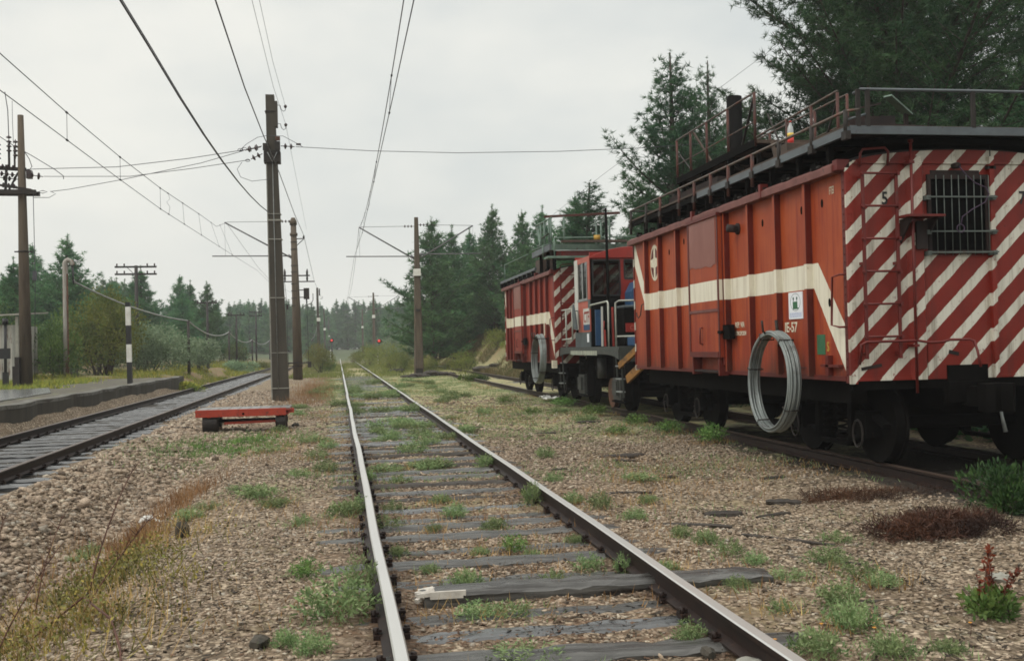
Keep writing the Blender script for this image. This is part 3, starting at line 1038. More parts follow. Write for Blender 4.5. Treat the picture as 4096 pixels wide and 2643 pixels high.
def gallery_first():
    yn, L = W1Y, W1L
    root = w1
    # deck around the roof
    dk = MB()
    x0, x1, y0, y1 = 5.40, 8.45, yn - .25, yn + L - .05
    dk.box(x0, x1, y0 + .02, y1, 3.84, 3.87, 1)
    dk.box(x0 - .012, x0 + .03, y0, yn + 4.4, 3.755, 3.845, 0)       # side channel
    dk.box(x0 - .006, x0 + .03, yn + 4.4, y1, 3.74, 3.81, 2)
    dk.box(x0 + .03, x1, y0 - .012, y0 + .03, 3.77, 3.858, 0)      # front channel
    dk.box(x1 - .03, x1 + .012, y0 + .03, y1, 3.755, 3.845, 0)
    y = yn + .3
    while y < yn + L - .2:                                          # cross beams and their feet
        dk.box(x0 + .03, x1 - .03, y, y + .07, 3.75, 3.84, 2)
        for x in (x0 + .06, x1 - .12):
            dk.box(x, x + .06, y, y + .06, 3.50, 3.78, 2)
        y += .78
    dk.box(x0 + .5, x1 - .5, yn - .1, yn + L - .3, 3.70, 3.77, 2)
    d = dk.build('gallery_deck', [m_decksteel, m_plank, m_under], root)
    d['label'] = 'plank gallery on the roof of the first wagon'
    # low railing along the near side and across the end
    rl = MB()
    rl.tube([(x0, yn + L - .2, 4.04), (x0, y0 + .0, 4.015), (x0 + .14, y0 - .01, 4.03)], .017, 6, 0)
    for i, y in enumerate((18.41, 17.45, 16.65, 15.68, 14.97, 14.27, 13.58, 12.74, 11.91, 11.02, 10.22)):
        rl.tube([(x0 - .01, y, 3.60 if y > 12 else 3.72), (x0 - .005, y, 4.03)], .024, 6, 1 if 12.5 < y < 17 else 2)
        rl.box(x0 - .035, x0 + .025, y - .05, y + .05, 3.71, 3.80, 2)
    rl.tube([(x0, yn + L - .2, 4.04), (7.6, yn + L - .2, 4.05)], .017, 6, 2)
    rl.tube([(x1, yn + L - .2, 4.04), (x1, y0 + .0, 4.03)], .017, 6, 2)
    rl.build('low_railing', [m_railp, m_railr, m_iron], root)
    er = MB()
    er.tube([(5.50, y0 + .05, 4.21), (5.56, y0, 4.25), (7.0, y0, 4.255), (8.42, y0, 4.255)], .017, 6, 0)
    for x in (5.53, 5.64, 6.88, 8.2):
        er.bar((x, y0, 3.85), (x, y0, 4.25), .045, .03, 1)
    er.tube([(5.40, y0 + .03, 3.92), (5.64, y0, 3.99)], .014, 6, 0)
    er.build('end_railing', [m_decksteel, m_iron], root)
    # raised work platform
    rx0, rx1 = 6.17, 7.65
    ra, rb = 14.42, 18.0
    zf, ztop = 4.57, 5.27
    rp = MB()
    rp.box(rx0, rx1, ra, rb, zf - .05, zf, 1)
    rp.box(rx0 - .02, rx0 + .02, ra, rb, zf - .10, zf + .012, 2)
    rp.box(rx1 - .02, rx1 + .02, ra, rb, zf - .10, zf + .012, 2)
    for y in (ra + .1, 15.6, 16.8, rb - .1):
        rp.box(rx0 + .02, rx1 - .02, y, y + .06, zf - .16, zf - .05, 2)
        for x in (rx0 + .1, rx1 - .1):
            rp.box(x - .03, x + .03, y, y + .06, 3.89, zf - .05, 2)
    rp.bar((rx0 + .1, ra + .12, 3.95), (rx0 + .1, 15.6, zf - .12), .04, .04, 2)
    rp.bar((rx0 + .1, 16.85, 3.95), (rx0 + .1, rb - .1, zf - .12), .04, .04, 2)
    rp.build('raised_platform', [m_decksteel, m_plank, m_under], root)
    tr = MB()
    for xx in (rx0, rx1):
        k = 0 if xx == rx0 else 2
        tr.tube([(xx, rb, ztop), (xx, ra, ztop)], .016, 6, 0)
        tr.tube([(xx, rb, 4.82), (xx, ra, 4.84)], .010, 6, 0)
        for y in (rb - .02, 17.25, 16.45, 15.5, ra + .01):
            tr.tube([(xx, y, zf - .1), (xx, y, ztop)], .022, 6, 1)
    tr.bar((rx0 + .02, ra + .04, ztop), (rx0 + .06, 15.1, zf), .035, .02, 2)
    tr.bar((rx0 + .02, 17.15, ztop - .02), (rx0 + .25, 16.75, zf), .05, .02, 3)
    tr.bar((rx0 + .02, rb - .1, 5.0), (rx0 + .05, 17.3, zf), .02, .015, 2)
    tr.build('raised_railing', [m_railp, m_railr, m_iron, m_plank], root)
    # railing of the near half, top level with the raised floor
    nr = MB()
    na, nb = 11.88, 14.38
    nr.tube([(rx0, nb, 4.60), (rx0, na, 4.66)], .016, 6, 0)
    for y in (13.35, 12.6, na):
        nr.tube([(rx0, y, 3.89), (rx0, y, 4.64)], .020, 6, 1)
    nr.bar((rx0, na + .02, 4.52), (rx0 + .02, 12.45, 3.9), .022, .016, 2)
    nr.bar((rx0 + .1, 14.2, 4.9), (rx0 + .12, 13.5, 3.95), .022, .016, 2)
    nr.bar((rx0 + .05, 13.95, 4.45), (rx0 + .05, 13.75, 3.95), .05, .02, 3)
    nr.build('inner_railing', [m_railp, m_railr, m_iron, m_plank], root)
    # boards and gear lying on the gallery
    bd = MB()
    bd.bar((6.05, 10.5, 4.26), (6.42, 10.7, 4.10), .10, .02, 0)
    bd.bar((5.72, 10.8, 4.03), (6.35, 10.9, 4.07), .05, .12, 1)
    bd.bar((5.68, 10.5, 3.93), (6.5, 10.6, 3.93), .12, .04, 1)
    bd.bar((5.8, 11.0, 4.2), (6.3, 11.1, 4.32), .03, .02, 1)
    bd.box(6.36, 6.40, 10.68, 10.72, 3.9, 4.12, 1)
    bd.bar((5.9, 14.1, 3.98), (5.95, 11.4, 3.94), .22, .05, 2)
    bd.bar((5.75, 13.9, 3.95), (5.7, 12.2, 3.93), .16, .04, 2)
    bd.bar((5.62, 16.4, 3.93), (5.66, 14.3, 3.95), .3, .10, 1)
    bd.build('loose_boards', [m_green, m_soot, m_plank], root)


gallery_first()


def side_fittings_first():
    yn = W1Y
    root = w1
    # lettering and panels
    lettering('lettering', 'FTEI', root, (5.497, 10.84, 3.215), .12, m_cream, 'side', .52, bold=.001)
    lettering('lettering', 'IE-57', root, (5.497, 12.10, 1.685), .17, m_cream, 'side', 1.0, bold=.003)
    lettering('lettering', 'REP. VIA', root, (5.497, 13.72, 1.775), .11, m_cream, 'side', .82, bold=.001)
    lettering('lettering', 'CONCEPCION', root, (5.497, 13.73, 1.665), .085, m_cream, 'side', .70, bold=.001)
    lettering('lettering', 'S', root, (5.497, 10.995, 1.45), .15, m_yel, 'side', .9, bold=.004)
    lettering('lettering', '5', root, (5.91, yn - .004, 3.05), .20, m_black, 'end', .8, bold=.004)
    lettering('lettering', '7', root, (7.58, yn - .004, 3.06), .20, m_black, 'end', .8, bold=.004)
    gp = MB()
    gp.box(5.494, 5.50, 11.03, 11.23, 1.41, 1.64)
    gp.build('green_panel', m_grn, root)
    # emblem: pale disc with cross, red quarters
    em = MB()
    cy, cz, ry, rz = 17.36, 2.99, .24, .315
    X = 5.494

    def ell(f, n=40):
        return [(cy + ry * f * math.cos(a), cz + rz * f * math.sin(a)) for a in np.linspace(0, 2 * PI, n, endpoint=False)]
    em.prism(ell(1), 0, X, 5.4995, 0)
    for q in range(4):
        a0 = q * PI / 2
        pts = []
        for a in np.linspace(a0 + .24, a0 + PI / 2 - .24, 9):
            pts.append((cy + ry * .84 * math.cos(a), cz + rz * .84 * math.sin(a)))
        cs, sn = math.copysign(1, math.cos(a0 + .7)), math.copysign(1, math.sin(a0 + .7))
        pts.append((cy + cs * .055, cz + sn * .085))
        em.prism(pts, 0, X - .003, X + .001, 1)
    em.build('emblem', [m_cream, m_ribside], root)
    # notice with a green picture in a ring and rows of small print
    nb = MB()
    y0, y1, z0, z1 = 11.57, 11.95, 1.84, 2.165
    nb.box(5.487, 5.4985, y0, y1, z0, z1, 0)
    nt_ = nb.build('notice', [m_paper], root)
    pr = MB()
    cy, cz = (y0 + y1) / 2, z0 + .205
    ring = [(5.486, cy + .135 * math.cos(a), cz + .105 * math.sin(a)) for a in np.linspace(0, 2 * PI, 28, endpoint=False)]
    pr.tube(ring, .0022, 4, 1, closed=True)
    pr.box(5.4845, 5.4875, cy - .055, cy + .07, cz - .085, cz + .005, 0)
    pr.box(5.4845, 5.4875, cy - .085, cy - .055, cz - .085, cz - .07, 0)
    for q in (.055, -.04):
        pr.cyl((5.4845, cy + q, cz + .045), (5.4875, cy + q, cz + .045), .018, n=10, mi=1)
        pr.box(5.4845, 5.4875, cy + q - .006, cy + q + .006, cz + .01, cz + .04, 1)
    for k in range(4):
        yy = y0 + .03
        while yy < y1 - .05:
            ww = random.uniform(.02, .06)
            pr.box(5.485, 5.4875, yy, min(yy + ww, y1 - .03), z0 + .068 - k * .015, z0 + .074 - k * .015, 2)
            yy += ww + .012
    pr.build('print', [m_grn, m_dgrn, m_bluel], nt_)
    # hooks, exhaust stub, holes
    hk = MB()
    hk.tube([(5.43, 12.18, 1.72), (5.38, 12.15, 1.66), (5.20, 11.98, 1.66), (5.13, 11.92, 1.70), (5.11, 11.90, 1.83)], .014, 6)
    hk.tube([(5.43, 12.16, 1.60), (5.41, 12.16, 1.84)], .02, 6)
    hk.build('hook', m_iron, root)
    hk = MB()
    hk.tube([(5.49, 18.05, 2.30), (5.45, 18.05, 2.28), (5.43, 18.07, 2.10), (5.42, 18.16, 2.05), (5.42, 18.25, 2.08), (5.42, 18.29, 2.15)], .010, 6)
    hk.build('hook', m_iron, root)
    ex = MB()
    ex.cyl((5.5, 13.53, 3.14), (5.34, 13.53, 3.15), .055, n=12)
    ex.cyl((5.5, 13.53, 3.14), (5.475, 13.53, 3.14), .08, n=12)
    ex.build('exhaust_stub', m_soot, root)
    ho = MB()
    for y, z in ((11.02, 3.14), (11.55, 3.13), (12.70, 3.12), (16.55, 3.1), (10.9, 2.0), (15.8, 3.2)):
        ho.prism([(y + .028 * math.cos(a), z + .05 * math.sin(a)) for a in np.linspace(0, 2 * PI, 10, endpoint=False)], 0, 5.496, 5.4995)
    ho.build('side_hole', m_under, root)
    # stake pocket and dents at the low corner
    sk = MB()
    sk.box(5.44, 5.50, 10.62, 11.05, 1.27, 1.30, 0)
    sk.box(5.44, 5.50, 10.86, 10.93, 1.18, 1.40, 0)
    sk.box(5.47, 5.50, 11.35, 12.1, 1.245, 1.26, 0)
    sk.build('stake_pocket', [m_ribside], root)
    lb = MB()
    y = W1Y
    lb.cyl((6.79, y, 3.48), (6.79, y - .09, 3.47), .035, n=8)
    lb.tube([(6.80, y - .09, 3.46), (6.88, y - .1, 3.36), (6.97, y - .12, 3.27), (7.09, y - .13, 3.22), (7.13, y - .125, 3.15), (7.08, y - .125, 3.06), (6.92, y - .125, 2.98), (6.80, y - .125, 2.90),
             (6.78, y - .125, 2.82)], .006, 5, 1)
    lb.tube([(6.775 + .045 * math.cos(a), y - .125, 2.77 + .045 * math.sin(a)) for a in np.linspace(0, 2 * PI, 13)[:-1]], .006, 5, 1, closed=True)
    lb.box(7.17, 7.27, y - .06, y, 3.44, 3.475, 2)
    lb.tube([(7.22, y - .03, 3.46), (7.22, y - .03, 3.75)], .007, 5, 2)
    lb.build('lamp_bracket', [m_soot, m_cable, m_iron], root)
    so = MB()
    so.box(6.5, 7.1, y - .0035, y, 3.38, 3.43)
    so.build('burnt_paint', m_soot, root)
    so = MB()
    # dents and torn paint near the bottom of the end wall
    so.bar((5.62, y - .004, 1.25), (5.86, y - .004, 1.29), .006, .035)
    so.build('torn_paint', m_soot, root)
    so = MB()
    so.bar((6.66, y - .014, 1.42), (6.78, y - .014, 1.39), .006, .04)
    so.build('torn_paint', m_soot, root)


side_fittings_first()


def gallery_second():
    yn, L = W2Y, W2L
    root = w2
    dk = MB()
    x0, x1 = 5.38, 8.45
    dk.box(x0 - .12, x1, yn - .40, yn + .06, 3.79, 3.845, 0)
    dk.box(x0 - .02, x1, yn + .3, yn + 2.1, 4.03, 4.08, 1)
    dk.box(x0 - .05, x0 - .0, yn - .3, yn + 2.1, 4.00, 4.15, 2)
    dk.box(x0, x1, yn - .3, yn - .25, 4.00, 4.15, 0)
    for y in (yn - .2, yn + .6, yn + 1.5):
        for x in (x0 + .1, x1 - .1):
            dk.box(x - .04, x + .04, y, y + .08, 3.5, 4.03, 3)
    dk.box(x0 + .25, 7.6, yn - .3, yn + .9, 3.84, 4.0, 4)
    y = yn + 2.3
    while y < yn + L:
        dk.box(x0 - .02, x0 + .08, y, y + .1, 3.52, 3.66, 3)
        y += .7
    dk.box(x0 - .02, x0 + .04, yn + 1.9, yn + L, 3.66, 3.73, 2)
    dk.build('gallery_deck', [m_green, m_plank, m_decksteel, m_under, m_redend], root)
    rl = MB()
    rl.tube([(x0 + .02, yn + 1.8, 4.86), (x0 + .05, yn - .2, 4.84)], .022, 6, 0)
    rl.tube([(6.95, yn + 1.8, 4.86), (6.95, yn - .2, 4.84)], .022, 6, 0)
    rl.bar((5.25, yn - .1, 4.87), (7.25, yn - .1, 4.97), .06, .06, 1)
    for y in (yn + 1.2, yn + .7, yn + .1, yn - .15):
        for x in (x0 + .03, 6.95):
            rl.tube([(x, y, 4.08), (x, y, 4.85)], .026, 6, 0)
    rl.tube([(5.75, yn - .15, 4.08), (5.75, yn - .15, 4.87)], .026, 6, 0)
    rl.bar((x0 + .03, yn + 1.75, 4.85), (x0 + .05, yn + 1.15, 4.08), .06, .03, 0)
    rl.tube([(x0, yn + .9, 4.42), (x0, yn + .0, 4.45)], .015, 6, 2)
    rl.build('raised_railing', [m_green, m_railr, m_iron], root)
    er = MB()
    er.tube([(5.42, yn - .38, 4.30), (8.4, yn - .38, 4.33)], .018, 6, 0)
    for x in (5.44, 7.05, 8.3):
        er.tube([(x, yn - .38, 3.84), (x, yn - .38, 4.31)], .02, 6, 0)
    er.tube([(5.44, yn - .38, 4.2), (5.3, yn + 1.9, 4.2)], .016, 6, 0)
    er.tube([(5.3, yn + .4, 3.84), (5.3, yn + .4, 4.2)], .016, 6, 0)
    er.tube([(5.42, yn - .38, 3.98), (8.4, yn - .38, 3.98)], .016, 6, 1)
    er.tube([(5.45, yn + 3.2, 4.22), (5.45, yn + L - .4, 4.26)], .014, 6, 0)
    er.tube([(5.45, yn + L - .4, 3.6), (5.45, yn + L - .4, 4.26)], .014, 6, 0)
    er.build('low_railing', [m_green, m_galv], root)
    bx = MB()
    bx.box(5.6, 6.0, yn + 2.4, yn + 3.0, 3.62, 4.0, 0)
    bx.build('roof_box', [m_plank, m_decksteel], root)
    bx = MB()
    bx.box(5.65, 6.3, yn + 4.2, yn + 5.4, 3.55, 3.72, 1)
    bx.build('roof_box', [m_plank, m_decksteel], root)
    bx = MB()
    bx.bar((5.6, yn - .5, 4.2), (7.3, yn - .5, 4.2), .14, .06, 0)
    bx.build('loose_board', [m_plank, m_decksteel], root)
    ym = MB()
    ym.cyl((6.55, yn - .4, 4.23), (6.55, yn - .4, 4.36), .085, n=12)
    t = ym.build('plastic_tub', m_yel, base=(6.55, yn - .4, 4.23))
    tag(t, 'small yellow tub left on the roof gallery of the far wagon', 'tub')
    tp = MB()
    tp.cyl((0, 0, 0), (0, 0, 0), 0) if False else None
    dmg = MB()
    dmg.box(5.40, 5.52, yn - .03, yn + .1, 1.0, 1.2)
    dmg.build('step_bracket', m_cream, root)
    hk = MB()
    for y in (26.95, 26.65):
        hk = MB()
        hk.tube([(5.5, y, 1.78), (5.2, y, 1.74), (5.1, y, 1.80), (5.09, y, 1.93)], .018, 6)
        hk.build('hook', m_iron, root)
    pt = MB()
    pt.box(5.492, 5.4995, 27.2, 27.32, 1.85, 2.2)
    pt.build('white_smear', m_cream, root)


gallery_second()


# ------------------------------------------------------------------ wire coils hanging on the wagons
m_coil = M('steel_wire', (.25, .28, .27), (.16, .18, .176), 3, .45, .25, stretch=(1, 1, 1), spot=((.09, .085, .08), 4, .55, .68))


def wire_coil(x, y, z, rad, w, tilt, label, lean=0.0):
    mb = MB()
    rn = random.Random(int(rad * 1000))
    ct, st_ = math.cos(tilt), math.sin(tilt)

    def P(a, r, t):
        ly, lz = r * math.cos(a), r * math.sin(a)
        lx = t + lean * lz
        return (x + lx * ct - ly * st_, y + lx * st_ + ly * ct, z + lz)
    for k in range(34):
        t0 = rn.uniform(-w / 2, w / 2)
        r0 = rad + rn.uniform(-.030, .012)
        ph = rn.uniform(0, 6.28)
        am = rn.uniform(.004, .02)
        pts = [P(a, r0 + am * math.sin(2 * a + ph) * .7, t0 + am * math.sin(a + ph)) for a in np.linspace(0, 2 * PI, 56, endpoint=False)]
        mb.tube(pts, rn.uniform(.008, .011), 5, 0, closed=True)
    o = mb.build('wire_coil', m_coil, base=(x, y, z))
    tag(o, label, 'wire coil', 'coils of wire hung on the wagons')
    BASE[o.name] = Vector((x, y, z))
    for a in (.25, 1.2, 2.2, 3.7, 5.2):
        q = MB()
        pts = [P(a, rad + .035 * s, u * (w / 2 + .02)) for s, u in ((.6, -1), (.6, 1), (-1.6, 1), (-1.6, -1))]
        q.tube(pts, .009, 5, closed=True)
        q.build('tie_band', m_iron, o)
    return o


wire_coil(5.24, 11.90, 1.085, .60, .14, .0, 'big coil of grey wire hooked below the IE-57 lettering', lean=.03)
wire_coil(5.22, 26.8, 1.24, .635, .17, .0, 'coil of grey wire hung on the far wagon behind the cab vehicle', lean=.05)

# bottle on the gallery
bt = thing('plastic_bottle', 'clear plastic bottle with a red and yellow label standing on the roof gallery', 'bottle', (6.2, 13.3, 4.26))
b = MB()
prof = [(0, .038), (.02, .042), (.20, .042), (.25, .036), (.29, .016), (.32, .014)]
m_clear = M('clear_plastic', (.42, .45, .45), (.36, .38, .38), 4, .2)
m_redl = M('red_label', (.55, .04, .03), (.5, .03, .03), 4, .5)
m_yl = M('yellow_label', (.7, .5, .1), (.65, .45, .08), 4, .5)
b.tube([(6.2, 13.3, 4.26 + z) for z, r in prof], [r for z, r in prof], 14)
b.build('bottle_body', m_clear, bt)
q = MB()
q.cyl((6.2, 13.3, 4.275), (6.2, 13.3, 4.38), .0435, n=14, mi=0)
q.cyl((6.2, 13.3, 4.38), (6.2, 13.3, 4.43), .0436, n=14, mi=1)
q.build('bottle_label', [m_redl, m_yl], bt)
q = MB()
q.cyl((6.2, 13.3, 4.575), (6.2, 13.3, 4.60), .017, n=10)
q.build('bottle_cap', m_redl, bt)
cr = MB()
cr.box(6.05, 6.35, 13.1, 13.5, 3.895, 4.26)
tag(cr.build('wooden_crate', m_plank, base=(6.2, 13.3, 3.895), bevel=.008), 'dark wooden crate under the plastic bottle on the roof gallery', 'crate')
# ------------------------------------------------------------------ small maintenance vehicle between the wagons
m_cabred = M('cab_red_paint', (.26, .022, .014), (.20, .018, .013), 4, .35, spot=((.2, .03, .02), 8, .55, .7))
m_cabpink = M('cab_faded_paint', (.40, .10, .065), (.34, .075, .05), 4, .45)
m_cabwhite = M('cab_white_paint', (.52, .53, .49), (.45, .45, .41), 5, .4)
m_cabgrey = M('cab_grey_paint', (.07, .09, .095), (.05, .062, .065), 5, .45)
m_blue = M('blue_paint', (.022, .07, .15), (.018, .05, .11), 5, .45)
m_deck = M('dark_deck_paint', (.032, .038, .034), (.05, .056, .05), 5, .55, spot=((.03, .022, .018), 8, .55, .68))
m_boxes = M('grey_axle_iron', (.045, .05, .045), (.03, .032, .03), 4, .6, spot=((.015, .013, .012), 6, .52, .62))
m_handr = M('pale_handrail', (.40, .42, .37), (.28, .29, .25), 9, .5, spot=((.12, .07, .05), 10, .6, .7))
m_wornp = M('worn_white_plate', (.34, .36, .29), (.24, .26, .21), 6, .6, stretch=(1, 3, .3), spot=((.06, .065, .055), 5, .52, .6))
m_yelp = M('worn_yellow_paint', (.26, .12, .02), (.15, .07, .015), 5, .6, spot=((.04, .025, .015), 6, .52, .66))
m_cloth = M('red_cloth', (.40, .05, .035), (.3, .04, .03), 6, .7)


def clear_glass(name):
    m, nt, bs = newmat(name)
    h = NT(nt)
    out = [n for n in nt.nodes if n.type == 'OUTPUT_MATERIAL'][0]
    tr = h.n('BsdfTransparent')
    tr.inputs[0].default_value = (.72, .76, .74, 1)
    gl = h.n('BsdfGlossy')
    gl.inputs['Roughness'].default_value = .03
    fr = h.n('Fresnel')
    fr.inputs[0].default_value = 1.5
    mx = h.n('MixShader')
    h.l(h.math('ADD', fr.outputs[0], .03), mx.inputs[0])
    h.l(tr.outputs[0], mx.inputs[1])
    h.l(gl.outputs[0], mx.inputs[2])
    h.l(mx.outputs[0], out.inputs[0])
    return m


m_glass = clear_glass('cab_glass')

mv = thing('track_motor_vehicle', 'short maintenance rail vehicle with a red and white cab, coupled between the two boxcars', 'rail vehicle', (7.0, 23.2, 0))
d = MB()
xs0, xs1 = 5.60, 8.40
ya, yb = 20.2, 26.0
d.box(xs0, xs1, ya, yb, 1.46, 1.53, 0)
# skirt with arched lower edge
sk = [(ya, 1.47)] + [(ya + (yb - ya) * t, 1.30 - .0 + .07 * (1 - (2 * t - 1) ** 8) - .03 * (2 * t - 1) ** 8) for t in np.linspace(0, 1, 21)] + [(yb, 1.47)]
d.prism(sk, 0, xs0 - .015, xs0 + .02, 0)
d.prism(sk, 0, xs1 - .02, xs1 + .015, 0)
d.box(xs0 + .02, xs1 - .02, ya - .01, ya + .05, 1.22, 1.46, 0)
d.box(6.3, 7.7, ya + .1, yb - .1, .95, 1.46, 1)
d.box(6.55, 7.45, ya - .75, ya + .3, .85, 1.1, 1)
d.box(6.55, 7.45, yb - .3, yb + .2, .85, 1.1, 1)
d.build('deck', [m_deck, m_under], mv)
p = MB()
p.box(xs0 - .022, xs0 - .014, 21.95, 24.5, 1.345, 1.445)
p.build('worn_plate', m_wornp, mv)
# running gear
for yc in (24.45, 21.25):
    rg = MB()
    X = 5.98
    rg.box(X - .16, X + .06, yc - .30, yc + .30, .40, .86, 0)
    rg.box(X - .22, X - .15, yc - .17, yc + .17, .50, .80, 0)
    rg.box(X - .10, X + .04, yc - .44, yc - .32, .36, 1.3, 1)
    rg.box(X - .10, X + .04, yc + .32, yc + .44, .36, 1.3, 1)
    for q in (-.2, .2):
        hel = [(X - .03 + .065 * math.cos(a), yc + q + .065 * math.sin(a), .86 + .36 * a / (8 * PI)) for a in np.arange(0, 8 * PI, .5)]
        rg.tube(hel, .017, 5, 1)
    rg.box(X - .14, X - .06, yc - .5, yc + .5, .33, .37, 1)
    rg.build('axle_box', [m_boxes, m_under], mv)
rg = MB()
rg.cyl((5.86, 22.6, .82), (5.86, 22.6, 1.28), .10, n=14, mi=0)
rg.box(5.95, 6.2, 22.9, 23.5, .8, 1.3, 1)
rg.build('brake_cylinder', [m_boxes, m_under], mv)
rg = MB()
rg.box(6.0, 8.0, 20.0, 20.1, .5, .62, 1)
rg.build('rail_guard', [m_boxes, m_under], mv)
for yc in (24.45, 22.55, 21.25):
    for sx in (-1, 1):
        wb = MB()
        X = 7.0 + sx * G
        r = .45 if yc != 22.55 else .33
        wb.cyl((X - sx * .075, yc, .16 + r), (X - sx * .045, yc, .16 + r), r + .03, n=26, smooth=False)
        wb.cyl((X - sx * .045, yc, .16 + r), (X + sx * .06, yc, .16 + r), r, n=26, mi=1 if yc == 22.55 else 0, smooth=False)
        if sx == -1:
            wb.cyl((X, yc, .16 + r), (7.0 + G, yc, .16 + r), .07, n=8)
        wb.build('wheel', [m_under, m_rust], mv)
# side steps
for y in (25.85, 20.32):
    s = MB()
    for q in (-.19, .19):
        s.bar((5.66, y + q, .50), (5.62, y + q, 1.34), .03, .02, 0, up=(0, 1, 0))
    for z in (.60, .86, 1.12):
        s.box(5.60, 5.70, y - .19, y + .19, z, z + .025, 1)
    s.build('step_ladder', [m_deck, m_galv], mv)
# cab
cf, cb, cx0, cx1 = 22.95, 24.45, 5.70, 8.22
c = MB()
# front wall (towards the camera) with two window openings, rear wall likewise
for yy, mk in ((cf, 0), (cb - .05, 0)):
    c.box(cx0 + .02, 5.78, yy, yy + .05, 2.60, 3.55, 3)
    c.box(cx0 + .02, cx1, yy, yy + .05, 3.52, 3.70, 0)
    c.box(6.43, 6.53, yy, yy + .05, 2.60, 3.52, 0)
    c.box(7.22, 7.34, yy, yy + .05, 2.60, 3.52, 0)
    c.box(8.02, cx1, yy, yy + .05, 2.60, 3.52, 0)
    c.box(6.53, 7.22, yy, yy + .05, 2.60, 3.08, 0)
    c.box(7.34, 8.02, yy, yy + .05, 2.60, 2.72, 0)
    c.box(5.78, 6.43, yy, yy + .05, 2.60, 2.70, 3)
    c.box(cx0 + .02, cx1, yy, yy + .05, 1.53, 2.60, 3)
# side walls
for xx in (cx0, cx1 - .03):
    c.box(xx, xx + .03, cf, cf + .18, 2.62, 3.62, 4)
    c.box(xx, xx + .03, cb - .34, cb, 1.95, 3.62, 2)
    c.box(xx, xx + .03, cf + .18, cb - .34, 3.50, 3.62, 4)
    c.box(xx, xx + .03, cf + .18, cb - .34, 2.42, 2.66, 4)
    c.box(xx, xx + .03, cf, cf + .18, 2.42, 2.62, 5)
    c.box(xx, xx + .03, cf, cb - .34, 1.88, 2.42, 4)
    c.box(xx - .004, xx + .034, cf, cb, 1.53, 1.88, 5)
c.box(cx0 + .03, cx1 - .03, cf + .05, cb - .05, 1.53, 1.60, 5)
cabo = c.build('cab', [m_cabred, m_cabpink, m_cabwhite, m_under, m_cabpink, m_cabgrey], mv)
rf = MB()
rr = []
for t in np.linspace(0, 1, 17):
    x = cx0 + (cx1 - cx0) * t
    e = (2 * t - 1)
    rr.append((x, 3.58 + .25 * (1 - abs(e) ** 2.6)))
rf.prism(rr + [(cx1, 3.56), (cx0, 3.56)], 1, cf - .05, cb + .05, 0)
rf.build('roof', [m_cabred], cabo, bevel=.03)
w = MB()
w.box(5.78, 6.43, cf + .018, cf + .024, 2.70, 3.52)
w.box(6.53, 7.22, cf + .018, cf + .024, 3.08, 3.52)
w.box(7.34, 8.02, cf + .018, cf + .024, 2.72, 3.52)
w.box(5.78, 6.43, cb - .03, cb - .024, 2.70, 3.52)
w.box(6.53, 7.22, cb - .03, cb - .024, 3.08, 3.52)
w.box(cx0 + .012, cx0 + .018, cf + .18, cb - .34, 2.66, 3.50)
w.box(cx1 - .018, cx1 - .012, cf + .18, cb - .34, 2.66, 3.50)
w.build('window', m_glass, cabo)
sp = MB()
for a, b_, z0, z1 in ((5.78, 6.43, 2.70, 3.52), (6.53, 7.22, 3.08, 3.52)):
    sp.box(a, b_, cf - .012, cf + .0, z1 - .025, z1 + .012)
    sp.box(a, b_, cf - .012, cf + .0, z0 - .012, z0 + .025)
    sp.box(a - .012, a + .02, cf - .012, cf + .0, z0 + .025, z1 - .025)
    sp.box(b_ - .02, b_ + .012, cf - .012, cf + .0, z0 + .025, z1 - .025)
sp.bar((6.12, cf - .02, 2.78), (6.44, cf - .02, 3.06), .012, .012)
sp.build('window_seal', m_black, cabo)
wf = MB()
wf.box(cx0 - .012, cx0, cf + .20, cf + .25, 2.64, 3.50, 0)
wf.box(cx0 - .012, cx0, cf + .60, cf + .68, 2.64, 3.50, 0)
wf.box(cx0 - .015, cx0, cf + .18, cb - .34, 2.60, 2.66, 0)
wf.build('side_window_frame', [m_galv], cabo)
cb_ = MB()
cb_.box(cx0 - .010, cx0 - .002, cf + .04, cf + .62, 2.05, 2.42, 0)
cb_.box(cx0 - .010, cx0 - .002, cf + .04, cf + .62, 1.92, 2.05, 1)
cbo = cb_.build('name_board', [m_cabwhite, m_blue], cabo)
lettering('lettering', 'CTF', cbo, (cx0 - .012, cf + .58, 2.10), .36, m_cabred, 'side', .82, bold=.006)
pl = MB()
pl.box(cx0 - .012, cx0 - .005, cf + .12, cf + .28, 1.64, 1.84)
pl.build('data_plate', m_paper, cabo)
mi_ = MB()
mi_.prism([(23.75, 1.95), (24.05, 1.95), (24.2, 2.3), (24.1, 2.55), (23.9, 2.3)], 0, cx0 - .14, cx0 - .10)
mi_.bar((cx0 - .12, 24.1, 2.4), (cx0, 24.2, 2.4), .02, .02)
mi_.build('mirror', m_cabgrey, cabo)
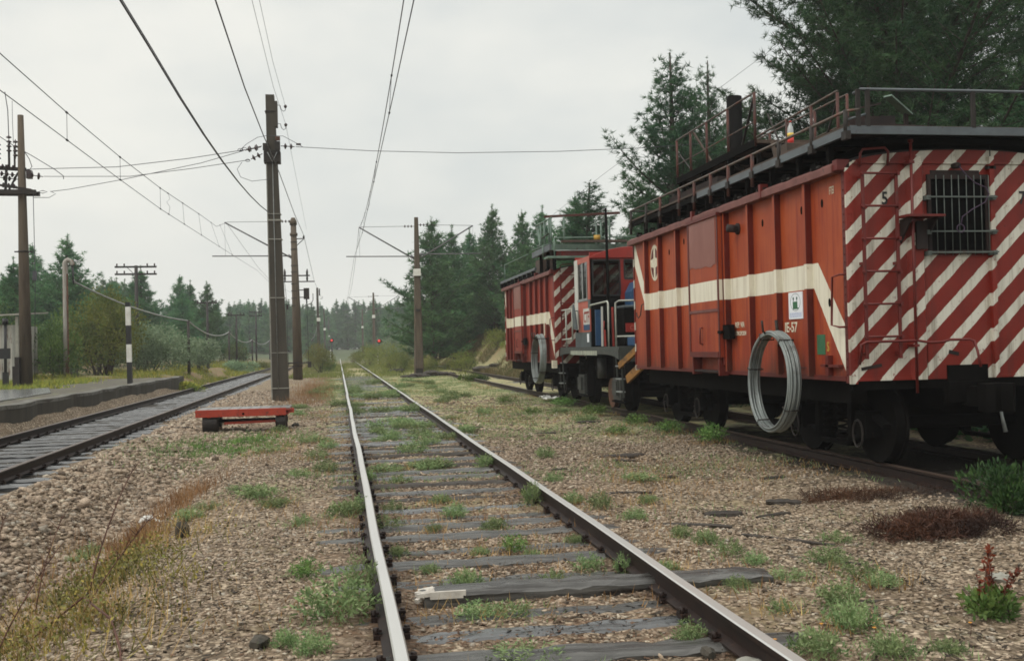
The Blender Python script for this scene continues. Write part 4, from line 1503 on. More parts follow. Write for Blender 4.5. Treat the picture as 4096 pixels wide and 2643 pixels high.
# blue door leaf, engine cowl and red board on the front deck
dl = MB()
dl.box(5.70, 5.86, 22.45, 22.50, 1.56, 2.36, 0)
dl.prism([(5.70, 2.36), (5.86, 2.2), (5.86, 2.36)], 1, 22.44, 22.5, 0)
dl.build('blue_panel', m_blue, mv)
hd = MB()
hd.box(6.12, 8.1, 21.6, 22.9, 1.54, 2.36, 0)
hd.prism([(6.5, 2.36), (6.5, 2.75), (6.62, 2.98), (6.9, 3.04), (7.6, 3.04), (7.75, 2.9), (7.8, 2.36)], 1, 22.35, 22.85, 2)
hd.box(6.1, 8.1, 21.55, 22.2, 2.36, 2.42, 3)
hd.prism([(6.15, 1.54), (7.1, 1.54), (6.9, 1.68), (6.4, 1.75), (6.15, 1.72)], 1, 20.95, 21.5, 1)
hd.build('engine_cowl', [m_under, m_blue, m_blue, m_cabgrey], mv, bevel=.02)
rb_ = MB()
rb_.box(6.12, 6.62, 21.45, 21.5, 1.84, 2.03, 0)
rbo = rb_.build('name_board', [m_cabred], mv)
lettering('lettering', 'CTF', rbo, (6.2, 21.445, 1.885), .14, m_cabpink, 'end', 1.05, bold=.002)
# handrails
hr = MB()
for hi, pts in enumerate(([(5.66, 26.0, 1.53), (5.66, 26.0, 2.44), (5.66, 25.9, 2.47), (5.66, 24.6, 2.47), (5.66, 24.6, 1.7)],
            [(5.66, 25.3, 1.53), (5.66, 25.3, 2.46)], [(5.66, 25.95, 1.72), (5.66, 24.6, 1.74)],
            [(5.68, 22.85, 2.40), (5.68, 22.80, 2.48), (5.68, 21.35, 2.50), (5.68, 21.27, 2.46), (5.68, 21.27, 1.53)],
            [(5.70, 20.75, 1.53), (5.70, 20.75, 2.44), (5.76, 20.7, 2.48), (7.9, 20.7, 2.50), (8.0, 20.7, 2.44), (8.0, 20.7, 1.53)],
            [(5.70, 20.75, 1.74), (8.0, 20.7, 1.74)])):
    if hi in (3, 4):
        hr.build('handrail', m_handr, mv)
        hr = MB()
    hr.tube(pts, .020, 7)
hr.build('handrail', m_handr, mv)
ms = MB()
ms.tube([(5.86, 21.95, 1.53), (5.87, 21.95, 2.9), (5.86, 21.95, 4.58)], [.045, .035, .026], 8, 0)
ms.tube([(5.80, 21.93, 1.9), (5.83, 21.9, 2.3), (5.86, 21.92, 2.45)], .05, 7, 0)
ms.build('mast', m_under, mv)
tl = MB()
tl.bar((5.78, 22.2, 1.54), (5.80, 22.25, 2.42), .04, .03, 0)
tl.bar((5.82, 22.1, 1.54), (5.82, 22.15, 2.1), .035, .03, 1)
tl.bar((5.98, 22.0, 1.54), (6.00, 22.1, 2.40), .04, .03, 1)
tl.bar((6.04, 22.0, 1.54), (6.06, 22.1, 2.36), .03, .03, 2)
tl.build('tool_bundle', [m_cabwhite, m_cloth, m_under], mv)
yb_ = MB()
yb_.bar((5.58, 20.10, 1.14), (5.72, 19.2, 1.50), .06, .13, 0)
yb_.bar((5.60, 19.62, .88), (5.74, 18.9, 1.22), .06, .16, 0)
yb_.box(5.60, 8.2, 19.75, 19.85, 1.0, 1.2, 1)
yb_.build('yellow_guard', [m_yelp, m_under], mv)
# ------------------------------------------------------------------ platform and shed at the left
m_plat = M('platform_gravel', (.05, .043, .033), (.08, .07, .053), 2, .75, bump=.5, bscale=60, spot=((.16, .17, .07), 2.2, .52, .66))
m_slab = M('wet_slab', (.09, .095, .095), (.13, .135, .13), 1.5, .22, spec=.6, bump=.05)
pb = MB()
edge = [(-6.62 + .10 * math.sin(y * .9) * .3 + (0.02 if int(y) % 3 else -.03), y) for y in np.arange(2, 46.4, .8)] + [(-6.68, 46.6)]
pb.prism([(a, b) for a, b in edge] + [(-13.9, 46.6), (-13.9, 2)], 2, -.3, .575, 0)
p = pb.build('platform', m_plat)
tag(p, kind='structure')
pw = MB()
for i in range(len(edge) - 1):
    (a, y0), (b, y1) = edge[i], edge[i + 1]
    t0, t1 = .60 + .012 * math.sin(y0 * 2.1), .60 + .012 * math.sin(y1 * 2.1)
    pw.add([(a + .02, y0, -.3), (b + .02, y1, -.3), (b + .03, y1, t1), (a + .03, y0, t0), (a - .32, y0, t0 + .01), (b - .32, y1, t1 + .01), (a - .32, y0, .4), (b - .32, y1, .4)],
           [(0, 1, 2, 3), (3, 2, 5, 4), (4, 5, 7, 6)], 0)
    if i == len(edge) - 2:
        pw.add([(b + .02, y1, -.3), (b + .03, y1, t1), (b - .32, y1, t1 + .01), (b - .32, y1, -.3)], [(0, 1, 2, 3)])
tag(pw.build('platform_wall', m_concd), kind='structure')
kb = MB()
m_kerb = M('worn_kerb_concrete', (.13, .125, .11), (.085, .08, .066), 3, .7, bump=.3, bscale=20, spot=((.045, .04, .03), 6, .52, .62))
for i in range(len(edge) - 1):
    (a, y0), (b, y1) = edge[i], edge[i + 1]
    t0, t1 = .612 + .012 * math.sin(y0 * 2.1), .612 + .012 * math.sin(y1 * 2.1)
    r0_, r1_ = .03 * vn(y0 * 1.7, 1.0, 9), .03 * vn(y1 * 1.7, 1.0, 9)
    kb.add([(a + .05 - r0_, y0, t0 - .07), (b + .05 - r1_, y1, t1 - .07), (b + .04 - r1_, y1, t1 + .01), (a + .04 - r0_, y0, t0 + .01), (a - .26 + r0_, y0, t0 + .016), (b - .26 + r1_, y1, t1 + .016)],
           [(0, 1, 2, 3), (3, 2, 5, 4)])
tag(kb.build('platform_kerb', m_kerb), kind='structure')
sb = MB()
sb.prism([(-13.0, 18), (-7.75, 18), (-7.7, 26), (-7.85, 30.2), (-9.0, 34.4), (-13.0, 34.9)], 2, .5, .615, 0)
tag(sb.build('platform_slab', m_slab, bevel=.01), kind='structure')

m_corr = M('white_corrugated_sheet', (.45, .45, .41), (.32, .31, .27), 4, .6, stretch=(1, 3, .3), spot=((.12, .075, .05), 5, .52, .66))
sh = thing('shed', 'pale corrugated shed half hidden by branches beside the platform', 'shed', (-15.5, 47.5, .6))
b = MB()
prof = []
for k in range(61):
    x = -17.6 + 4.2 * k / 60
    prof.append((x, 46 + .035 * math.sin(k * 2.1)))
b.prism(prof + [(-13.4, 49.5), (-17.6, 49.5)], 2, .3, 2.95, 0)
b.build('wall', m_corr, sh)
b = MB()
b.add([(-17.9, 45.6, 3.25), (-13.0, 45.6, 3.42), (-13.0, 49.8, 3.62), (-17.9, 49.8, 3.45)] + [(-17.9, 45.6, 3.18), (-13.0, 45.6, 3.35), (-13.0, 49.8, 3.55), (-17.9, 49.8, 3.38)],
      [(0, 1, 2, 3), (7, 6, 5, 4), (0, 4, 5, 1), (1, 5, 6, 2), (2, 6, 7, 3), (3, 7, 4, 0)])
for x in (-17.3, -13.2):
    b.bar((x, 45.8, .6), (x, 45.8, 3.3), .1, .1)
b.build('roof', m_concl, sh)
sw = MB()
sw.cyl((-11.05, 37, .58), (-11.03, 37, 2.9), .05, n=8)
sw.box(-11.2, -10.9, 36.9, 37.1, 1.55, 1.9)
sw.box(-11.12, -10.96, 36.92, 37.08, .58, 1.1)
sw.cyl((-11.03, 37, 2.7), (-11.03, 37, 2.9), .10, n=8)
tag(sw.build('ground_signal', m_black, base=(-11, 37, .58)), 'black iron ground signal standing on the platform by the frame edge', 'signal')
cbk = MB()
cbk.box(-13.6, -12.7, 53.4, 53.9, .3, 1.02)
tag(cbk.build('concrete_block', m_concd, base=(-13.1, 53.6, .4), bevel=.03), 'low concrete block in the grass behind the platform', 'concrete block')

# striped post
sp = MB()
for z0, z1, mi in ((.55, 1.33, 1), (1.33, 1.96, 0), (1.96, 2.63, 1), (2.63, 3.29, 0), (3.29, 3.45, 1)):
    sp.box(-7.36, -7.20, 38.1, 38.26, z0, z1, mi)
o = sp.build('striped_post', [m_white, m_black], base=(-7.28, 38.18, .58))
o.rotation_euler = (0, R(-.6), 0)
tag(o, 'square post painted in black and white bands on the platform edge', 'marker post')

# rusty gooseneck pipe
m_rustwhite = M('rust_streaked_white_pipe', (.33, .32, .28), (.22, .2, .18), 3, .6, stretch=(6, 6, .5), spot=((.16, .045, .02), 1.1, .53, .63))
gp = MB()
pts = [(-12.1, 49.1, .55), (-12.08, 49.1, 3.0), (-12.07, 49.1, 5.55)]
for a in np.linspace(PI, -.2, 12):
    pts.append((-11.92 + .16 * math.cos(a), 49.1, 5.72 + .20 * math.sin(a)))
gp.tube(pts, [.115] * 3 + [.112] * 6 + [.09] * 6, 10)
o = gp.build('gooseneck_pipe', m_rustwhite, base=(-12.1, 49.1, .55))
tag(o, 'tall rusty white pipe post with a bent over top behind the platform', 'pipe post')
BASE[o.name] = Vector((-12.1, 49.1, .55))
dn = MB()
dn.tube([(-11.76, 49.1, 5.7), (-11.74, 49.1, 5.2), (-11.72, 49.1, 4.83)], [.05, .04, .03], 6)
dn.build('down_pipe', m_black, o)
rb = MB()
rb.box(-12.0, -11.94, 49.0, 49.04, .6, 5.3)
rb.build('back_pipe', m_rust, o)

# thick sagging cable on short posts
cpts = []


def sag(a, b, s, n=10):
    a, b = Vector(a), Vector(b)
    return [a + (b - a) * t + Vector((0, 0, -s * 4 * t * (1 - t))) for t in np.linspace(0, 1, n)]


POSTS = [(-8.27, 60, 3.42), (-9.1, 90, 3.34), (-9.6, 120, 3.0), (-9.6, 150, 3.2)]
cp = sag((-11.68, 49.2, 4.92), POSTS[0], .28)
for a, b in zip(POSTS, POSTS[1:]):
    cp += sag(a, b, .55)[1:]
cp = [(-11.72, 49.1, 5.05)] + cp
cb = MB()
cb.tube(cp, .042, 5)
m_cabl = M('grey_cable', (.20, .21, .20), (.30, .31, .30), 4, .5)
tag(cb.build('sagging_cable', m_cabl, base=(-11.7, 49.1, 5)), 'thick grey cable sagging from the bent pipe over a row of short posts', 'cable')
for i, (x, y, z) in enumerate(POSTS):
    zb = g1(x, y) - .1
    q = MB()
    q.cyl((x, y, zb), (x, y, z + .05), .09, .075, 8)
    q.bar((x - .1, y, z), (x + .1, y, z), .05, .05)
    tag(q.build('cable_post', m_tiebl, base=(x, y, zb)), ['short dark post carrying the sagging cable, nearest to the platform', 'short dark cable post, second along from the platform',
        'short dark cable post, third along from the platform', 'short dark cable post farthest from the platform'][i], 'cable post', 'posts of the sagging cable')

# telegraph poles
m_tel = M('tarred_pole', (.018, .016, .015), (.035, .03, .027), 5, .7)
for i, (x, y, h, r, n2) in enumerate(((-11.4, 62, 6.72, .12, 2), (-9.05, 75, 5.2, .10, 1), (-8.3, 88, 4.75, .09, 1), (-9.0, 118, 6.1, .10, 2))):
    zb = g1(x, y) - .2
    t = thing('telegraph_pole', ['dark telegraph pole with two crossarms above the bushes', 'slim dark telegraph pole with one small crossarm beyond the cable posts',
                                 'thin dark pole beyond the slim telegraph pole with a small crossarm', 'faint telegraph pole with two crossarms in front of the far wood'][i],
              'telegraph pole', (x, y, zb), 'telegraph poles along the left verge')
    q = MB()
    q.cyl((x, y, zb), (x + .02, y, h), r, r * .8, 8)
    q.build('pole', m_tel, t)
    for k in range(n2):
        z = h - .08 - .42 * k
        q = MB()
        w = 1.15 if n2 == 2 and i == 0 else .7
        q.box(x - w, x + w, y - .06, y + .04, z - .05, z + .05)
        if k == 0:
            q.bar((x - .5, y - .05, z), (x, y - .05, z - .5), .03)
        q.build('crossarm', m_tel, t)
        for s in (-.9, -.55, .55, .9):
            q = MB()
            q.tube([(x + s * w, y, z + .05), (x + s * w, y, z + .09), (x + s * w, y, z + .20)], [.02, .05, .035], 6)
            q.build('insulator', m_insul, t)

# ------------------------------------------------------------------ electrification masts
m_mast_l = M('mast_concrete_brown', (.062, .046, .031), (.10, .077, .053), 2.5, .85, stretch=(3, 3, .3), bump=.2, bscale=30, spot=((.05, .04, .03), 3, .55, .68))


def insulator_string(mb, p, q, n=3, r=.085, mi=0):
    """suspension discs between two points"""
    p, q = Vector(p), Vector(q)
    d = (q - p)
    mb.tube([p, q], .014, 5, mi)
    for k in range(n):
        c = p + d * ((k + .7) / (n + .4))
        u = d.normalized()
        mb.tube([c - u * .03, c, c + u * .025, c + u * .06], [.02, r, r * .9, .025], 10, mi, smooth=False)


def mast_body(x, y, z0, z1, wb, wt, db, dt, lean=0, mb=None):
    mb = mb or MB()
    vs = []
    for z, w, d, ox in ((z0, wb, db, 0), (z1, wt, dt, lean)):
        ch = w * .12
        for sx, sy in ((-1, -1), (1, -1), (1, 1), (-1, 1)):
            pts = [(sx * (w / 2), sy * (d / 2 - ch)), (sx * (w / 2 - ch), sy * d / 2)]
            if sx * sy < 0:
                pts = pts[::-1]
            for a, b in pts:
                vs.append((x + ox + a, y + b, z))
    n = 8
    mb.add(vs, [tuple(range(n - 1, -1, -1)), tuple(range(n, 2 * n))] + [(j, (j + 1) % n, n + (j + 1) % n, n + j) for j in range(n)])
    return mb


def cantilever(root, x, y, zr, side, ztie=8.6, zarm=6.9, reach=3.25, arm=4.0, parent_mat=None):
    """diagonal bracket, registration arm and top tie insulator on one side (side = -1 left, +1 right)"""
    mb = MB()
    s = side
    mb.tube([(x + s * .12, y, zr), (x + s * reach, y, ztie)], .045, 6)
    mb.tube([(x + s * .2, y, zarm), (x + s * arm, y, zarm + .02)], .035, 6)
    mb.tube([(x + s * reach, y, ztie), (x + s * (reach - .02), y, zarm + .0)], .006, 4)
    mb.tube([(x + s * .15, y, zarm - .1), (x + s * .35, y, zarm + .05)], .07, 8)
    mb.build('cantilever', m_galvd, root)
    q = MB()
    insulator_string(q, (x + s * .12, y, ztie + .05), (x + s * .75, y, ztie + .05), 3)
    q.tube([(x + s * .75, y, ztie + .05), (x + s * reach, y, ztie + .01)], .012, 4)
    q.build('insulator', m_insul, root)


m_galvd = M('dull_galvanised_tube', (.14, .14, .145), (.10, .10, .105), 5, .5, .3)

# the big mast in front
t = thing('catenary_mast', 'tall dark square concrete mast behind the red trolley, with insulators near its top', 'catenary mast', (-1.83, 33.6, -.2), 'catenary masts')
mb = MB()
zz0, zz1 = -.2, 9.8


def slab(x0b, x1b, x0t, x1t, y0, y1, z0, z1, mi):
    mb.add([(x0b, y0, z0), (x1b, y0, z0), (x1b, y1, z0), (x0b, y1, z0), (x0t, y0, z1), (x1t, y0, z1), (x1t, y1, z1), (x0t, y1, z1)],
           [(0, 3, 2, 1), (4, 5, 6, 7), (0, 1, 5, 4), (1, 2, 6, 5), (2, 3, 7, 6), (3, 0, 4, 7)], mi)


slab(-2.085, -1.56, -2.135, -1.865, 33.6, 33.9, zz0, zz1, 0)
slab(-2.13, -2.085, -2.16, -2.135, 33.64, 33.9, zz0, 8.0, 1)
mb.build('pole', [m_concd, m_concl], t)
q = MB()
q.box(-1.88, -1.77, 33.58, 33.85, 8.77, 9.59)
q.build('side_board', m_concd, t)
for z, h_ in ((9.26, .03), (5.98, .025), (5.78, .05), (5.17, .03), (3.3, .03), (1.55, .02), (.42, .03)):
    u = (z - zz0) / (zz1 - zz0)
    q = MB()
    q.box(-2.085 - .05 * u - .03, -1.56 - .305 * u + .03, 33.575, 33.93, z - h_ / 2, z + h_ / 2, 1 if z < 6 else 0)
    q.build('band', [m_iron, m_concl], t)
q = MB()
q.box(-2.22, -1.70, 33.52, 33.95, 7.62, 7.98, 0)
q.box(-2.20, -1.72, 33.50, 33.52, 7.9, 8.0, 0)
q.box(-2.24, -2.05, 33.50, 33.60, 8.0, 8.22, 0)
q.box(-1.86, -1.70, 33.48, 33.60, 8.0, 8.28, 0)
q.box(-1.84, -1.70, 33.50, 33.62, 8.32, 8.44, 1)
q.tube([(-2.10, 33.49, 7.93), (-1.95, 33.49, 7.62), (-1.80, 33.49, 7.93)], .012, 4, 2)
q.tube([(-1.95, 33.57, 7.62), (-1.93, 33.57, 4.0), (-1.90, 33.57, .4)], .010, 4, 2)
q.build('clamp', [m_iron, m_rust, m_galv], t)
q = MB()
insulator_string(q, (-2.28, 33.7, 8.16), (-2.78, 33.75, 8.05), 2, .10)
insulator_string(q, (-2.30, 33.55, 8.10), (-2.80, 33.5, 7.98), 2, .10)
insulator_string(q, (-2.26, 33.6, 7.9), (-2.62, 33.6, 7.72), 2, .10)
insulator_string(q, (-1.68, 33.6, 8.15), (-1.25, 33.6, 8.13), 2, .10)
q.build('insulator', m_insul, t)
q = MB()
for z in (9.42, 8.83):
    q.tube([(-1.77, 33.6, z + .04), (-1.68, 33.6, z + .03), (-1.65, 33.6, z - .1), (-1.58, 33.6, z - .16), (-1.52, 33.6, z - .12), (-1.515, 33.6, z - .04)], .010, 4, 0)
    q.tube([(-1.515, 33.6, z - .05), (-1.515, 33.6, z), (-1.515, 33.6, z + .05)], [.03, .055, .03], 8, 1)
q.tube([(-2.98, 33.6, 7.98), (-2.75, 33.6, 8.2), (-2.4, 33.6, 8.42), (-2.1, 33.45, 8.45), (-1.6, 33.45, 8.44), (-1.2, 33.6, 8.25), (-1.0, 33.6, 8.13)], .008, 4, 0)
q.tube([(-2.9, 33.6, 7.62), (-3.05, 33.6, 7.4), (-2.95, 33.6, 7.15), (-2.6, 33.6, 7.02), (-2.1, 33.6, 7.08)], .008, 4, 0)
for c in ((-2.95, 33.62, 8.02), (-2.82, 33.72, 8.07), (-2.72, 33.6, 7.68)):
    q.tube([(c[0] + .07 * math.cos(a), c[1], c[2] + .04 * math.sin(a)) for a in np.linspace(0, 2 * PI, 11)[:-1]], .009, 4, 0, closed=True)
q.box(-1.2, -1.05, 33.58, 33.62, 8.18, 8.24, 1)
q.build('jumper', [m_wire, m_insul], t)

# second mast, with transformer box and switch arms
x, y = -2.22, 58.0
t = thing('catenary_mast', 'round brown mast with a hanging grey box and crossarms, just behind the big dark mast', 'catenary mast', (x, y, -.2), 'catenary masts')
q = MB()
q.tube([(x, y, -.2), (x - .02, y, 4), (x - .09, y, 8.6)], [.27, .225, .155], 14)
q.tube([(x - .09, y, 8.55), (x - .095, y, 8.75), (x - .10, y, 8.95)], [.20, .19, .10], 12)
q.tube([(x - .08, y, 7.95), (x - .08, y, 8.1)], [.21, .21], 12)
q.build('pole', m_mast_l, t)
for z in (7.6, 7.2, 6.3, 5.95, 5.3, 4.9, 4.5, 4.1, .75):
    q = MB()
    q.cyl((x - .02 - .07 * z / 9, y, z - .02), (x - .02 - .07 * z / 9, y, z + .02), .285 - .013 * z, n=12)
    q.build('band', m_iron, t)
q = MB()
q.bar((x - .7, y, 5.75), (x + .75, y, 5.75), .07, .07)
q.bar((x - .8, y, 5.42), (x + 1.0, y, 5.42), .06, .06)
for s in (-.6, .6):
    q.tube([(x + s, y, 5.75), (x + s, y, 5.95), (x + s * 1.02, y, 6.12)], [.05, .06, .02], 8)
    q.tube([(x + s, y, 5.42), (x + s, y, 5.6), (x + s, y, 5.75)], [.03, .06, .03], 8)
q.build('switch_arm', m_iron, t)
q = MB()
q.bar((x + .05, y, 7.78), (x + .50, y, 7.80), .05, .05)
q.bar((x + .08, y, 7.42), (x + .45, y, 7.76), .04, .04)
q.tube([(x + .46, y, 7.80), (x + .46, y, 7.86), (x + .46, y, 7.98)], [.03, .06, .03], 8)
q.build('side_arm', m_iron, t)
q = MB()
q.box(x + .40, x + .70, y - .16, y + .16, 4.45, 5.05)
q.bar((x, y, 4.95), (x + .4, y, 4.95), .05)
q.bar((x, y, 4.55), (x + .4, y, 4.55), .05)
q.tube([(x + .55, y, 4.45), (x + .55, y, 4.2)], [.05, .03], 6)
q.tube([(x + .9, y, 4.75), (x + .9, y, 4.4), (x + .8, y, 4.2), (x + .5, y, 4.12), (x + .3, y, 3.95)], .02, 5)
q.tube([(x + .56, y, 4.2), (x + .6, y, .7)], .012, 4)
q.tube([(x - .62, y, 5.4), (x - .55, y, 4.6), (x - .5, y, .7)], .012, 4)
q.box(x - .53, x - .45, y - .04, y + .04, 3.9, 4.15)
q.build('transformer_box', m_iron, t)
q = MB()
q.bar((x - .55, y - .3, .95), (x + .75, y - .3, .95), .06)
q.bar((x - .55, y - .3, .78), (x + .3, y - .3, .75), .04)
q.box(x + .55, x + .75, y - .36, y - .2, .68, 1.0)
q.build('low_bracket', m_iron, t)
cantilever(t, x - .05, y, 6.7, -1, 8.70, 6.84, 3.72, 4.40)

# right hand row
mast_lab = ['brown square mast with brackets on both sides and a white band, standing on black rubble', 'brown mast with brackets and a white band rising out of the broom bushes',
            'slim distant bracketed mast with a white band, third in its row', 'thin faint mast, fourth in the bracketed row', 'thinnest faint mast ending the bracketed row']
DIST_R = [59.3, 138, 202, 290, 364]
for i, yy in enumerate(DIST_R):
    x = 4.55 if i == 0 else 4.72
    zb = g1(x, yy) - .3
    zt = 9.15 + (zb + .3) * .5
    t = thing('catenary_mast', mast_lab[i], 'catenary mast', (x, yy, zb), 'catenary masts')
    mast_body(x, yy, zb, zt, .56 if i == 0 else .5, .22, .4, .22, .02).build('pole', m_mast_l, t)
    q = MB()
    q.box(x - .20, x + .20, yy - .24, yy - .12, 5.75, 6.15, 0)
    q.box(x - .20, x + .20, yy - .2, yy + .2, 5.75, 6.15, 0)
    q.build('band', [m_white], t)
    if i == 0:
        q = MB()
        q.box(x - .13, x + .13, yy - .26, yy - .1, 3.7, 3.84)
        q.box(x - .2, x + .2, yy - .27, yy - .1, .18, .45)
        q.build('clamp', m_iron, t)
    if i < 3:
        cantilever(t, x, yy, 6.72, -1, 8.56, 6.88, 3.25, 4.0)
        cantilever(t, x, yy, 6.72, 1, 8.64, 7.0, 3.3, 3.72)
# left hand row further on
lab_l = ['dark mast with a white plate and a loose hanging strip above a broom bush', 'dark slim mast with a white plate close to the dwarf signal', 'thin far mast behind the dwarf signal',
         'thin pale mast standing where the track vanishes']
for i, (x, yy, zt, wd) in enumerate(((-2.2, 122, 8.9, .42), (-2.2, 178, 8.7, .40), (-2.2, 265, 9.6, .4), (1.55, 400, 10.3, .45))):
    zb = g1(x, yy) - .3
    t = thing('catenary_mast', lab_l[i], 'catenary mast', (x, yy, zb), 'catenary masts')
    mast_body(x, yy, zb, zt, wd, wd * .55, .35, .25, -.08).build('pole', m_concd, t)
    q = MB()
    q.box(x - .20, x + .20, yy - .22, yy + .05, 5.0, 5.4)
    q.build('plate', [m_white], t)
    if i == 0:
        q = MB()
        q.box(x + .10, x + .24, yy - .1, yy + .1, zt - .9, zt - .1, 0)
        q.tube([(x + .2, yy, zt - 1.3), (x + .5, yy, zt - 1.25), (x + .55, yy, zt - 1.0)], .02, 4, 0)
        q.tube([(x - .1, yy, 5.0), (x - .25, yy, 4.0), (x - .55, yy, 3.2), (x - .9, yy, 2.75)], .03, 4, 1)
        q.build('hanging_strip', [m_iron, m_galv], t)

# the mast at the left edge with its gantry
x, y = -10.10, 35.95
t = thing('catenary_mast', 'brown mast on the platform carrying a steel gantry full of insulators', 'catenary mast', (x, y, .55), 'catenary masts')
q = MB()
q.tube([(x, y, .5), (x - .02, y, 5), (x - .05, y, 9.54)], [.205, .155, .092], 14)
q.build('pole', m_mast_l, t)
for z in (5.05, 1.6):
    q = MB()
    q.cyl((x - .02, y, z - .025), (x - .02, y, z + .025), .175, n=12)
    q.build('band', m_iron, t)
q = MB()
q.bar((x - .3, y, 5.05), (x + .25, y, 5.05), .04)
q.build('crossbar', m_iron, t)
q = MB()
q.box(x - .26, x - .12, y - .3, y - .16, .5, 1.6)
q.box(x - .34, x - .20, y - .28, y - .18, .5, 1.3)
q.build('cable_guard', m_iron, t)
q = MB()
for yy in (y - .22, y + .22):
    q.bar((x + .45, yy, 6.98), (x - 5.2, yy, 8.25 if False else 7.0 + .02), .12, .14)
q.bar((x + .3, y - .2, 7.05), (x - 5, y - .2, 7.9), .07, .07)
q.bar((x + .1, y, 7.75), (x - 5, y, 8.0), .09, .11)
q.bar((x - .55, y, 7.0), (x - .5, y, 7.9), .07)
q.bar((x - .45, y, 7.05), (x - .15, y, 7.65), .05)
q.bar((x - .9, y, 8.0), (x - .9, y, 7.1), .06)
q.bar((x - .42, y, 7.8), (x - .42, y, 8.6), .06)
q.bar((x - .25, y, 7.8), (x - .25, y, 8.5), .05)
q.build('gantry', m_iron, t)
q = MB()
for a, zz in ((-.42, 8.35), (-.22, 8.2), (-.75, 8.1), (-.95, 8.4)):
    insulator_string(q, (x + a, y, zz - .1), (x + a, y, zz + .55), 4, .085)
for zz, yy in ((7.55, -.1), (7.45, .15), (7.2, 0.05), (7.8, 0)):
    insulator_string(q, (x - .75, y + yy, zz + .06), (x - .2, y + yy, zz), 3, .09)
insulator_string(q, (x + .12, y, 7.58), (x + .62, y, 7.52), 2, .12)
insulator_string(q, (x + .10, y, 7.0), (x + .35, y, 7.02), 2, .09)
q.box(x + .12, x + .28, y - .1, y + .1, 7.45, 7.72)
q.build('insulator', m_insul, t)
q = MB()
q.tube([(x - .8, y, 8.9), (x - .3, y, 8.55), (x + .3, y, 8.2), (x + 1.0, y, 7.75), (x + 1.25, y, 7.55), (x + 1.26, y, 7.44)], .012, 4)
q.tube([(x + .05, y, 8.35), (x + .2, y, 8.1), (x + .28, y, 7.85), (x + .2, y, 7.74), (x + .1, y, 7.75)], .012, 4)
q.tube([(x - .42, y, 8.8), (x - .44, y, 9.7), (x - .52, y, 10.3)], .014, 4)
q.tube([(x - .28, y, 8.6), (x - .3, y, 9.4), (x - .3, y, 10.0)], .008, 4)
q.tube([(x + .32, y - .05, 7.0), (x + .34, y - .05, 4.2), (x + .28, y - .05, .8)], .011, 4)
q.box(x + .27, x + .38, y - .1, y, 4.1, 4.4)
q.tube([(x + .45, y, 7.02), (x + .6, y, 7.06), (x + .75, y, 7.02), (x + .6, y, 6.97)], .012, 4, closed=True)
q.tube([(x + .85, y, 7.04), (x + 1.0, y, 6.95), (x + .8, y, 6.83), (x + .3, y, 6.83)], .010, 4)
q.build('jumper', m_wire, t)


# ------------------------------------------------------------------ overhead wires
def wire(name, pts, r, label, cat='wire', n=5):
    mb = MB()
    mb.tube(pts, r, n)
    o = mb.build(name, m_wire, base=pts[0])
    tag(o, label, cat, 'overhead wires')
    BASE[o.name] = Vector(pts[0])
    return o


def para(x, y0, y1, z0, sagv, n=24, x1=None):
    x1 = x if x1 is None else x1
    return [(x + (x1 - x) * t, y0 + (y1 - y0) * t, z0 - sagv * 4 * t * (1 - t)) for t in np.linspace(0, 1, n)]


mm = wire('messenger_wire', para(1.13, -1, 59.3, 8.55, 1.45, x1=1.30) + para(1.3, 59.3, 138, 8.55, 1.3)[1:] + para(1.3, 138, 202, 8.6, 1.0)[1:], .010,
          'upper carrier wire hung over the weedy middle track', n=4)
cm = wire('contact_wire', [(1.13, -1, 6.40), (1.13, 20, 6.42), (1.13, 45, 6.65), (1.0, 59.3, 6.85), (1.1, 138, 6.9), (1.1, 202, 6.95)], .009, 'lower running wire over the weedy middle track', n=4)


def dropper(parent, a, b, kink=0):
    q = MB()
    a, b = Vector(a), Vector(b)
    if kink:
        mid = (a + b) / 2
        q.tube([a, mid + Vector((kink, 0, .15)), mid + Vector((-kink, 0, .05)), mid + Vector((kink, 0, -.1)), b], .005, 4)
    else:
        q.tube([a, b], .005, 4)
    for p in (a, b):
        q.tube([p - Vector((0, .05, 0)), p + Vector((0, .05, 0))], .022, 5)
    q.build('dropper', m_wire, parent)


def zat(pts, y):
    for a, b in zip(pts, pts[1:]):
        if a[1] <= y <= b[1]:
            t = (y - a[1]) / (b[1] - a[1])
            return tuple(a[i] + (b[i] - a[i]) * t for i in range(3))


MP = para(1.13, -1, 59.3, 8.55, 1.45, x1=1.30)
CP = [(1.13, -1, 6.40), (1.13, 20, 6.42), (1.13, 45, 6.65), (1.0, 59.3, 6.85)]
for yy in (21.2, 30.5, 37, 45, 52):
    dropper(mm, zat(MP, yy), zat(CP, yy), .03 if yy in (37, 45) else 0)
LM = [(-5.1, 5, 6.9), (-5.1, 12, 6.42), (-5.1, 17.2, 6.32), (-5.1, 21, 6.31), (-5.1, 26, 6.36), (-5.1, 31.8, 6.5), (-5.2, 42, 7.0), (-5.6, 50.6, 7.6), (-5.9, 58, 8.68)]
LC = [(-5.1, 5, 5.72), (-5.1, 17.1, 5.74), (-5.1, 26, 5.81), (-5.1, 31.8, 5.88), (-5.1, 48.5, 6.33), (-5.15, 58, 6.62), (-5.1, 69, 6.9), (-5.1, 122, 6.9)]
lm = wire('messenger_wire', LM + [(-5.5, 75, 7.6), (-5.2, 90, 7.2), (-5.2, 122, 8.4)], .011, 'upper carrier wire slanting over the platform track, with droppers', n=4)
lc = wire('contact_wire', LC, .010, 'lower running wire slanting over the platform track', n=4)
for yy in (21.05, 26.0, 31.7, 33.2, 36.5, 41, 47, 53):
    dropper(lm, zat(LM, yy), zat(LC, yy), .05 if yy in (33.2,) else 0)
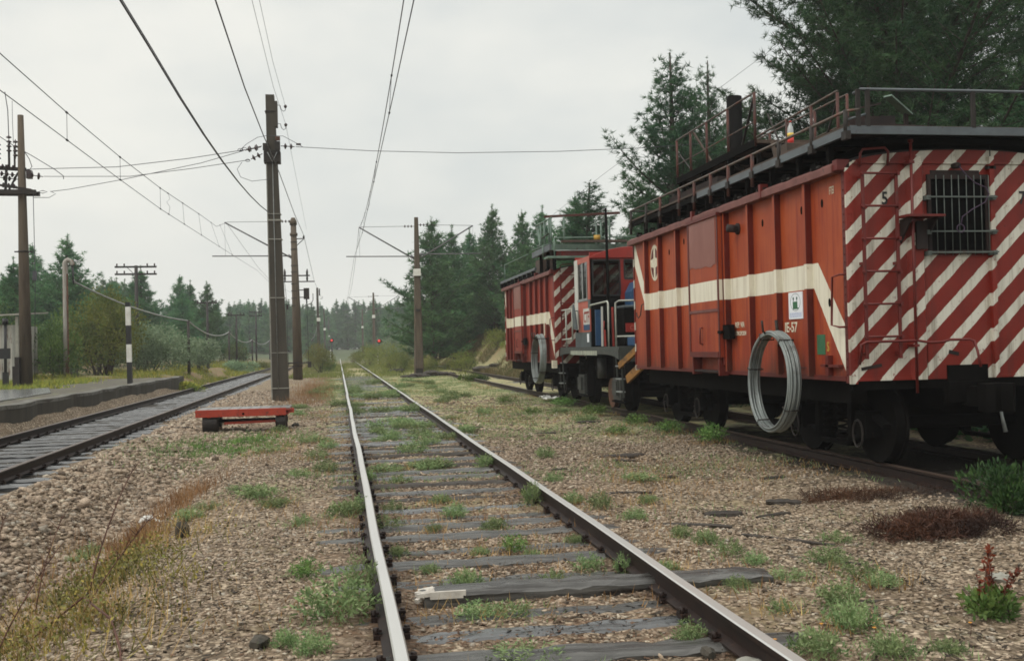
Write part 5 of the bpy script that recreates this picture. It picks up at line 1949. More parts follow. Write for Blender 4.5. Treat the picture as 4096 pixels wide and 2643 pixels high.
wire('feeder_wire', [(-1.75, 2, 7.9), (-1.75, 10, 7.2), (-1.75, 16.2, 6.99), (-1.75, 21.2, 6.9), (-1.75, 26.5, 7.03), (-1.75, 33.4, 7.3), (-1.75, 45, 7.5), (-1.76, 58, 7.98), (-1.9, 90, 7.5), (-1.75, 122, 7.6)],
     .013, 'dark single wire from the big mast to the mast with the grey box')
wire('signal_wire', [(-1.515, 6, 10.3), (-1.515, 19, 9.15), (-1.515, 27, 9.05), (-1.515, 33.6, 9.43)], .005, 'hair thin wire reaching the upper hooked insulator of the big mast', n=4)
wire('signal_wire', [(-1.515, 6, 9.3), (-1.515, 19, 8.4), (-1.515, 27, 8.4), (-1.515, 33.6, 8.84), (-1.6, 58, 8.3)], .005, 'hair thin wire reaching the lower hooked insulator of the big mast', n=4)
# anchored wire, thickest in view
A, B = Vector((-2.86, 14.9, 6.5)), Vector((-2.08, 33.5, 6.02))
dirv = (A - B).normalized()
an = []
for t in np.linspace(0, 1, 14):
    p = B + (A - B) * (t * 1.7)
    p.z = 6.0 + .0 + (6.52 - 6.02) * t * 1.7 - .38 * 4 * min(t * 1.7, 1) * (1 - min(t * 1.7, 1))
    an.append(p)
wire('anchor_wire', an, .0155, 'thick dark anchor wire running down to the band at half height of the big mast')
wire('anchor_wire', [p + Vector((.05, 0, -.05 + .02 * i / 13)) for i, p in enumerate(an)], .009, 'thin wire running close beside the thick anchor wire', n=4)
# cross wires between the left mast and the big mast
wire('cross_wire', [(-9.95, 35.9, 7.75), (-9.4, 35.5, 7.70), (-6.9, 34.6, 7.62), (-4.6, 34.0, 7.80), (-2.80, 33.75, 8.05)], .011, 'upper wire strung across from the gantry mast to the big mast', n=4)
wire('cross_wire', [(-9.45, 35.9, 7.52), (-8.9, 35.6, 7.47), (-6.5, 34.6, 7.32), (-4.5, 34.0, 7.48), (-2.66, 33.6, 7.70)], .010, 'middle wire strung across from the gantry mast to the big mast', n=4)
wire('cross_wire', [(-9.25, 35.9, 7.02), (-8.6, 35.6, 7.05), (-6.7, 34.6, 7.22), (-4.2, 34.0, 7.66), (-2.83, 33.5, 7.97)], .010, 'lower wire rising across from the gantry mast to the big mast', n=4)
wire('cross_wire', [(-1.22, 33.6, 8.13), (1.2, 33.6, 8.02), (4, 33.6, 7.98), (7.4, 33.6, 8.06), (10.2, 33.6, 8.2), (13.0, 33.8, 8.45)], .010, 'thin wire crossing from the big mast over to the pines', n=4)
wire('span_wire', [(5.3, 59.3, 4.4), (8.0, 50, 6.0), (10.5, 40, 8.3), (14, 30, 11.0)], .007, 'faint wire rising past the pines to the scaffold', n=4)
# stay pole standing behind the first wagon
q = MB()
q.tube([(10.95, 27.0, .4), (10.95, 27.0, 8.35)], [.23, .21], 12, 0)
q.box(10.72, 11.18, 26.75, 26.80, 6.35, 6.45, 1)
o = q.build('catenary_mast', [m_under, m_iron], base=(10.95, 27, .4))
tag(o, 'dark mast rising behind the scaffold gallery, in front of the pines', 'catenary mast', 'catenary masts')

# red signal lamps far down the line
m_redlamp, nt_, bs_ = newmat('red_signal_lamp')
bs_.inputs['Base Color'].default_value = (.6, .03, .02, 1)
bs_.inputs['Emission Color'].default_value = (1, .05, .03, 1)
bs_.inputs['Emission Strength'].default_value = .35
for i, (x, yy, z) in enumerate(((-.72, 120, 2.72), (4.05, 104, 2.42))):
    zb = g1(x, yy) - .1
    t = thing('signal_post', ['distant dwarf signal with a red lamp on a white banded post', 'red signal lamp close beside the second bracketed mast'][i], 'signal', (x, yy, zb), 'red signal lamps')
    q = MB()
    q.cyl((x, yy, zb), (x, yy, z - .3), .07, n=8, mi=0)
    for k in range(5):
        q.cyl((x - .14, yy, zb + .3 + k * .32), (x - .14, yy, zb + .46 + k * .32), .075, n=8, mi=1)
    q.build('post', [m_black, m_white], t)
    q = MB()
    q.cyl((x, yy - .02, z), (x, yy + .03, z), .25, n=18)
    q.build('head', [m_black], t)
    q = MB()
    q.cyl((x, yy - .07, z), (x, yy - .03, z), .14, n=14)
    q.build('lamp', m_redlamp, t)

# ------------------------------------------------------------------ red flat trolley
m_trol = M('chipped_red_paint', (.36, .042, .018), (.27, .03, .015), 5, .5, spot=((.06, .025, .018), 9, .58, .68))
m_trolt = M('wet_grey_boards', (.16, .15, .14), (.10, .095, .09), 4, .3, stretch=(4, .5, 1), spot=((.09, .05, .04), 5, .55, .68))
TX, TYY = -1.92, 22.1
zt = min(g1(-2.7, 22.1), g1(-1.2, 22.1))
zt = -.065
t = thing('platform_trolley', 'low flat red trolley with grey boards, standing before the big dark mast', 'trolley', (TX, TYY, zt))
x0, x1 = -2.92, -1.02
q = MB()
for k in range(9):
    a = x0 + (x1 - x0) * k / 9
    q.box(a + .006, a + (x1 - x0) / 9 - .006, TYY - .02, TYY + 1.02, zt + .44, zt + .475)
q.build('deck_board', m_trolt, t, bevel=.004)
q = MB()
q.box(x0 - .01, x1 - .08, TYY - .075, TYY - .02, zt + .325, zt + .477, 0)
q.box(x0 - .02, x1 + .03, TYY - .05, TYY + .0, zt + .42, zt + .455, 0)
q.box(x0, x1, TYY + .95, TYY + 1.0, zt + .33, zt + .44, 0)
q.box(x0 + .01, x0 + .06, TYY - .02, TYY + .95, zt + .34, zt + .438, 0)
q.box(x1 - .08, x1 - .03, TYY - .02, TYY + .95, zt + .34, zt + .438, 0)
q.box(x1 - .08, x1 + .08, TYY - .02, TYY + .05, zt + .37, zt + .465, 0)
q.cyl((x0 + .95, TYY - .085, zt + .38), (x0 + .95, TYY - .07, zt + .38), .025, n=8, mi=1)
q.build('frame', [m_trol, m_under], t, bevel=.005)
q = MB()
q.box(x0 + .25, x1 - .30, TYY + .10, TYY + .16, zt + .20, zt + .25, 0)
q.build('axle', [m_under, m_trol], t)
q = MB()
q.bar((x0 + .55, TYY + .08, zt + .185), (x1 - .25, TYY + .08, zt + .205), .05, .05, 1)
for xx in (x0 + .22, x1 - .30):
    q.box(xx, xx + .07, TYY - .02, TYY + .2, zt + .17, zt + .36, 1)
q.build('cross_beam', [m_under, m_trol], t)
q = MB()
q.bar((x0 + .2, TYY + .8, zt + .2), (x1 - .2, TYY + .8, zt + .2), .06, .06, 0)
q.build('axle', [m_under, m_trol], t)
for xx, w in ((x0 + .12, .30), (x1 - .30, .20)):
    for yy in (TYY + .12, TYY + .8):
        q = MB()
        q.cyl((xx, yy, zt + .19), (xx + w, yy, zt + .19), .185, n=20, smooth=False)
        q.cyl((xx - .015, yy, zt + .19), (xx + w + .015, yy, zt + .19), .06, n=10)
        q.build('wheel', m_iron, t, bevel=.01)
# ------------------------------------------------------------------ foliage generators
def unit(n, r):
    v = r.normal(size=(n, 3))
    return v / np.linalg.norm(v, axis=1)[:, None]


def needles(C, D, sc, r, n, L, W, spread=.8):
    """tufts: n thin triangles per centre C, leaning along D"""
    m = len(C)
    C = np.repeat(C, n, 0)
    D = np.repeat(D, n, 0)
    s = np.repeat(sc, n)[:, None]
    d = D * (1 - spread * .5) + unit(m * n, r) * spread
    d /= np.linalg.norm(d, axis=1)[:, None] + 1e-9
    side = np.cross(d, unit(m * n, r))
    side /= np.linalg.norm(side, axis=1)[:, None] + 1e-9
    ln = (L * r.uniform(.6, 1.15, (m * n, 1))) * s
    w = W * s
    c0 = C + unit(m * n, r) * .03 * s
    a = c0 - side * w / 2
    b = c0 + side * w / 2
    t = c0 + d * ln
    V = np.stack([a, b, t], 1).reshape(-1, 3)
    F = np.arange(m * n * 3).reshape(-1, 3)
    return V, F


def leaves(C, D, r, L, W, jit=.6):
    """one diamond leaf (two triangles as a quad) per centre"""
    m = len(C)
    d = D + unit(m, r) * jit
    d /= np.linalg.norm(d, axis=1)[:, None] + 1e-9
    side = np.cross(d, unit(m, r))
    side /= np.linalg.norm(side, axis=1)[:, None] + 1e-9
    s = r.uniform(.6, 1.2, (m, 1))
    V = np.stack([C, C + d * L * s * .45 + side * W * s * .5, C + d * L * s, C + d * L * s * .45 - side * W * s * .5], 1).reshape(-1, 3)
    F = np.arange(m * 4).reshape(-1, 4)
    return V, F


m_bark = M('pine_bark', (.035, .026, .02), (.06, .045, .035), 6, .85, stretch=(2, 2, .5))
m_needle = leafmat('pine_needles', ((.032, .098, .042), (.09, .175, .068), (.020, .062, .030)), rough=.6, big=.45, spec=.2, trans=.25)
m_needle_l = leafmat('young_pine_needles', ((.066, .18, .068), (.15, .275, .105), (.042, .125, .055)), rough=.65, big=.4, spec=.15, trans=.3)
m_shrub_y = leafmat('yellow_green_leaves', ((.15, .20, .035), (.26, .28, .06), (.08, .125, .028)), big=.8, trans=.3)
m_shrub_s = leafmat('silver_green_leaves', ((.18, .255, .145), (.30, .38, .24), (.10, .155, .08)), big=.8, trans=.2)
m_shrub_g = leafmat('mid_green_leaves', ((.075, .14, .03), (.16, .22, .055), (.04, .08, .022)), big=.8, trans=.3)
m_shrub_b = leafmat('broom_leaves', ((.15, .18, .04), (.27, .26, .075), (.09, .125, .03)), big=.7, trans=.3)
m_shrub_br = leafmat('brown_twigs', ((.055, .025, .012), (.12, .055, .024), (.03, .015, .009)), big=2)
m_tuft = leafmat('grey_green_weed', ((.17, .245, .095), (.29, .35, .165), (.11, .17, .068)), big=4, rough=.75, trans=.2)
m_tuft2 = leafmat('fresh_green_weed', ((.09, .19, .04), (.19, .29, .08), (.06, .12, .03)), big=4, rough=.7)
m_tufty = leafmat('yellow_weed', ((.17, .21, .035), (.42, .34, .05), (.11, .15, .03)), big=3, rough=.7)
m_ditch = leafmat('ditch_weed', ((.115, .125, .03), (.29, .215, .045), (.085, .085, .025)), big=3, rough=.7)
m_dry = leafmat('dry_grass', ((.28, .16, .06), (.42, .27, .12), (.20, .11, .045)), big=2, rough=.8)
m_stem = M('dry_stem', (.10, .04, .025), (.065, .03, .02), 8, .8)
m_redleaf = leafmat('red_leaves', ((.13, .016, .010), (.18, .03, .014), (.09, .015, .010)), big=4)
m_flower = M('orange_flower', (.65, .28, .03), (.6, .3, .04), 6, .6)


def pine(name, seed, H, RW, tufts=1.0, nn=10, L=.24, W=.022, crown0=.10, whorl=.5, per=6, droop=.0, mat=None, up=.35, top=.12, gappy=0.0, power=.75, step=.16):
    """returns (root empty at origin, wood child, crown child)"""
    r = np.random.default_rng(seed)
    rn = random.Random(seed)
    wood = MB()
    bend = (rn.uniform(-.02, .02) * H, rn.uniform(-.02, .02) * H)

    def axis(z):
        t = z / H
        return Vector((bend[0] * math.sin(t * 2.4), bend[1] * math.sin(t * 2.1 + .5), z))
    zs = np.linspace(0, H * .985, 12)
    wood.tube([axis(z) for z in zs], [max(.018, .017 * H * (1 - z / H) ** .85 + .012) for z in zs], 7)
    C, D, S = [], [], []
    z = H * crown0
    az = rn.uniform(0, 6)
    while z < H * .93:
        t = z / H
        prof = (1 - t) ** power * (.55 + .45 * min(1, (t - crown0 * .4) / .18))
        for k in range(per if t < .68 else max(3, per - 2) if t < .86 else max(3, per - 4)):
            if rn.random() < gappy:
                continue
            az += 2 * PI / per + rn.uniform(-.45, .45)
            ln = RW * prof * rn.uniform(.40, 1.2) + .10 * (1 - t)
            if rn.random() < .12:
                ln *= 1.35
            el = .12 + up * t + rn.uniform(-.15, .2) - droop * (1 - t)
            dz = Vector((math.cos(az) * math.cos(el), math.sin(az) * math.cos(el), math.sin(el)))
            b0 = axis(z + rn.uniform(-.1, .1))
            curl = .22 + .30 * t
            n = max(3, int(ln / .3) + 2)
            pts = [b0 + dz * (ln * s) + Vector((0, 0, curl * ln * s * s)) for s in np.linspace(0, 1, n)]
            wood.tube(pts, [max(.006, .022 * ln ** .8 * (1 - .85 * s)) for s in np.linspace(0, 1, n)], 4)
            # foliage: tufts along side twigs and along the outer part of the branch
            def tf(pp, d):
                C.append(pp)
                D.append(d)
                S.append(rn.uniform(.75, 1.2))
            hv = Vector((-math.sin(az), math.cos(az), 0))
            s = .16 + .1 * rn.random()
            sgn = 1
            while s < .96:
                p = b0 + dz * (ln * s) + Vector((0, 0, curl * ln * s * s))
                tl = min(ln * .55, (1.02 - s) * ln * .62 * rn.uniform(.6, 1.1) + .16)
                td = (hv * sgn * rn.uniform(.7, 1.0) + dz * rn.uniform(.5, .9) + Vector((0, 0, rn.uniform(.0, .45)))).normalized()
                m_ = max(2, int(tl / step))
                if tl > .5:
                    wood.tube([p, p + td * tl * .8], [.008 + .004 * tl, .004], 3)
                for j in range(m_):
                    u = (j + 1) / m_
                    tf(p + td * tl * u + Vector((rn.gauss(0, .05), rn.gauss(0, .05), rn.gauss(.02, .06) + .1 * tl * u * u)), (td + Vector((rn.gauss(0, .25), rn.gauss(0, .25), .35))).normalized())
                sgn = -sgn
                s += step * 1.5 / ln * rn.uniform(.7, 1.3)
            for j in range(max(2, int(ln * .6 / step))):
                s2 = .4 + .6 * rn.random()
                tf(b0 + dz * (ln * s2) + Vector((rn.gauss(0, .05), rn.gauss(0, .05), curl * ln * s2 * s2 + .03)), (dz + Vector((0, 0, .5))).normalized())
        z += whorl * rn.uniform(.7, 1.25) * (1 - .15 * t)
    for q in range(int(10 * tufts) + 6):                # leader
        z = H * (1 - top * rn.random())
        C.append(axis(z) + Vector((rn.uniform(-.04, .04), rn.uniform(-.04, .04), 0)))
        D.append(Vector((rn.uniform(-.3, .3), rn.uniform(-.3, .3), 1)).normalized())
        S.append(rn.uniform(.4, .75))
    C, D, S = np.array([tuple(c) for c in C]), np.array([tuple(d) for d in D]), np.array(S)
    V, F = needles(C, D, S, r, nn, L, W)
    root = thing(name, None, 'tree', (0, 0, 0))
    wood.build('trunk', m_bark, root, fixn=False)
    npmesh('crown', V, F, mat or m_needle, root)
    return root


def shrub(name, seed, rx, ry, hz, n, L, W, mat, stems=6, lumps=9, base=.05, shell=.55, jit=.8, loc=(0, 0, 0), label=None, group=None, cat='bush', upw=.6, tall=False, stemmat=None):
    r = np.random.default_rng(seed)
    rn = random.Random(seed)
    ls = []
    for k in range(lumps):
        a = 2 * PI * k / lumps + rn.uniform(-.4, .4)
        q = rn.uniform(.15, .72)
        zc = hz * rn.uniform(.28, .72) * (1 - .35 * q)
        ls.append((math.cos(a) * rx * q, math.sin(a) * ry * q, zc, rn.uniform(.28, .5)))
    ls.append((0, 0, hz * .62, .42))
    cent = np.array([l[:3] for l in ls])
    rad = np.array([l[3] for l in ls])
    idx = r.integers(0, len(ls), n)
    u = unit(n, r)
    rr = (shell + (1 - shell) * r.random(n)) ** .6 * (1 + .25 * r.normal(size=n) * .5)
    C = cent[idx] + u * (rad[idx] * rr)[:, None] * np.array([rx, ry, hz * .75])
    keep = C[:, 2] > base * hz * .3
    # ragged gaps
    g = vn(C[:, 0] * 2.3 / max(rx, .3) + seed, (C[:, 2] + C[:, 1]) * 2.9 / max(hz, .3), seed)
    keep &= (g > .23) | (r.random(n) < .45)
    C, u = C[keep], u[keep]
    D = u * .8 + np.array([0, 0, upw])
    V, F = leaves(C, D, r, L, W, jit)
    root = thing(name, label, cat, loc, group)
    V = V + np.array(loc)
    st = MB()
    B = Vector(loc)
    for k in range(stems):
        l = ls[k % len(ls)]
        a = rn.uniform(0, 6.28)
        p0 = B + Vector((math.cos(a) * rx * .12, math.sin(a) * ry * .12, -.1))
        p2 = B + Vector(l[:3])
        p1 = (p0 + p2) / 2 + Vector((rn.uniform(-.1, .1), rn.uniform(-.1, .1), hz * .1))
        th = .012 + .012 * hz
        st.tube([p0, p1, p2], [th, th * .7, th * .3], 5)
        for j in range(3):
            st.tube([p1, p1 + (p2 - p1) * rn.uniform(.4, .9) + Vector((rn.uniform(-.3, .3) * rx, rn.uniform(-.3, .3) * ry, rn.uniform(0, .3) * hz))], [th * .5, th * .2], 4)
    st.build('stem', stemmat or m_bark, root, fixn=False)
    npmesh('leaves', V, F, mat, root, base=loc)
    return root


# ------------------------------------------------------------------ pines
m_bushd = leafmat('deep_green_leaves', ((.018, .045, .012), (.05, .085, .02), (.010, .025, .008)), big=2)
random.seed(2024)
GP1, GP2 = 'pines behind the wagons', 'pines of the left verge'
# big near pines: fine needles
pA = pine('pine_tree', 31, 11.0, 2.5, nn=13, L=.19, W=.021, step=.085, crown0=.08, whorl=.40, per=7, up=.55, gappy=.10)
pB = pine('pine_tree', 32, 14.5, 5.6, nn=12, L=.20, W=.023, step=.098, crown0=.10, whorl=.50, per=8, up=.30, power=.42, gappy=.08)
pC = pine('pine_tree', 33, 12.0, 2.6, nn=13, L=.19, W=.021, step=.09, crown0=.08, whorl=.42, per=7, up=.6, gappy=.15)
# middle distance: coarser tufts
pM = [pine('pine_tree', 41 + k, H, RW, nn=9, L=.34, W=.052, step=.175, crown0=.08, whorl=.38, per=8, up=.75, mat=m_needle_l, power=pw, gappy=.08)
      for k, (H, RW, pw) in enumerate(((11.2, 3.1, .95), (10.6, 2.9, .90), (11.8, 3.4, 1.0)))]
# far: few large tufts
pF = [pine('pine_tree', 51 + k, H, 2.0, nn=5, L=.5, W=.12, step=.34, crown0=.03, whorl=.5, per=7, up=.45, mat=m_needle_l, power=.95) for k, H in enumerate((10.5, 11.5, 9.6))]
firsts = set()


def put_tree(proto, x, y, H, H0, label, group, wide=1.0, rz=None, tilt=0):
    z = g1(x, y) - .15
    s = (H - z) / H0
    rz = random.uniform(0, 6.28) if rz is None else rz
    if proto.name not in firsts:
        firsts.add(proto.name)
        o = proto
        o.location, o.rotation_euler, o.scale = (x, y, z), (0, tilt, rz), (s * wide, s * wide, s)
    else:
        o = dup(proto, (x, y, z), rz, (s * wide, s * wide, s), ry=tilt)
    tag(o, label, 'tree', group)
    return o


put_tree(pB, 16.2, 27.5, 15.6, 14.5, 'huge dark pine spreading over the roof gallery, its top cut off by the photo', GP1, 1.0, rz=3.9)
put_tree(pA, 12.2, 36, 12.3, 11, 'upright pine with a ragged double top behind the scaffold railing', GP1, 1.25, rz=.6)
put_tree(pC, 14.4, 38, 12.7, 12, 'slim topped pine next to the ragged double topped one', GP1, 1.0, rz=1.1)
put_tree(pC, 20.3, 27, 13.2, 12, 'thin crowned pine above the striped wagon end at the photo edge', GP1, 1.0, rz=2.5)
put_tree(pA, 17.6, 34, 12.5, 11, 'pine filling the gap behind the huge dark one', GP1, 1.5, rz=3)
put_tree(pA, 13.3, 31.0, 9.6, 11, 'low bushy pine peeping over the roof gallery planks', GP1, 1.6, rz=4)
put_tree(pA, 11.0, 43, 8.7, 11, 'low wide pine reaching out behind the far end of the IE-57 roof', GP1, 1.7, rz=5)
for i, (x, y, H, k, wd, lab) in enumerate((
        (6.9, 76, 11.3, 0, 1.35, 'pine with one long low bough, directly behind the bracketed mast'), (9.3, 82, 11.4, 1, 1.2, 'second pine of the clump that starts at the bracketed mast'),
        (11.0, 86, 11.7, 1, 1.1, 'narrow pine in the clump between the bracketed mast and the far wagon'), (12.1, 79, 12.7, 2, 1.15, 'tallest spire of the pine clump beside the far wagon'),
        (13.0, 72, 11.3, 0, 1.0, 'pine standing above the far end of the far wagon'), (16.3, 80, 12.7, 1, 1.1, 'pale open pine above the far wagon roof'),
        (16.7, 70, 10.9, 2, 1.1, 'pine seen through the green railing of the far wagon'), (12.9, 55, 9.9, 0, 1.3, 'pine behind the cab roof'),
        (19.0, 62, 11.2, 2, 1.2, 'pine between the cab and the first wagon, in the second rank'), (9.4, 96, 8.5, 2, 1.2, 'shorter pine in the dim foot of the clump by the bracketed mast'),
        (14.2, 84, 9.4, 0, 1.2, 'lower pine in the second rank of the clump'))):
    put_tree(pM[k], x, y, H, (11.2, 10.6, 11.8)[k], lab, GP1, wd)
for i in range(12):
    x, y = random.uniform(13, 34), random.uniform(46, 100)
    if x < 16 + (y - 46) * .02:
        x += 6
    put_tree(pM[i % 3], x, y, random.uniform(8.5, 12), (11.2, 10.6, 11.8)[i % 3], 'dark pine packed in the stand behind the wagons', GP1, random.uniform(1.1, 1.5))
for i in range(9):
    x, y = random.uniform(14, 30), random.uniform(20, 42)
    if x < 17:
        x += 5
    put_tree(pM[i % 3], x, y, random.uniform(7, 10), (11.2, 10.6, 11.8)[i % 3], 'dark pine packed in the stand behind the wagons', GP1, random.uniform(1.3, 1.7))
for i, (x, y, H, k, wd, lab) in enumerate((
        (-19.3, 80, 10.6, 2, 1.35, 'broad pine rising highest above the bent pipe post'), (-20.4, 70, 8.0, 1, 1.2, 'pine at the photo edge behind the shed'),
        (-26, 95, 11.5, 0, 1.1, 'slim pine top between the gantry mast and the photo edge'), (-17.2, 96, 9.5, 1, 1.4, 'pine behind the two armed telegraph pole'),
        (-16.1, 111, 9.8, 0, 1.2, 'spired pine midway between the two armed pole and the slim pole'), (-16.0, 118, 9.7, 1, 1.1, 'second spired pine midway along the left wood'),
        (-12.9, 106, 8.8, 2, 1.15, 'last tall pine of the left wood, over the slim telegraph pole'), (-19, 91, 8.0, 2, 1.3, 'rounded pine between the bent pipe and the two armed telegraph pole'),
        (-14.6, 102, 7.5, 0, 1.4, 'low pine behind the cable posts'))):
    put_tree(pM[k], x, y, H, (11.2, 10.6, 11.8)[k], lab, GP2, wd)
for i in range(44):
    y = random.uniform(66, 160)
    x = -(.155 * y + 4.0) - random.uniform(0, 16)
    put_tree(pM[i % 3], x, y, random.uniform(.052, .064) * y + 3.0, (11.2, 10.6, 11.8)[i % 3], 'pine in the dense wood behind the platform bushes', GP2, random.uniform(1.1, 1.6))
for i in range(184):
    y = random.uniform(195, 285)
    x = random.uniform(-.27, .13) * y
    if abs(x - 1) < 6 and y < 265:
        x += 11 if x > 1 else -11
    if i < 18:
        x, y = -13 + 1.7 * i + random.uniform(-.5, .5), random.uniform(276, 300)
    put_tree(pF[i % 3], x, y, 1.6 + y * random.uniform(.034, .045) + 1.2, (10.5, 11.5, 9.6)[i % 3], 'misty pine of the far wood that closes off the line', 'pines of the far wood', random.uniform(1.2, 1.75))
for i in range(12):
    y = random.uniform(120, 190)
    x = random.choice((-1, 1)) * random.uniform(.09, .2) * y + (4 if True else 0)
    put_tree(pF[i % 3], x, y, random.uniform(3.5, 6.5), (10.5, 11.5, 9.6)[i % 3], 'young pine growing on the verge in front of the far wood', 'young pines before the far wood', random.uniform(1.2, 1.7))

# ------------------------------------------------------------------ shrubs
B_ = 'bushes along the line'


def sh(seed, x, y, rx, hz, n, L, mat, label, W=None, stems=6, lumps=9, ry=None, cat='bush', dz=0, **k):
    return shrub('tree' if cat == 'tree' else 'bush', seed, rx, ry or rx, hz, n, L, W or L * .45, mat, stems, lumps, loc=(x, y, g1(x, y) - .05 + dz), label=label, group=B_, cat=cat, **k)


sh(1, -12.2, 57, 2.5, 5.3, 12000, .17, m_shrub_y, 'leafy yellow green small tree with thin forked stems beside the bent pipe', stems=9, lumps=16, cat='tree', base=.5)
sh(2, -14.4, 58, 1.9, 4.2, 6500, .17, m_shrub_g, 'mid green leafy bush behind the gantry mast foot', lumps=13)
sh(3, -10.4, 60, 2.7, 3.0, 11000, .15, m_shrub_s, 'wide silvery bush behind the striped post', lumps=14)
sh(4, -8.7, 66, 1.9, 2.2, 5000, .15, m_shrub_s, 'silvery bush beside the first cable post', lumps=11)
sh(5, -7.7, 80, 1.7, .95, 3000, .15, m_shrub_s, 'low silvery bush spreading beside the platform track')
sh(6, -7.1, 96, 1.4, .9, 2200, .15, m_shrub_b, 'low tan bush hugging the bend of the platform track')
sh(7, -10.8, 112, 2.6, 2.6, 3500, .2, m_shrub_g, 'rounded green bush under the slim telegraph pole')
sh(8, -16.4, 52, 2.2, 4.0, 5000, .18, m_shrub_g, 'dark leafy bush at the photo edge in front of the shed', lumps=12)
sh(9, -12.6, 49.5, 1.5, 2.9, 3500, .15, m_shrub_g, 'branchy bush hanging over the shed corner', lumps=10)
sh(10, -1.35, 74, 1.5, 2.3, 7000, .11, m_shrub_b, 'broom bush beside the mast with the grey box', lumps=11, W=.03)
sh(11, -.95, 79, 1.0, 1.2, 2600, .11, m_shrub_g, 'low dark bush at the foot of the broom bush', W=.04)
sh(12, 2.95, 100, 1.6, 2.5, 6000, .13, m_shrub_y, 'upright yellow green bush where the track vanishes', lumps=10, W=.04)
sh(13, 4.3, 92, 2.2, 2.5, 6500, .13, m_shrub_b, 'pale green broom bush under the second bracketed mast', lumps=11, W=.04)
sh(14, 4.3, 76, 1.9, 1.55, 6500, .11, m_shrub_b, 'spreading low broom bush behind the rubble heap', lumps=10, W=.03)
sh(15, 5.9, 70, 1.3, 1.2, 4500, .10, m_shrub_b, 'yellowish broom bush close behind the bracketed mast', W=.03)
sh(16, 7.6, 130, 3.8, 3.6, 7000, .22, m_shrub_s, 'hazy silver bush beyond the bracketed mast', lumps=12)
sh(17, 2.0, 118, 1.1, 1.5, 2200, .15, m_shrub_b, 'small broom bush at the very end of the visible track', W=.05)
for i, (x, y, rx, hz, mm_, lab) in enumerate(((8.5, 69.5, 1.6, 1.5, m_shrub_y, 'dark round bush on top of the bank between mast and wagon'), (10.2, 66, 1.5, 1.3, m_shrub_y, 'yellow green bush on the bank, next to the far wagon'),
                                             (8.5, 74, 1.0, .8, m_shrub_b, 'low bush at the foot of the bank, nearest the bracketed mast'), (11.6, 60, 1.4, 1.3, m_shrub_b, 'bush on the bank half hidden by the far wagon'),
                                             (10.2, 58, 1.0, .55, m_shrub_y, 'low bush on the bank slope beside the far wagon end'), (9.4, 50, .5, .55, m_shrub_y, 'small pale bush at the bank foot near the far wagon wheels'))):
    sh(20 + i, x, y, rx, hz, 3200, .11, mm_, lab, W=.04)
sh(30, 6.25, 47.5, .75, .42, 2200, .10, m_shrub_g, 'bright green clump between the siding rails short of the far wagon', W=.04)
sh(31, -6.3, 44.9, .75, .45, 2600, .10, m_tufty, 'yellow green clump growing at the end of the platform wall', W=.03)
sh(32, 5.85, 8.3, .44, .50, 3600, .06, m_bushd, 'fresh green bush at the photo edge under the striped wagon end', W=.018, upw=1.0, stems=10)
sh(33, 4.9, 7.85, .66, .20, 12000, .085, m_shrub_br, 'flat heap of dead brown twigs on the gravel', W=.007, ry=.45, stems=14, lumps=12, stemmat=m_stem, jit=1.5, upw=.1)
sh(36, 5.15, 9.6, .75, .14, 5000, .09, m_shrub_br, 'dark dead brush lying along the siding rail', W=.006, ry=.35, stems=12, lumps=10, stemmat=m_stem, jit=1.5, upw=.1)
# red leaved plant with green foot
o = sh(34, 3.72, 5.5, .19, .20, 900, .05, m_shrub_g, 'small plant with upright red leafy shoots on the gravel', W=.02, stems=5)
L0 = BASE[o.name]
st, C, D = MB(), [], []
rr = random.Random(5)
for k in range(7):
    a = rr.uniform(0, 6.28)
    p0 = L0 + Vector((.05 * math.cos(a), .05 * math.sin(a), .02))
    p1 = p0 + Vector((rr.uniform(-.13, .13), rr.uniform(-.08, .08), rr.uniform(.24, .42)))
    st.tube([p0, (p0 + p1) / 2 + Vector((0, 0, .02)), p1], .004, 4)
    for q in range(26):
        t = rr.uniform(.55, 1.02)
        C.append(tuple(p0 + (p1 - p0) * t))
        D.append((rr.uniform(-.6, .6), rr.uniform(-.6, .6), .6))
st.build('red_shoot', m_stem, o, fixn=False)
V, F = leaves(np.array(C), np.array(D), np.random.default_rng(2), .035, .02)
npmesh('red_leaves', V, F, m_redleaf, o, base=L0)


# ------------------------------------------------------------------ weed tufts
def tuft(name, seed, mat, n=70, per=14, rad=.5, hh=.5, leaf=.09, wleaf=.026):
    """feathery weed of unit width: thin stems with small leaflets"""
    r = np.random.default_rng(seed)
    C, D = [], []
    V = []
    for k in range(n):
        a = r.uniform(0, 2 * PI)
        q = rad * math.sqrt(r.random())
        lean = np.array([math.cos(a), math.sin(a), 0]) * q
        h = hh * (1 - .55 * (q / rad) ** 2) * r.uniform(.6, 1.15)
        p0 = np.array([lean[0] * .3, lean[1] * .3, 0])
        top = np.array([lean[0], lean[1], h])
        for s in np.linspace(.25, 1, per):
            p = p0 + (top - p0) * s + np.array([0, 0, h * .18 * math.sin(PI * s)])
            C.append(p + r.normal(size=3) * .015)
            D.append(lean * 1.2 + np.array([0, 0, .45]) + r.normal(size=3) * .5)
    C, D = np.array(C), np.array(D)
    D /= np.linalg.norm(D, axis=1)[:, None]
    V, F = leaves(C, D, r, leaf, wleaf, .9)
    return npmesh(name, V, F, mat)


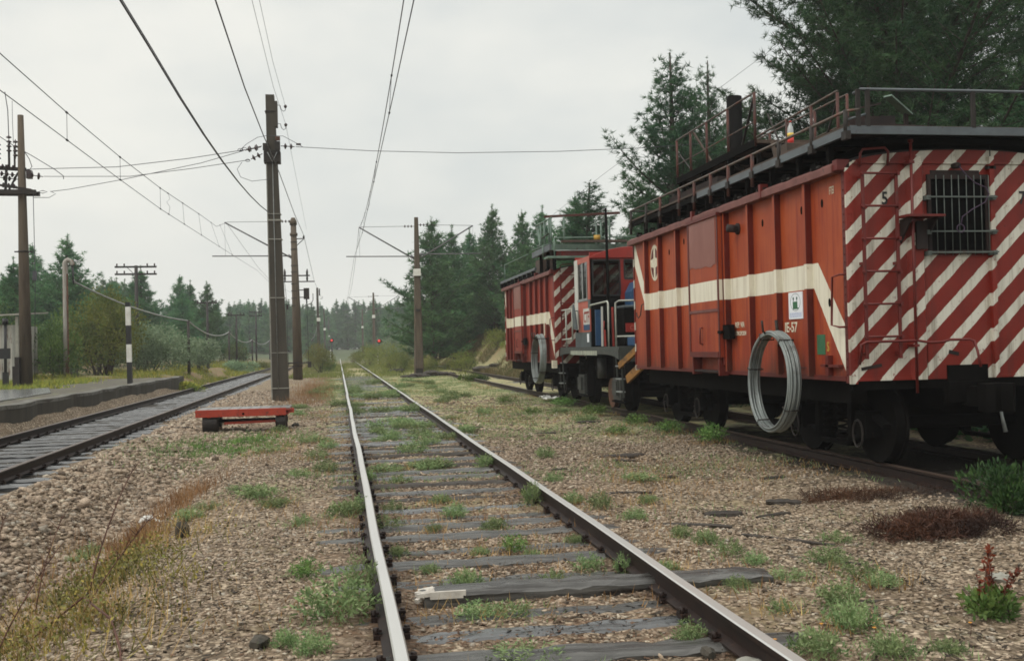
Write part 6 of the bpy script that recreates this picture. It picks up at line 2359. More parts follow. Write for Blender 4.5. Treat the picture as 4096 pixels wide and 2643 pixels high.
tp = [tuft('weed_plant', 61, m_tuft), tuft('weed_plant', 62, m_tuft, 56, 13, .5, .62), tuft('weed_plant', 63, m_tuft, 84, 12, .5, .40), tuft('weed_plant', 64, m_tuft2, 70, 13, .5, .55, .10, .022),
      tuft('weed_plant', 65, m_tuft, 44, 11, .5, .35, .09, .025)]
TUFTS = [(-0.03, 6.23, 0.48, 0.29), (-0.16, 5.55, 0.2, 0.14), (-0.31, 5.71, 0.14, 0.13), (0.12, 6.78, 0.21, 0.36), (-0.25, 7.4, 0.24, 0.17), (-0.19, 13.7, 0.31, 0.2), (-0.33, 15.37, 0.35, 0.22), (-0.19, 16.98, 0.35, 0.17), (-0.9, 11.56, 0.47, 0.16), (-0.68, 10.86, 0.35, 0.13), (1.32, 7.97, 0.25, 0.18), (0.82, 6.88, 0.22, 0.14), (1.74, 7.24, 0.25, 0.14), (1.93, 7.01, 0.12, 0.15), (1.88, 10.18, 0.21, 0.26), (0.78, 6.12, 0.28, 0.11), (0.98, 6.06, 0.28, 0.11), (1.84, 5.34, 0.18, 0.13), (0.9, 5.14, 0.37, 0.15), (0.41, 9.24, 0.27, 0.17), (0.5, 10.34, 0.23, 0.13), (0.71, 12.41, 0.26, 0.13), (1.15, 13.6, 0.34, 0.17), (1.07, 15.76, 0.46, 0.23), (1.47, 19.08, 0.48, 0.22), (1.91, 13.52, 0.34, 0.2), (1.06, 9.76, 0.24, 0.16), (0.16, 10.17, 0.27, 0.19), (-0.01, 9.96, 0.29, 0.16), (-0.37, 9.59, 0.2, 0.12), (1.32, 9.0, 0.23, 0.13), (1.41, 6.88, 0.17, 0.1), (1.02, 10.61, 0.22, 0.13), (2.48, 9.76, 0.23, 0.19), (2.29, 10.13, 0.22, 0.15), (2.87, 14.42, 0.31, 0.18), (2.34, 19.08, 0.4, 0.2), (3.38, 24.12, 0.51, 0.25), (2.61, 9.02, 0.23, 0.12), (2.74, 8.11, 0.18, 0.11), (2.83, 7.75, 0.2, 0.13), (2.82, 7.29, 0.25, 0.14), (2.5, 5.67, 0.17, 0.11), (2.91, 7.0, 0.18, 0.11), (2.93, 6.52, 0.26, 0.11), (3.41, 6.89, 0.31, 0.14), (3.38, 6.4, 0.34, 0.14), (3.41, 6.14, 0.22, 0.12), (2.88, 5.67, 0.28, 0.18), (2.73, 5.24, 0.28, 0.19), (2.34, 4.9, 0.28, 0.17), (2.69, 4.77, 0.23, 0.15), (3.0, 4.77, 0.17, 0.09), (3.96, 7.85, 0.28, 0.12), (-0.51, 13.35, 0.33, 0.14), (-1.38, 11.09, 0.27, 0.13), (-1.5, 10.7, 0.3, 0.13), (-2.47, 10.87, 0.3, 0.17), (-2.51, 10.49, 0.21, 0.12), (0.33, 12.62, 0.21, 0.16), (0.74, 19.61, 0.4, 0.18), (0.42, 26.64, 0.49, 0.24), (1.07, 33.23, 0.69, 0.27), (1.78, 25.87, 0.64, 0.27), (2.37, 41.57, 0.78, 0.31), (3.38, 31.7, 0.66, 0.26), (0.79, 9.01, 0.15, 0.09), (1.86, 8.18, 0.17, 0.09), (2.23, 6.92, 0.18, 0.09), (2.5, 6.32, 0.17, 0.1), (2.98, 9.82, 0.21, 0.11), (5.68, 15.26, 0.47, 0.37), (5.75, 17.5, 0.5, 0.28), (5.7, 19.4, 0.5, 0.29), (5.6, 22.2, 0.65, 0.32), (5.7, 25.97, 0.7, 0.3), (4.86, 17.73, 0.46, 0.19), (4.55, 24.33, 0.51, 0.23), (4.76, 29.46, 0.62, 0.25), (-1.15, 12.35, 0.3, 0.11), (1.05, 7.88, 0.15, 0.09), (0.61, 7.37, 0.15, 0.08), (0.43, 8.05, 0.15, 0.1), (1.43, 7.77, 0.15, 0.08), (2.46, 11.87, 0.23, 0.13), (.45, 4.85, .2, .1), (1.5, 4.7, .2, .1)]
tused = set()


def put_tuft(x, y, w, h, label, k=None):
    k = random.choice((0, 0, 1, 2, 2, 4)) if k is None else k
    p = tp[k]
    if p.name in tused:
        o = p.copy()
        COL.objects.link(o)
    else:
        o = p
        tused.add(p.name)
    hh = (.5, .62, .4, .55, .35)[k]
    o.location = (x, y, g1(x, y) - .01)
    o.rotation_euler = (0, 0, random.uniform(0, 6.28))
    o.scale = (w * 1.2, w * 1.2, h * .9 / hh)
    tag(o, label, 'weed', 'feathery weeds of the track bed')
    return o


def weed_label(x, y, seen={}):
    """where the weed grows, told by the sleepers beyond the raised splintered one"""
    k = min(range(len(TY)), key=lambda j: abs(TY[j] - y))
    lev = ('below' if k < 4 else 'level with') + ' the raised splintered sleeper' if k <= 4 else '%s sleeper past the splintered one' % ORD[k - 5 if k > 5 else 0] if k < 25 else None
    if .3 < x < 1.96:
        side = 'inside the shiny rail' if x < .8 else 'in mid track' if x < 1.4 else 'inside the dark webbed rail'
    elif x > 4.4:
        return 'feathery weed growing along the foot of the siding rail'
    elif x > 1.9:
        side = 'outside the dark webbed rail' if x < 2.6 else 'a step off the dark webbed rail' if x < 3.1 else 'far out towards the wagons'
    else:
        side = 'hugging the shiny rail' if x > -.25 else 'a step off the shiny rail' if x > -.8 else 'near the ditch'
    if lev is None:
        return 'grey green weed growing ' + side + ' in the distance'
    base = 'weed %s, %s' % (side, lev)
    n = seen.get(base, 0)
    seen[base] = n + 1
    return ('feathery ', 'smaller feathery ', 'pale feathery ', 'third feathery ', 'low feathery ')[min(n, 4)] + base


for i, (x, y, w, h) in enumerate(TUFTS):
    lab = weed_label(x, y)
    if i == 0:
        lab = 'biggest feathery weed, a spreading clump against the outside of the shiny rail'
    if i == 3:
        lab = 'tall feathery weed leaning against the shiny rail above the biggest clump'
    put_tuft(x, y, w, h, lab, 0 if i == 0 else 1 if i == 3 else 3 if (i in (10, 4) or x > 4.4) else None)
for k in range(58):
    zone = random.random()
    if zone < .6:
        x, y = random.uniform(.4, 1.9), random.uniform(13, 48)
    elif zone < .88:
        x, y = random.uniform(2.3, 5.2), random.uniform(10, 50)
    else:
        x, y = random.uniform(-1.3, .1), random.uniform(15, 50)
    inr = .3 < x < 1.96
    put_tuft(x, y, random.uniform(.25, .5) * (1 + y / 60), random.uniform(.09, .16) * (1 + y / 60),
             weed_label(x, y))


# ------------------------------------------------------------------ ground cover nobody could count
def blades(name, pts, mat, L, W, seed, label=None, lean=.45):
    r = np.random.default_rng(seed)
    n = len(pts)
    d = np.stack([r.normal(size=n) * lean, r.normal(size=n) * lean, np.ones(n)], 1)
    d /= np.linalg.norm(d, axis=1)[:, None]
    a = r.uniform(0, 2 * PI, n)
    side = np.stack([np.cos(a), np.sin(a), np.zeros(n)], 1)
    ln = (L * r.uniform(.4, 1.2, n))[:, None]
    P = np.asarray(pts)
    V = np.stack([P - side * W / 2, P + side * W / 2, P + d * ln], 1).reshape(-1, 3)
    o = npmesh(name, V, np.arange(3 * n).reshape(-1, 3), mat)
    tag(o, label, 'grass', kind='stuff')
    return o


def scatter(n, x0, x1, y0, y1, dens, seed):
    r = np.random.default_rng(seed)
    x, y = r.uniform(x0, x1, n), r.uniform(y0, y1, n)
    k = r.random(n) < dens(x, y)
    x, y = x[k], y[k]
    return np.stack([x, y, gh(x, y) - .005], 1)


def blob(x, y, cx, cy, rx, ry):
    return np.exp(-((x - cx) / rx) ** 2 - ((y - cy) / ry) ** 2)


# short mossy grass thickening with distance
def dmoss(x, y):
    g = vn(x * .55, y * .55, 21) * .6 + vn(x * 2.4, y * 2.4, 22) * .5
    m = ss(.50, .72, g + .13 * ss(12, 40, y)) * ss(7, 14, y)
    m = m * ss(-1.3, -.4, x) * (1 - ss(5.6, 6.3, x))
    return np.clip(m * 1.0, 0, 1)


blades('grass', scatter(150000, -1.3, 6.2, 6, 60, dmoss, 1), m_tuft, .075, .010, 2, 'short grey green grass spread thinly over the track bed')
blades('grass', scatter(60000, -1.5, 6.2, 6, 60, lambda x, y: ss(.5, .7, vn(x * .5, y * .5, 31)) * .8, 3), m_dry, .10, .008, 4, 'straw coloured grass thinly mixed into the track bed')
pts = scatter(26000, -3.9, -.4, 15.5, 22.5, lambda x, y: np.clip(blob(x, y, -2.1, 18.6, 1.0, 1.4) * 1.3, 0, 1) * ss(.3, .5, vn(x * 3, y * 3, 8)), 5)
blades('grass', pts, m_tuft2, .12, .012, 6, 'bright green grass patch in front of the red trolley')
pts = np.concatenate([scatter(8000, -2.7, -1.0, 11.5, 16.5, lambda x, y: np.clip(blob(x, y, -1.95, 13.8, .34, 1.5), 0, 1) * ss(.42, .62, vn(x * 3, y * 2.2, 88)), 7),
                      scatter(7000, -2.8, -.8, 9.0, 12.5, lambda x, y: np.clip(blob(x, y, -2.1, 10.6, .4, 1.1), 0, 1) * ss(.40, .6, vn(x * 3, y * 2.2, 89)), 9),
                      scatter(12000, -2.8, -.2, 30, 60, lambda x, y: np.clip(blob(x, y, -1.0, 38, .7, 12), 0, 1) * .9, 8)])
blades('grass', pts, m_dry, .26, .008, 10, 'tall dry tan grass along the ditch and mast feet', .3)
pts = scatter(21000, -3.4, -.5, 5.0, 10.4, lambda x, y: np.clip(blob(x, y, -1.95, 7.7, .62, 1.8) * 1.2, 0, 1) * ss(.3, .55, vn(x * 3.1, y * 3.1, 18)), 11)
blades('grass', pts[: len(pts) // 2], m_ditch, .17, .012, 12, 'yellow flowering weeds in the ditch at the bottom left', .6)
r_ = np.random.default_rng(5)
pp = np.repeat(pts[len(pts) // 2:], 2, 0)
pp = pp + np.stack([r_.normal(size=len(pp)) * .04, r_.normal(size=len(pp)) * .04, r_.uniform(.02, .17, len(pp))], 1)
V, F = leaves(pp, np.tile([[0, 0, .6]], (len(pp), 1)), r_, .03, .02, 1.0)
tag(npmesh('undergrowth', V, F, m_ditch), 'small yellow leaves of the flowering weeds in the ditch', 'weeds', kind='stuff')
dp = scatter(9000, -3.2, -.6, 5.0, 11, lambda x, y: np.clip(blob(x, y, -1.95, 7.9, .65, 2.2) * 1.2, 0, 1) * ss(.3, .6, vn(x * 2.1, y * 2.1, 19)), 51)
blades('grass', dp, m_dry, .30, .006, 52, 'dry orange brown stems among the ditch weeds', .55)
# low mat round every weed so that it grows out of the ground
rm = np.random.default_rng(91)
mp_, md_ = [], []
for o in [q for q in bpy.data.objects if q.name.startswith('weed_plant')]:
    k = int(70 * min(2.2, o.scale[0] / .3))
    a, q = rm.uniform(0, 2 * PI, k), o.scale[0] * .62 * np.sqrt(rm.random(k)) * rm.uniform(.6, 1.5)
    xx, yy = o.location[0] + q * np.cos(a) * 1.3, o.location[1] + q * np.sin(a)
    (md_ if rm.random() < .35 else mp_).append(np.stack([xx, yy, gh(xx, yy)], 1))
blades('grass', np.concatenate(mp_), m_tuft, .07, .009, 92, 'thin green grass round the feet of the weeds', .9)
blades('grass', np.concatenate(md_), m_dry, .12, .006, 93, 'thin straw stems mixed into the weeds', .6)
# verge and bank grass
pts = scatter(90000, -14, -6.4, 43.5, 110, lambda x, y: ss(.48, .68, vn(x * .7, y * .5, 41)) * (1 - ss(60, 110, y) * .6), 13)
blades('grass', pts, m_tufty, .32, .03, 14, 'yellow green grass beyond the platform end', .5)
pts = np.concatenate([scatter(9000, -13.5, -7.6, 33.5, 43.6, lambda x, y: ss(.45, .6, vn(x * .8, y * .6, 42)) * ss(-8.3, -9.2, x), 15),
                      scatter(7000, -13.5, -9.5, 34, 43.6, lambda x, y: np.ones_like(x) * .8, 16)])
pts[:, 2] = .57
blades('grass', pts, m_tufty, .22, .025, 17, 'green grass growing over the back of the platform', .5)
m_bankg = leafmat('bank_grass', ((.13, .105, .04), (.24, .185, .085), (.085, .10, .03)), big=1.2, rough=.8)
pts = scatter(60000, 8.4, 15, 40, 95, lambda x, y: ss(.3, .6, vn(x * .8, y * .6, 43)), 18)
blades('grass', pts, m_bankg, .38, .03, 19, 'brown dry grass on the bank beside the far wagon', .5)
pts = scatter(40000, -3, 9.2, 60, 118, lambda x, y: ss(.35, .6, vn(x * .7, y * .4, 44)) * (1 - blob(x, y, 1.1, 60, .9, 60) * .6), 20)
blades('grass', pts, m_shrub_b, .30, .03, 21, 'mixed pale grass flanking the far part of the track', .5)

r_ = np.random.default_rng(15)
n_ = 26000
x_, y_ = 9.2 + 2.6 * r_.random(n_), 5 + 33 * r_.random(n_)
z_ = gh(x_, y_) + r_.random(n_) ** 1.3 * (1.0 + .8 * vn(x_, y_ * .7, 55))
V, F = leaves(np.stack([x_, y_, z_], 1), np.tile([[0, 0, .5]], (n_, 1)), r_, .22, .11, 1.0)
tag(npmesh('undergrowth', V, F, m_needle), 'dark tangled undergrowth behind the wagons', 'undergrowth', kind='stuff')

n_ = 30000
y_ = 46 + 60 * r_.random(n_)
x_ = 11.6 + 5 * r_.random(n_) + .02 * (y_ - 46)
z_ = gh(x_, y_) + r_.random(n_) ** 1.2 * (1.6 + 1.6 * vn(x_, y_ * .7, 57))
V, F = leaves(np.stack([x_, y_, z_], 1), np.tile([[0, 0, .5]], (n_, 1)), r_, .42, .22, 1.0)
tag(npmesh('undergrowth', V, F, m_needle), 'dark undergrowth among the pine trunks on the bank', 'undergrowth', kind='stuff')

# dry weed stalks in the ditch
for i, (x, y, hx, hy, h, w) in enumerate(((-1.85, 8.0, .22, .6, 1.05, .008), (-2.3, 8.3, .1, .5, .85, .006), (-2.5, 8.0, .02, .2, .95, .005), (-1.75, 7.4, .45, .2, .75, .006), (-2.6, 7.0, .2, .3, .7, .006), (-2.1, 6.6, .3, .5, .8, .006))):
    z = g1(x, y)
    q = MB()
    rr = random.Random(i)
    pts = [(x + hx * t, y + hy * t * t, z + h * t * (1 - .15 * t)) for t in np.linspace(0, 1, 9)]
    q.tube(pts, [w * (1 - .6 * t) for t in np.linspace(0, 1, 9)], 4)
    for k in range(14):
        t = rr.uniform(.35, 1)
        p = Vector((x + hx * t, y + hy * t * t, z + h * t * (1 - .15 * t)))
        q.tube([p, p + Vector((rr.uniform(-.09, .09), rr.uniform(-.09, .09), rr.uniform(.03, .14)))], [.003, .001], 3)
    tag(q.build('dry_stalk', m_stem, base=(x, y, z), fixn=False), ['longest dry brown stalk leaning out of the ditch weeds', 'thin dry stalk behind the longest leaning one', 'upright dry stalk standing at the back of the ditch weeds',
        'short dry stalk bending far over the ditch weeds', 'dry stalk at the photo edge among the ditch weeds', 'dry stalk lowest in the bottom left weeds'][i], 'dry stalk', 'dry stalks in the ditch')
q = MB()
pts = [(-1.95, 7.05, g1(-1.95, 7.05) + .05), (-1.62, 6.9, g1(-1.62, 6.9) + .16), (-1.35, 6.4, g1(-1.35, 6.4) + .08), (-1.2, 5.9, g1(-1.2, 5.9) + .03), (-1.05, 5.2, g1(-1.05, 5.2) + .02)]
q.tube(pts, [.006, .008, .008, .007, .005], 5)
for k in range(12):
    t = k / 12 * 3.9
    i = int(t)
    p = Vector(pts[i]).lerp(Vector(pts[i + 1]), t - i)
    q.tube([p, p + Vector((random.uniform(-.06, .06), random.uniform(-.03, .06), random.uniform(0, .05)))], [.004, .001], 3)
tag(q.build('fallen_stalk', m_stem, base=pts[0]), 'dark curved bramble stem trailing over the gravel at the bottom left', 'stem')
# ------------------------------------------------------------------ loose stones (gravel) and litter
m_stone, nt_, bs_ = newmat('gravel_stone')
h_ = NT(nt_)
g_ = h_.n('NewGeometry')
cr_ = h_.n('ValToRGB')
h_.l(g_.outputs['Random Per Island'], cr_.inputs[0])
e_ = cr_.color_ramp.elements
e_[0].position, e_[0].color = 0, (.035, .028, .022, 1)
e_[1].position, e_[1].color = 1, (.58, .51, .39, 1)
for p_, c_ in ((.15, (.11, .085, .058)), (.35, (.245, .187, .132)), (.6, (.36, .285, .208)), (.8, (.42, .335, .25)), (.9, (.27, .255, .215))):
    q_ = cr_.color_ramp.elements.new(p_)
    q_.color = (*c_, 1)
tc_ = h_.n('TexCoord')
sc_ = h_.mix(h_.ramp(h_.noise(tc_.outputs['Object'], 60, 4), .4, .7), cr_.outputs[0], (.17, .12, .082))
sp_ = h_.n('SeparateXYZ')
h_.l(tc_.outputs['Object'], sp_.inputs[0])
for rx_ in (.258, 2.004):       # rust and oil thrown off the rails
    nr_ = h_.ramp(h_.math('ADD', h_.math('ABSOLUTE', h_.math('SUBTRACT', sp_.outputs[0], rx_)), h_.math('MULTIPLY', h_.noise(tc_.outputs['Object'], 3.5, 5), .35)), .46, .22)
    sc_ = h_.mix(h_.math('MULTIPLY', nr_, .75), sc_, (.075, .043, .026))
dk_ = h_.ramp(h_.noise(tc_.outputs['Object'], 1.1, 6, .7), .56, .68)
sc_ = h_.mix(h_.math('MULTIPLY', dk_, .55), sc_, (.10, .07, .048))
h_.l(sc_, bs_.inputs['Base Color'])
bs_.inputs['Roughness'].default_value = .75
bs_.inputs['Specular IOR Level'].default_value = .3

t_ = (1 + 5 ** .5) / 2
ICO = np.array([(-1, t_, 0), (1, t_, 0), (-1, -t_, 0), (1, -t_, 0), (0, -1, t_), (0, 1, t_), (0, -1, -t_), (0, 1, -t_), (t_, 0, -1), (t_, 0, 1), (-t_, 0, -1), (-t_, 0, 1)]) / 1.902
ICF = np.array([(0, 11, 5), (0, 5, 1), (0, 1, 7), (0, 7, 10), (0, 10, 11), (1, 5, 9), (5, 11, 4), (11, 10, 2), (10, 7, 6), (7, 1, 8), (3, 9, 4), (3, 4, 2), (3, 2, 6), (3, 6, 8), (3, 8, 9),
                (4, 9, 5), (2, 4, 11), (6, 2, 10), (8, 6, 7), (9, 8, 1)])


def stones(name, n, y0, y1, smin, smax, seed, label, xr=None, dens=None, flat=.55):
    r = np.random.default_rng(seed)
    y = y0 + (y1 - y0) * np.sqrt(r.random(n)) if xr is None else r.uniform(y0, y1, n)
    if xr is None:
        x = y * np.tan(r.uniform(R(-18), R(37), n))
    else:
        x = r.uniform(xr[0], xr[1], n)
    keep = np.ones(n, bool)
    if dens is not None:
        keep &= r.random(n) < dens(x, y)
    for rx in (.258, 2.004, -4.247, 6.127):
        keep &= np.abs(x - rx) > .085
    keep &= (x > -6.55) & (x < 5.75 + .5 * (r.random(n) - .5))
    tyy = np.array(TY)
    near = np.min(np.abs(y[:, None] - tyy[None]), 1) < .11
    keep &= ~(near & (x > -.2) & (x < 2.5) & (r.random(n) < .93))
    keep &= ~((x < -3.75) & (x > -6.4) & (r.random(n) < .97))
    x, y = x[keep], y[keep]
    n = len(x)
    s = (smin + (smax - smin) * r.random(n) ** 1.6) * np.where(r.random(n) < .06, 1.5, 1)
    sc = np.stack([s * r.uniform(.7, 1.3, n), s * r.uniform(.6, 1.0, n), s * r.uniform(.18, flat, n)], 1)
    V = ICO[None] * sc[:, None] * r.uniform(.55, 1.35, (n, 12, 1))
    a = r.uniform(0, 2 * PI, n)
    b = r.normal(size=n) * .35
    ca, sa, cb, sb = np.cos(a), np.sin(a), np.cos(b), np.sin(b)
    X = V[..., 0] * cb[:, None] + V[..., 2] * sb[:, None]
    Zz = -V[..., 0] * sb[:, None] + V[..., 2] * cb[:, None]
    Xr = X * ca[:, None] - V[..., 1] * sa[:, None]
    Yr = X * sa[:, None] + V[..., 1] * ca[:, None]
    P = np.stack([Xr + x[:, None], Yr + y[:, None], Zz + (gh(x, y) + s * .12)[:, None]], -1).reshape(-1, 3)
    F = (ICF[None] + (np.arange(n) * 12)[:, None, None]).reshape(-1, 3)
    tag(npmesh(name, P, F, m_stone), label, 'gravel', kind='stuff')


stones('gravel', 46000, 4.2, 9.5, .008, .023, 1, 'small loose stones of the gravel bed close by')
stones('gravel', 40000, 9.5, 17, .014, .030, 2, 'small loose stones of the gravel bed farther off')
stones('gravel', 30000, 6, 42, .028, .055, 3, 'coarse pale ballast stones beside the platform track', xr=(-4.2, -2.0), flat=.8)
stones('gravel', 7000, 17, 34, .03, .05, 4, 'loose stones scattered over the far gravel', xr=(-3.8, 5.6))

# brown leaf litter between the rails
r_ = np.random.default_rng(77)
n_ = 15000
y_ = 4.3 + 13 * r_.random(n_) ** 1.4
x_ = np.where(r_.random(n_) < .72, r_.uniform(.3, 1.95, n_), r_.uniform(-.9, 5.4, n_))
k_ = vn(x_ * 2.2, y_ * 2.2, 71) + .3 * r_.random(n_) > .62
x_, y_ = x_[k_], y_[k_]
C_ = np.stack([x_, y_, gh(x_, y_) + r_.uniform(.004, .02, len(x_))], 1)
V_, F_ = leaves(C_, np.tile([[0, 0, 0.0]], (len(C_), 1)), r_, .045, .018, 1.0)
V_[:, 2] = np.repeat(C_[:, 2], 4) + (V_[:, 2] - np.repeat(C_[:, 2], 4)) * .25
m_litter = leafmat('leaf_litter', ((.10, .055, .03), (.21, .13, .08), (.06, .035, .022)), big=3, rough=.85)
tag(npmesh('leaf_litter', V_, F_, m_litter), 'brown bark and leaf litter between the rails', 'litter', kind='stuff')


# dark chips, bark and cinders strewn over the open gravel
n_ = 36000
y_ = 4.4 + 26 * r_.random(n_) ** 1.3
x_ = r_.uniform(-3.2, 5.9, n_)
k_ = (vn(x_ * 1.1, y_ * .8, 81) * .6 + vn(x_ * 4, y_ * 3, 82) * .4 + .35 * ss(2.4, 4.5, x_) * ss(.3, .8, vn(x_ * .7, y_ * .45, 83)) + .14 * r_.random(n_)) > .60
k_ &= (np.abs(x_ - .258) > .09) & (np.abs(x_ - 2.004) > .09)
x_, y_ = x_[k_], y_[k_]
C_ = np.stack([x_, y_, gh(x_, y_) + r_.uniform(.008, .022, len(x_))], 1)
V_, F_ = leaves(C_, np.tile([[.6, 0, 0.0]], (len(C_), 1)), r_, .065, .022, .9)
V_[:, 2] = np.repeat(C_[:, 2], 4) + (V_[:, 2] - np.repeat(C_[:, 2], 4)) * .3
m_chip = leafmat('dark_chips', ((.012, .010, .008), (.055, .035, .022), (.02, .014, .010)), big=2, rough=.8)
tag(npmesh('debris', V_, F_, m_chip), 'dark bark chips and cinders strewn over the gravel', 'chips', kind='stuff')


def chunk(name, x, y, w, d_, h, mat, label, cat, group, seed, rz=0, dz=0):
    rr = random.Random(seed)
    q = MB()
    n = 9
    z = g1(x, y) + dz
    prof = []
    ring = []
    cs, sn = math.cos(rz), math.sin(rz)
    for i in range(n):
        t = i / (n - 1)
        u = -w / 2 + w * t
        f = .55 + .45 * math.sin(PI * min(1, max(0, t * 1.0))) ** .4
        for a in range(7):
            th = 2 * PI * a / 7
            k = rr.uniform(.72, 1.1)
            v, zz = d_ / 2 * math.cos(th) * f * k, h / 2 * math.sin(th) * f * k + h * .32
            ring.append((x + u * cs - v * sn, y + u * sn + v * cs, z + zz))
    q.v = ring
    for i in range(n - 1):
        for a in range(7):
            q.f.append((i * 7 + a, i * 7 + (a + 1) % 7, (i + 1) * 7 + (a + 1) % 7, (i + 1) * 7 + a))
    q.f.append(tuple(range(6, -1, -1)))
    q.f.append(tuple((n - 1) * 7 + a for a in range(7)))
    q.m = [0] * len(q.f)
    q.sm = [False] * len(q.f)
    return tag(q.build(name, mat, base=(x, y, z)), label, cat, group)


GD = 'wood scraps on the gravel'
for i, (x, y, w, d_, h, rz, lab) in enumerate((
        (4.95, 11.3, .30, .09, .06, .2, 'short dark board lying near the siding rail'), (3.5, 9.15, .36, .12, .09, -.1, 'thick dark log end lying in the gravel hollow'),
        (3.95, 9.05, .42, .05, .05, .35, 'thin grey branch beside the thick log end'), (4.3, 9.6, .34, .13, .09, -.45, 'rotten dark lump above the thin grey branch'),
        (3.05, 8.6, .6, .06, .05, -.5, 'dark rotten strip in the gravel hollow left of the logs'), (3.4, 8.0, 1.2, .045, .035, -.85, 'long thin dark stick running slantwise across the gravel'),
        (3.25, 7.2, 1.1, .035, .03, -.75, 'long thin stick lying nearest the middle track weeds'), (3.2, 5.85, .4, .05, .03, -.3, 'reddish stick near the orange flowers'),
        (4.05, 14.6, .75, .28, .06, .2, 'dark rotten patch of wood halfway to the siding'), (3.85, 14.1, .5, .14, .05, -.3, 'smaller rotten wood strip before the dark patch'),
        (3.0, 10.6, .5, .05, .04, -.1, 'dark splinter beside the middle track sleepers'), (3.9, 12.0, .3, .06, .05, .4, 'small dark bark piece in the open gravel'),
        (2.75, 12.9, .25, .05, .04, .1, 'little dark chip beside the sleepers'), (3.7, 18.5, .4, .1, .05, .1, 'flat dark chip in the grassy gravel'),
        (5.0, 20.5, .5, .1, .06, -.2, 'dark scrap lying short of the cab vehicle'), (2.6, 20.2, .4, .1, .05, .1, 'dark scrap beside the distant sleepers'),
        (-2.3, 21.8, .55, .05, .04, .05, 'thin lath under the red trolley'), (-1.55, 21.6, .6, .05, .05, .15, 'bent dark lath under the trolley'),
        (-3.3, 22.7, .35, .08, .06, .1, 'dark scrap between the trolley and the platform track'), (-1.3, 27.5, .5, .12, .08, .1, 'plank end in the grass beside the big mast'))):
    chunk('wood_scrap', x, y, w, d_, h, m_tiebl, lab, 'wood scrap', GD, 100 + i, rz, -.01)
for i, (x, y, w, h, mat, lab) in enumerate((
        (-1.42, 9.7, .12, .19, m_concd, 'dark upright stone standing on the gravel slope'), (.47, 22.6, .24, .16, m_concl, 'pale round stone against the inside of the shiny rail'),
        (-.95, 22.9, .17, .12, m_concd, 'dark round stone close to the red trolley wheel'), (-.45, 5.75, .13, .08, m_concd, 'dark stone among the gravel at the bottom'),
        (1.82, 5.02, .10, .07, m_concd, 'grey rounded stone between the rails at the bottom'), (1.95, 4.72, .2, .08, m_concl, 'flat grey stone at the very bottom near the tall rail'),
        (4.35, 6.3, .12, .08, m_concl, 'bluish pale stone near the red leaved plant'))):
    chunk('stone', x, y, w, w * .8, h, mat, lab, 'stone', 'odd stones on the gravel', 140 + i, .4 * i)
# rubble at the bracketed mast
for i, (x, y, w, d_, h) in enumerate(((4.4, 58.0, 1.0, .6, .34), (5.15, 58.2, .9, .7, .42), (5.85, 58.4, .7, .5, .30), (3.75, 58.0, .7, .4, .2), (4.8, 57.6, .5, .4, .2), (6.35, 58.5, .4, .4, .24), (4.1, 57.3, .4, .3, .14))):
    chunk('rubble_piece', x, y, w, d_, h, m_tiebl, ['large black lump at the foot of the bracketed mast', 'biggest black lump beside the bracketed mast', 'brownish lump in the rubble toward the siding',
          'flat dark slab in the rubble toward the middle track', 'dark piece in front of the rubble heap', 'smallest lump ending the rubble toward the siding', 'small dark scrap before the rubble heap'][i], 'rubble', 'rubble at the bracketed mast', 160 + i, .1 * i)
for i, (x, y, w, d_, h, lab) in enumerate(((3.9, 71, 1.2, .5, .35, 'dark heap under the spreading broom bush'), (8.9, 63, 1.6, .8, .4, 'grey stones piled at the bank foot'), (9.3, 60, 1.2, .3, .25, 'pale timber lying on the bank foot'))):
    chunk('heap', x, y, w, d_, h, m_iron if i == 0 else m_concd, lab, 'heap', None, 180 + i, .2)
# white rag and paper
m_rag = M('white_rag', (.62, .63, .60), (.5, .5, .47), 9, .8)
q = MB()
rr = random.Random(9)
z = g1(-2.05, 12.0)
for i in range(7):
    for j in range(5):
        q.v.append((-2.05 + (i - 3) * .055 + rr.uniform(-.015, .015), 12.0 + (j - 2) * .05 + rr.uniform(-.012, .012), z + .05 + rr.uniform(-.03, .04) + .03 * math.sin(i)))
q.f = [(i * 5 + j, (i + 1) * 5 + j, (i + 1) * 5 + j + 1, i * 5 + j + 1) for i in range(6) for j in range(4)]
q.m, q.sm = [0] * 24, [True] * 24
o = q.build('white_rag', m_rag, base=(-2.05, 12, z))
o.modifiers.new('Solid', 'SOLIDIFY').thickness = .012
tag(o, 'crumpled white rag lying at the ditch edge', 'rag')
q = MB()
z = g1(5.95, 28.9)
for i in range(9):
    for j in range(4):
        q.v.append((5.9 + (j - 1.5) * .1 + rr.uniform(-.03, .03), 28.2 + i * .16 + rr.uniform(-.03, .03), z + .12 + rr.uniform(-.04, .09)))
q.f = [(i * 4 + j, (i + 1) * 4 + j, (i + 1) * 4 + j + 1, i * 4 + j + 1) for i in range(8) for j in range(3)]
q.m, q.sm = [0] * 24, [False] * 24
o = q.build('plastic_sheet', m_rag, base=(5.9, 28.9, z))
o.modifiers.new('Solid', 'SOLIDIFY').thickness = .015
tag(o, 'crumpled pale sheet on the ground below the far wire coil', 'sheet')
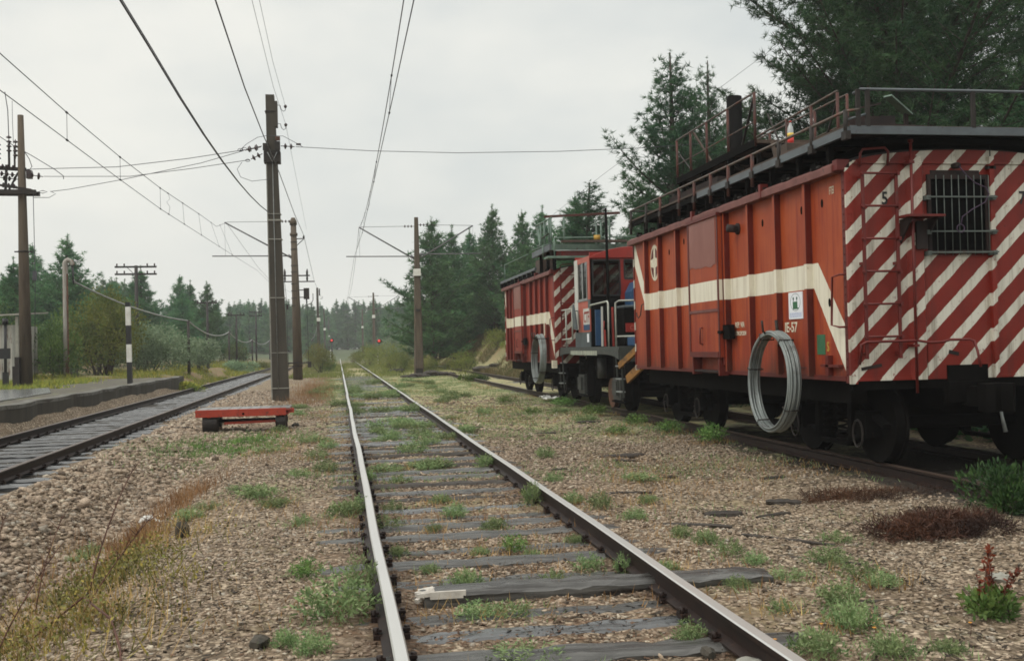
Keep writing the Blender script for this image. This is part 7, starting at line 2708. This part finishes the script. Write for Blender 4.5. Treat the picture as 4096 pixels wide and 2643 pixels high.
# orange flowers among the weeds
for i, (x, y) in enumerate(((2.72, 5.0), (3.3, 5.05), (2.5, 5.15), (2.15, 4.95))):
    z = g1(x, y)
    q = MB()
    q.tube([(x, y, z), (x + .01, y, z + .07)], .002, 4, 1)
    for k in range(6):
        a = k * PI / 3
        q.add([(x, y, z + .07), (x + .008 * math.cos(a - .4), y + .008 * math.sin(a - .4), z + .076), (x + .013 * math.cos(a), y + .013 * math.sin(a), z + .077), (x + .008 * math.cos(a + .4), y + .008 * math.sin(a + .4), z + .076)],
              [(0, 1, 2, 3)])
    tag(q.build('orange_flower', [m_flower, m_stem], base=(x, y, z)), 'tiny orange flower among the weeds beside the dark webbed rail', 'flower', 'orange flowers')
# ------------------------------------------------------------------ air, sky, sun, camera
HAZE = .0006
if HAZE:
    hb = MB()
    hb.box(-495, 495, -66, 860, -3, 24)
    o = hb.build('haze', [])
    m = bpy.data.materials.new('damp_air')
    m.use_nodes = True
    m.node_tree.nodes.clear()
    out = m.node_tree.nodes.new('ShaderNodeOutputMaterial')
    pv = m.node_tree.nodes.new('ShaderNodeVolumePrincipled')
    pv.inputs['Color'].default_value = (.93, .96, 1, 1)
    pv.inputs['Density'].default_value = HAZE
    m.node_tree.links.new(pv.outputs[0], out.inputs['Volume'])
    o.data.materials.append(m)
    tag(o, kind='stuff')

SUN_EL, SUN_AZ = 46.0, -118.0     # azimuth measured from +y towards +x
wd = bpy.data.worlds.new('World')
SC.world = wd
wd.use_nodes = True
nt = wd.node_tree
nt.nodes.clear()
h = NT(nt)
wo = h.n('OutputWorld')
bg = h.n('Background')
sky = h.n('TexSky')
sky.sky_type = 'NISHITA'
sky.sun_disc = False
sky.sun_elevation = R(SUN_EL)
sky.sun_rotation = R(SUN_AZ)
sky.dust_density = 4
sky.air_density = 1.5
tc = h.n('TexCoord')
P = tc.outputs['Generated']
mp = h.n('Mapping')
mp.inputs['Scale'].default_value = (1, 1, 2.2)
h.l(P, mp.inputs[0])
n1 = h.noise(mp.outputs[0], 2.1, 4, .5)
n2 = h.noise(mp.outputs[0], 5.5, 5, .6)
cl = h.ramp(h.math('ADD', h.math('MULTIPLY', n1, .8), h.math('MULTIPLY', n2, .2)), .40, .60)
sx = h.n('SeparateXYZ')
h.l(P, sx.inputs[0])
CLD = 8.85          # cloud brightness relative to the 0.1 background strength
cloud = h.mix(cl, (.605 * CLD, .635 * CLD, .625 * CLD), (.80 * CLD, .795 * CLD, .74 * CLD))
hor = h.mix(h.ramp(sx.outputs[2], .03, .17), (.765 * CLD, .76 * CLD, .715 * CLD), cloud)
zen = h.ramp(sx.outputs[2], .42, .95)
hor = h.mix(zen, hor, (1.75 * CLD, 1.72 * CLD, 1.62 * CLD))
lowc = h.mix(h.ramp(sx.outputs[2], -.02, .0), (.3 * CLD, .3 * CLD, .28 * CLD), hor)
col = h.mix(.93, sky.outputs[0], lowc)
h.l(col, bg.inputs[0])
bg.inputs[1].default_value = .13
h.l(bg.outputs[0], wo.inputs[0])

sl = bpy.data.lights.new('sun', 'SUN')
sl.energy = 1.5
sl.angle = R(40)
sl.color = (1, .97, .92)
so = bpy.data.objects.new('sun', sl)
COL.objects.link(so)
az, el = R(SUN_AZ), R(SUN_EL)
dv = Vector((math.sin(az) * math.cos(el), math.cos(az) * math.cos(el), math.sin(el)))
so.rotation_euler = dv.to_track_quat('Z', 'Y').to_euler()
so.location = (-20, 20, 40)

yaw, pitch, roll = R(9.595), R(.876), R(1.3)
f = Vector((math.sin(yaw) * math.cos(pitch), math.cos(yaw) * math.cos(pitch), math.sin(pitch)))
r0 = Vector((math.cos(yaw), -math.sin(yaw), 0))
u0 = r0.cross(f)
r1 = r0 * math.cos(roll) - u0 * math.sin(roll)
u1 = u0 * math.cos(roll) + r0 * math.sin(roll)
cd = bpy.data.cameras.new('camera')
cd.sensor_fit = 'HORIZONTAL'
cd.sensor_width = 36
cd.lens = 36 * 4120 / 4096
cd.clip_start = .1
cd.clip_end = 3000
co = bpy.data.objects.new('camera', cd)
COL.objects.link(co)
co.matrix_world = Matrix(((r1.x, u1.x, -f.x, 0), (r1.y, u1.y, -f.y, 0), (r1.z, u1.z, -f.z, 1.587), (0, 0, 0, 1)))
SC.camera = co

SC.view_settings.view_transform = 'Standard'
SC.view_settings.look = 'None'
SC.view_settings.exposure = 0
SC.view_settings.gamma = 1
SC.view_settings.use_curve_mapping = False
SC.cycles.max_bounces = 6
SC.cycles.diffuse_bounces = 3
SC.cycles.glossy_bounces = 3
SC.cycles.transparent_max_bounces = 8
SC.cycles.volume_bounces = 1
SC.cycles.use_denoising = True
SC.cycles.filter_width = 1.7
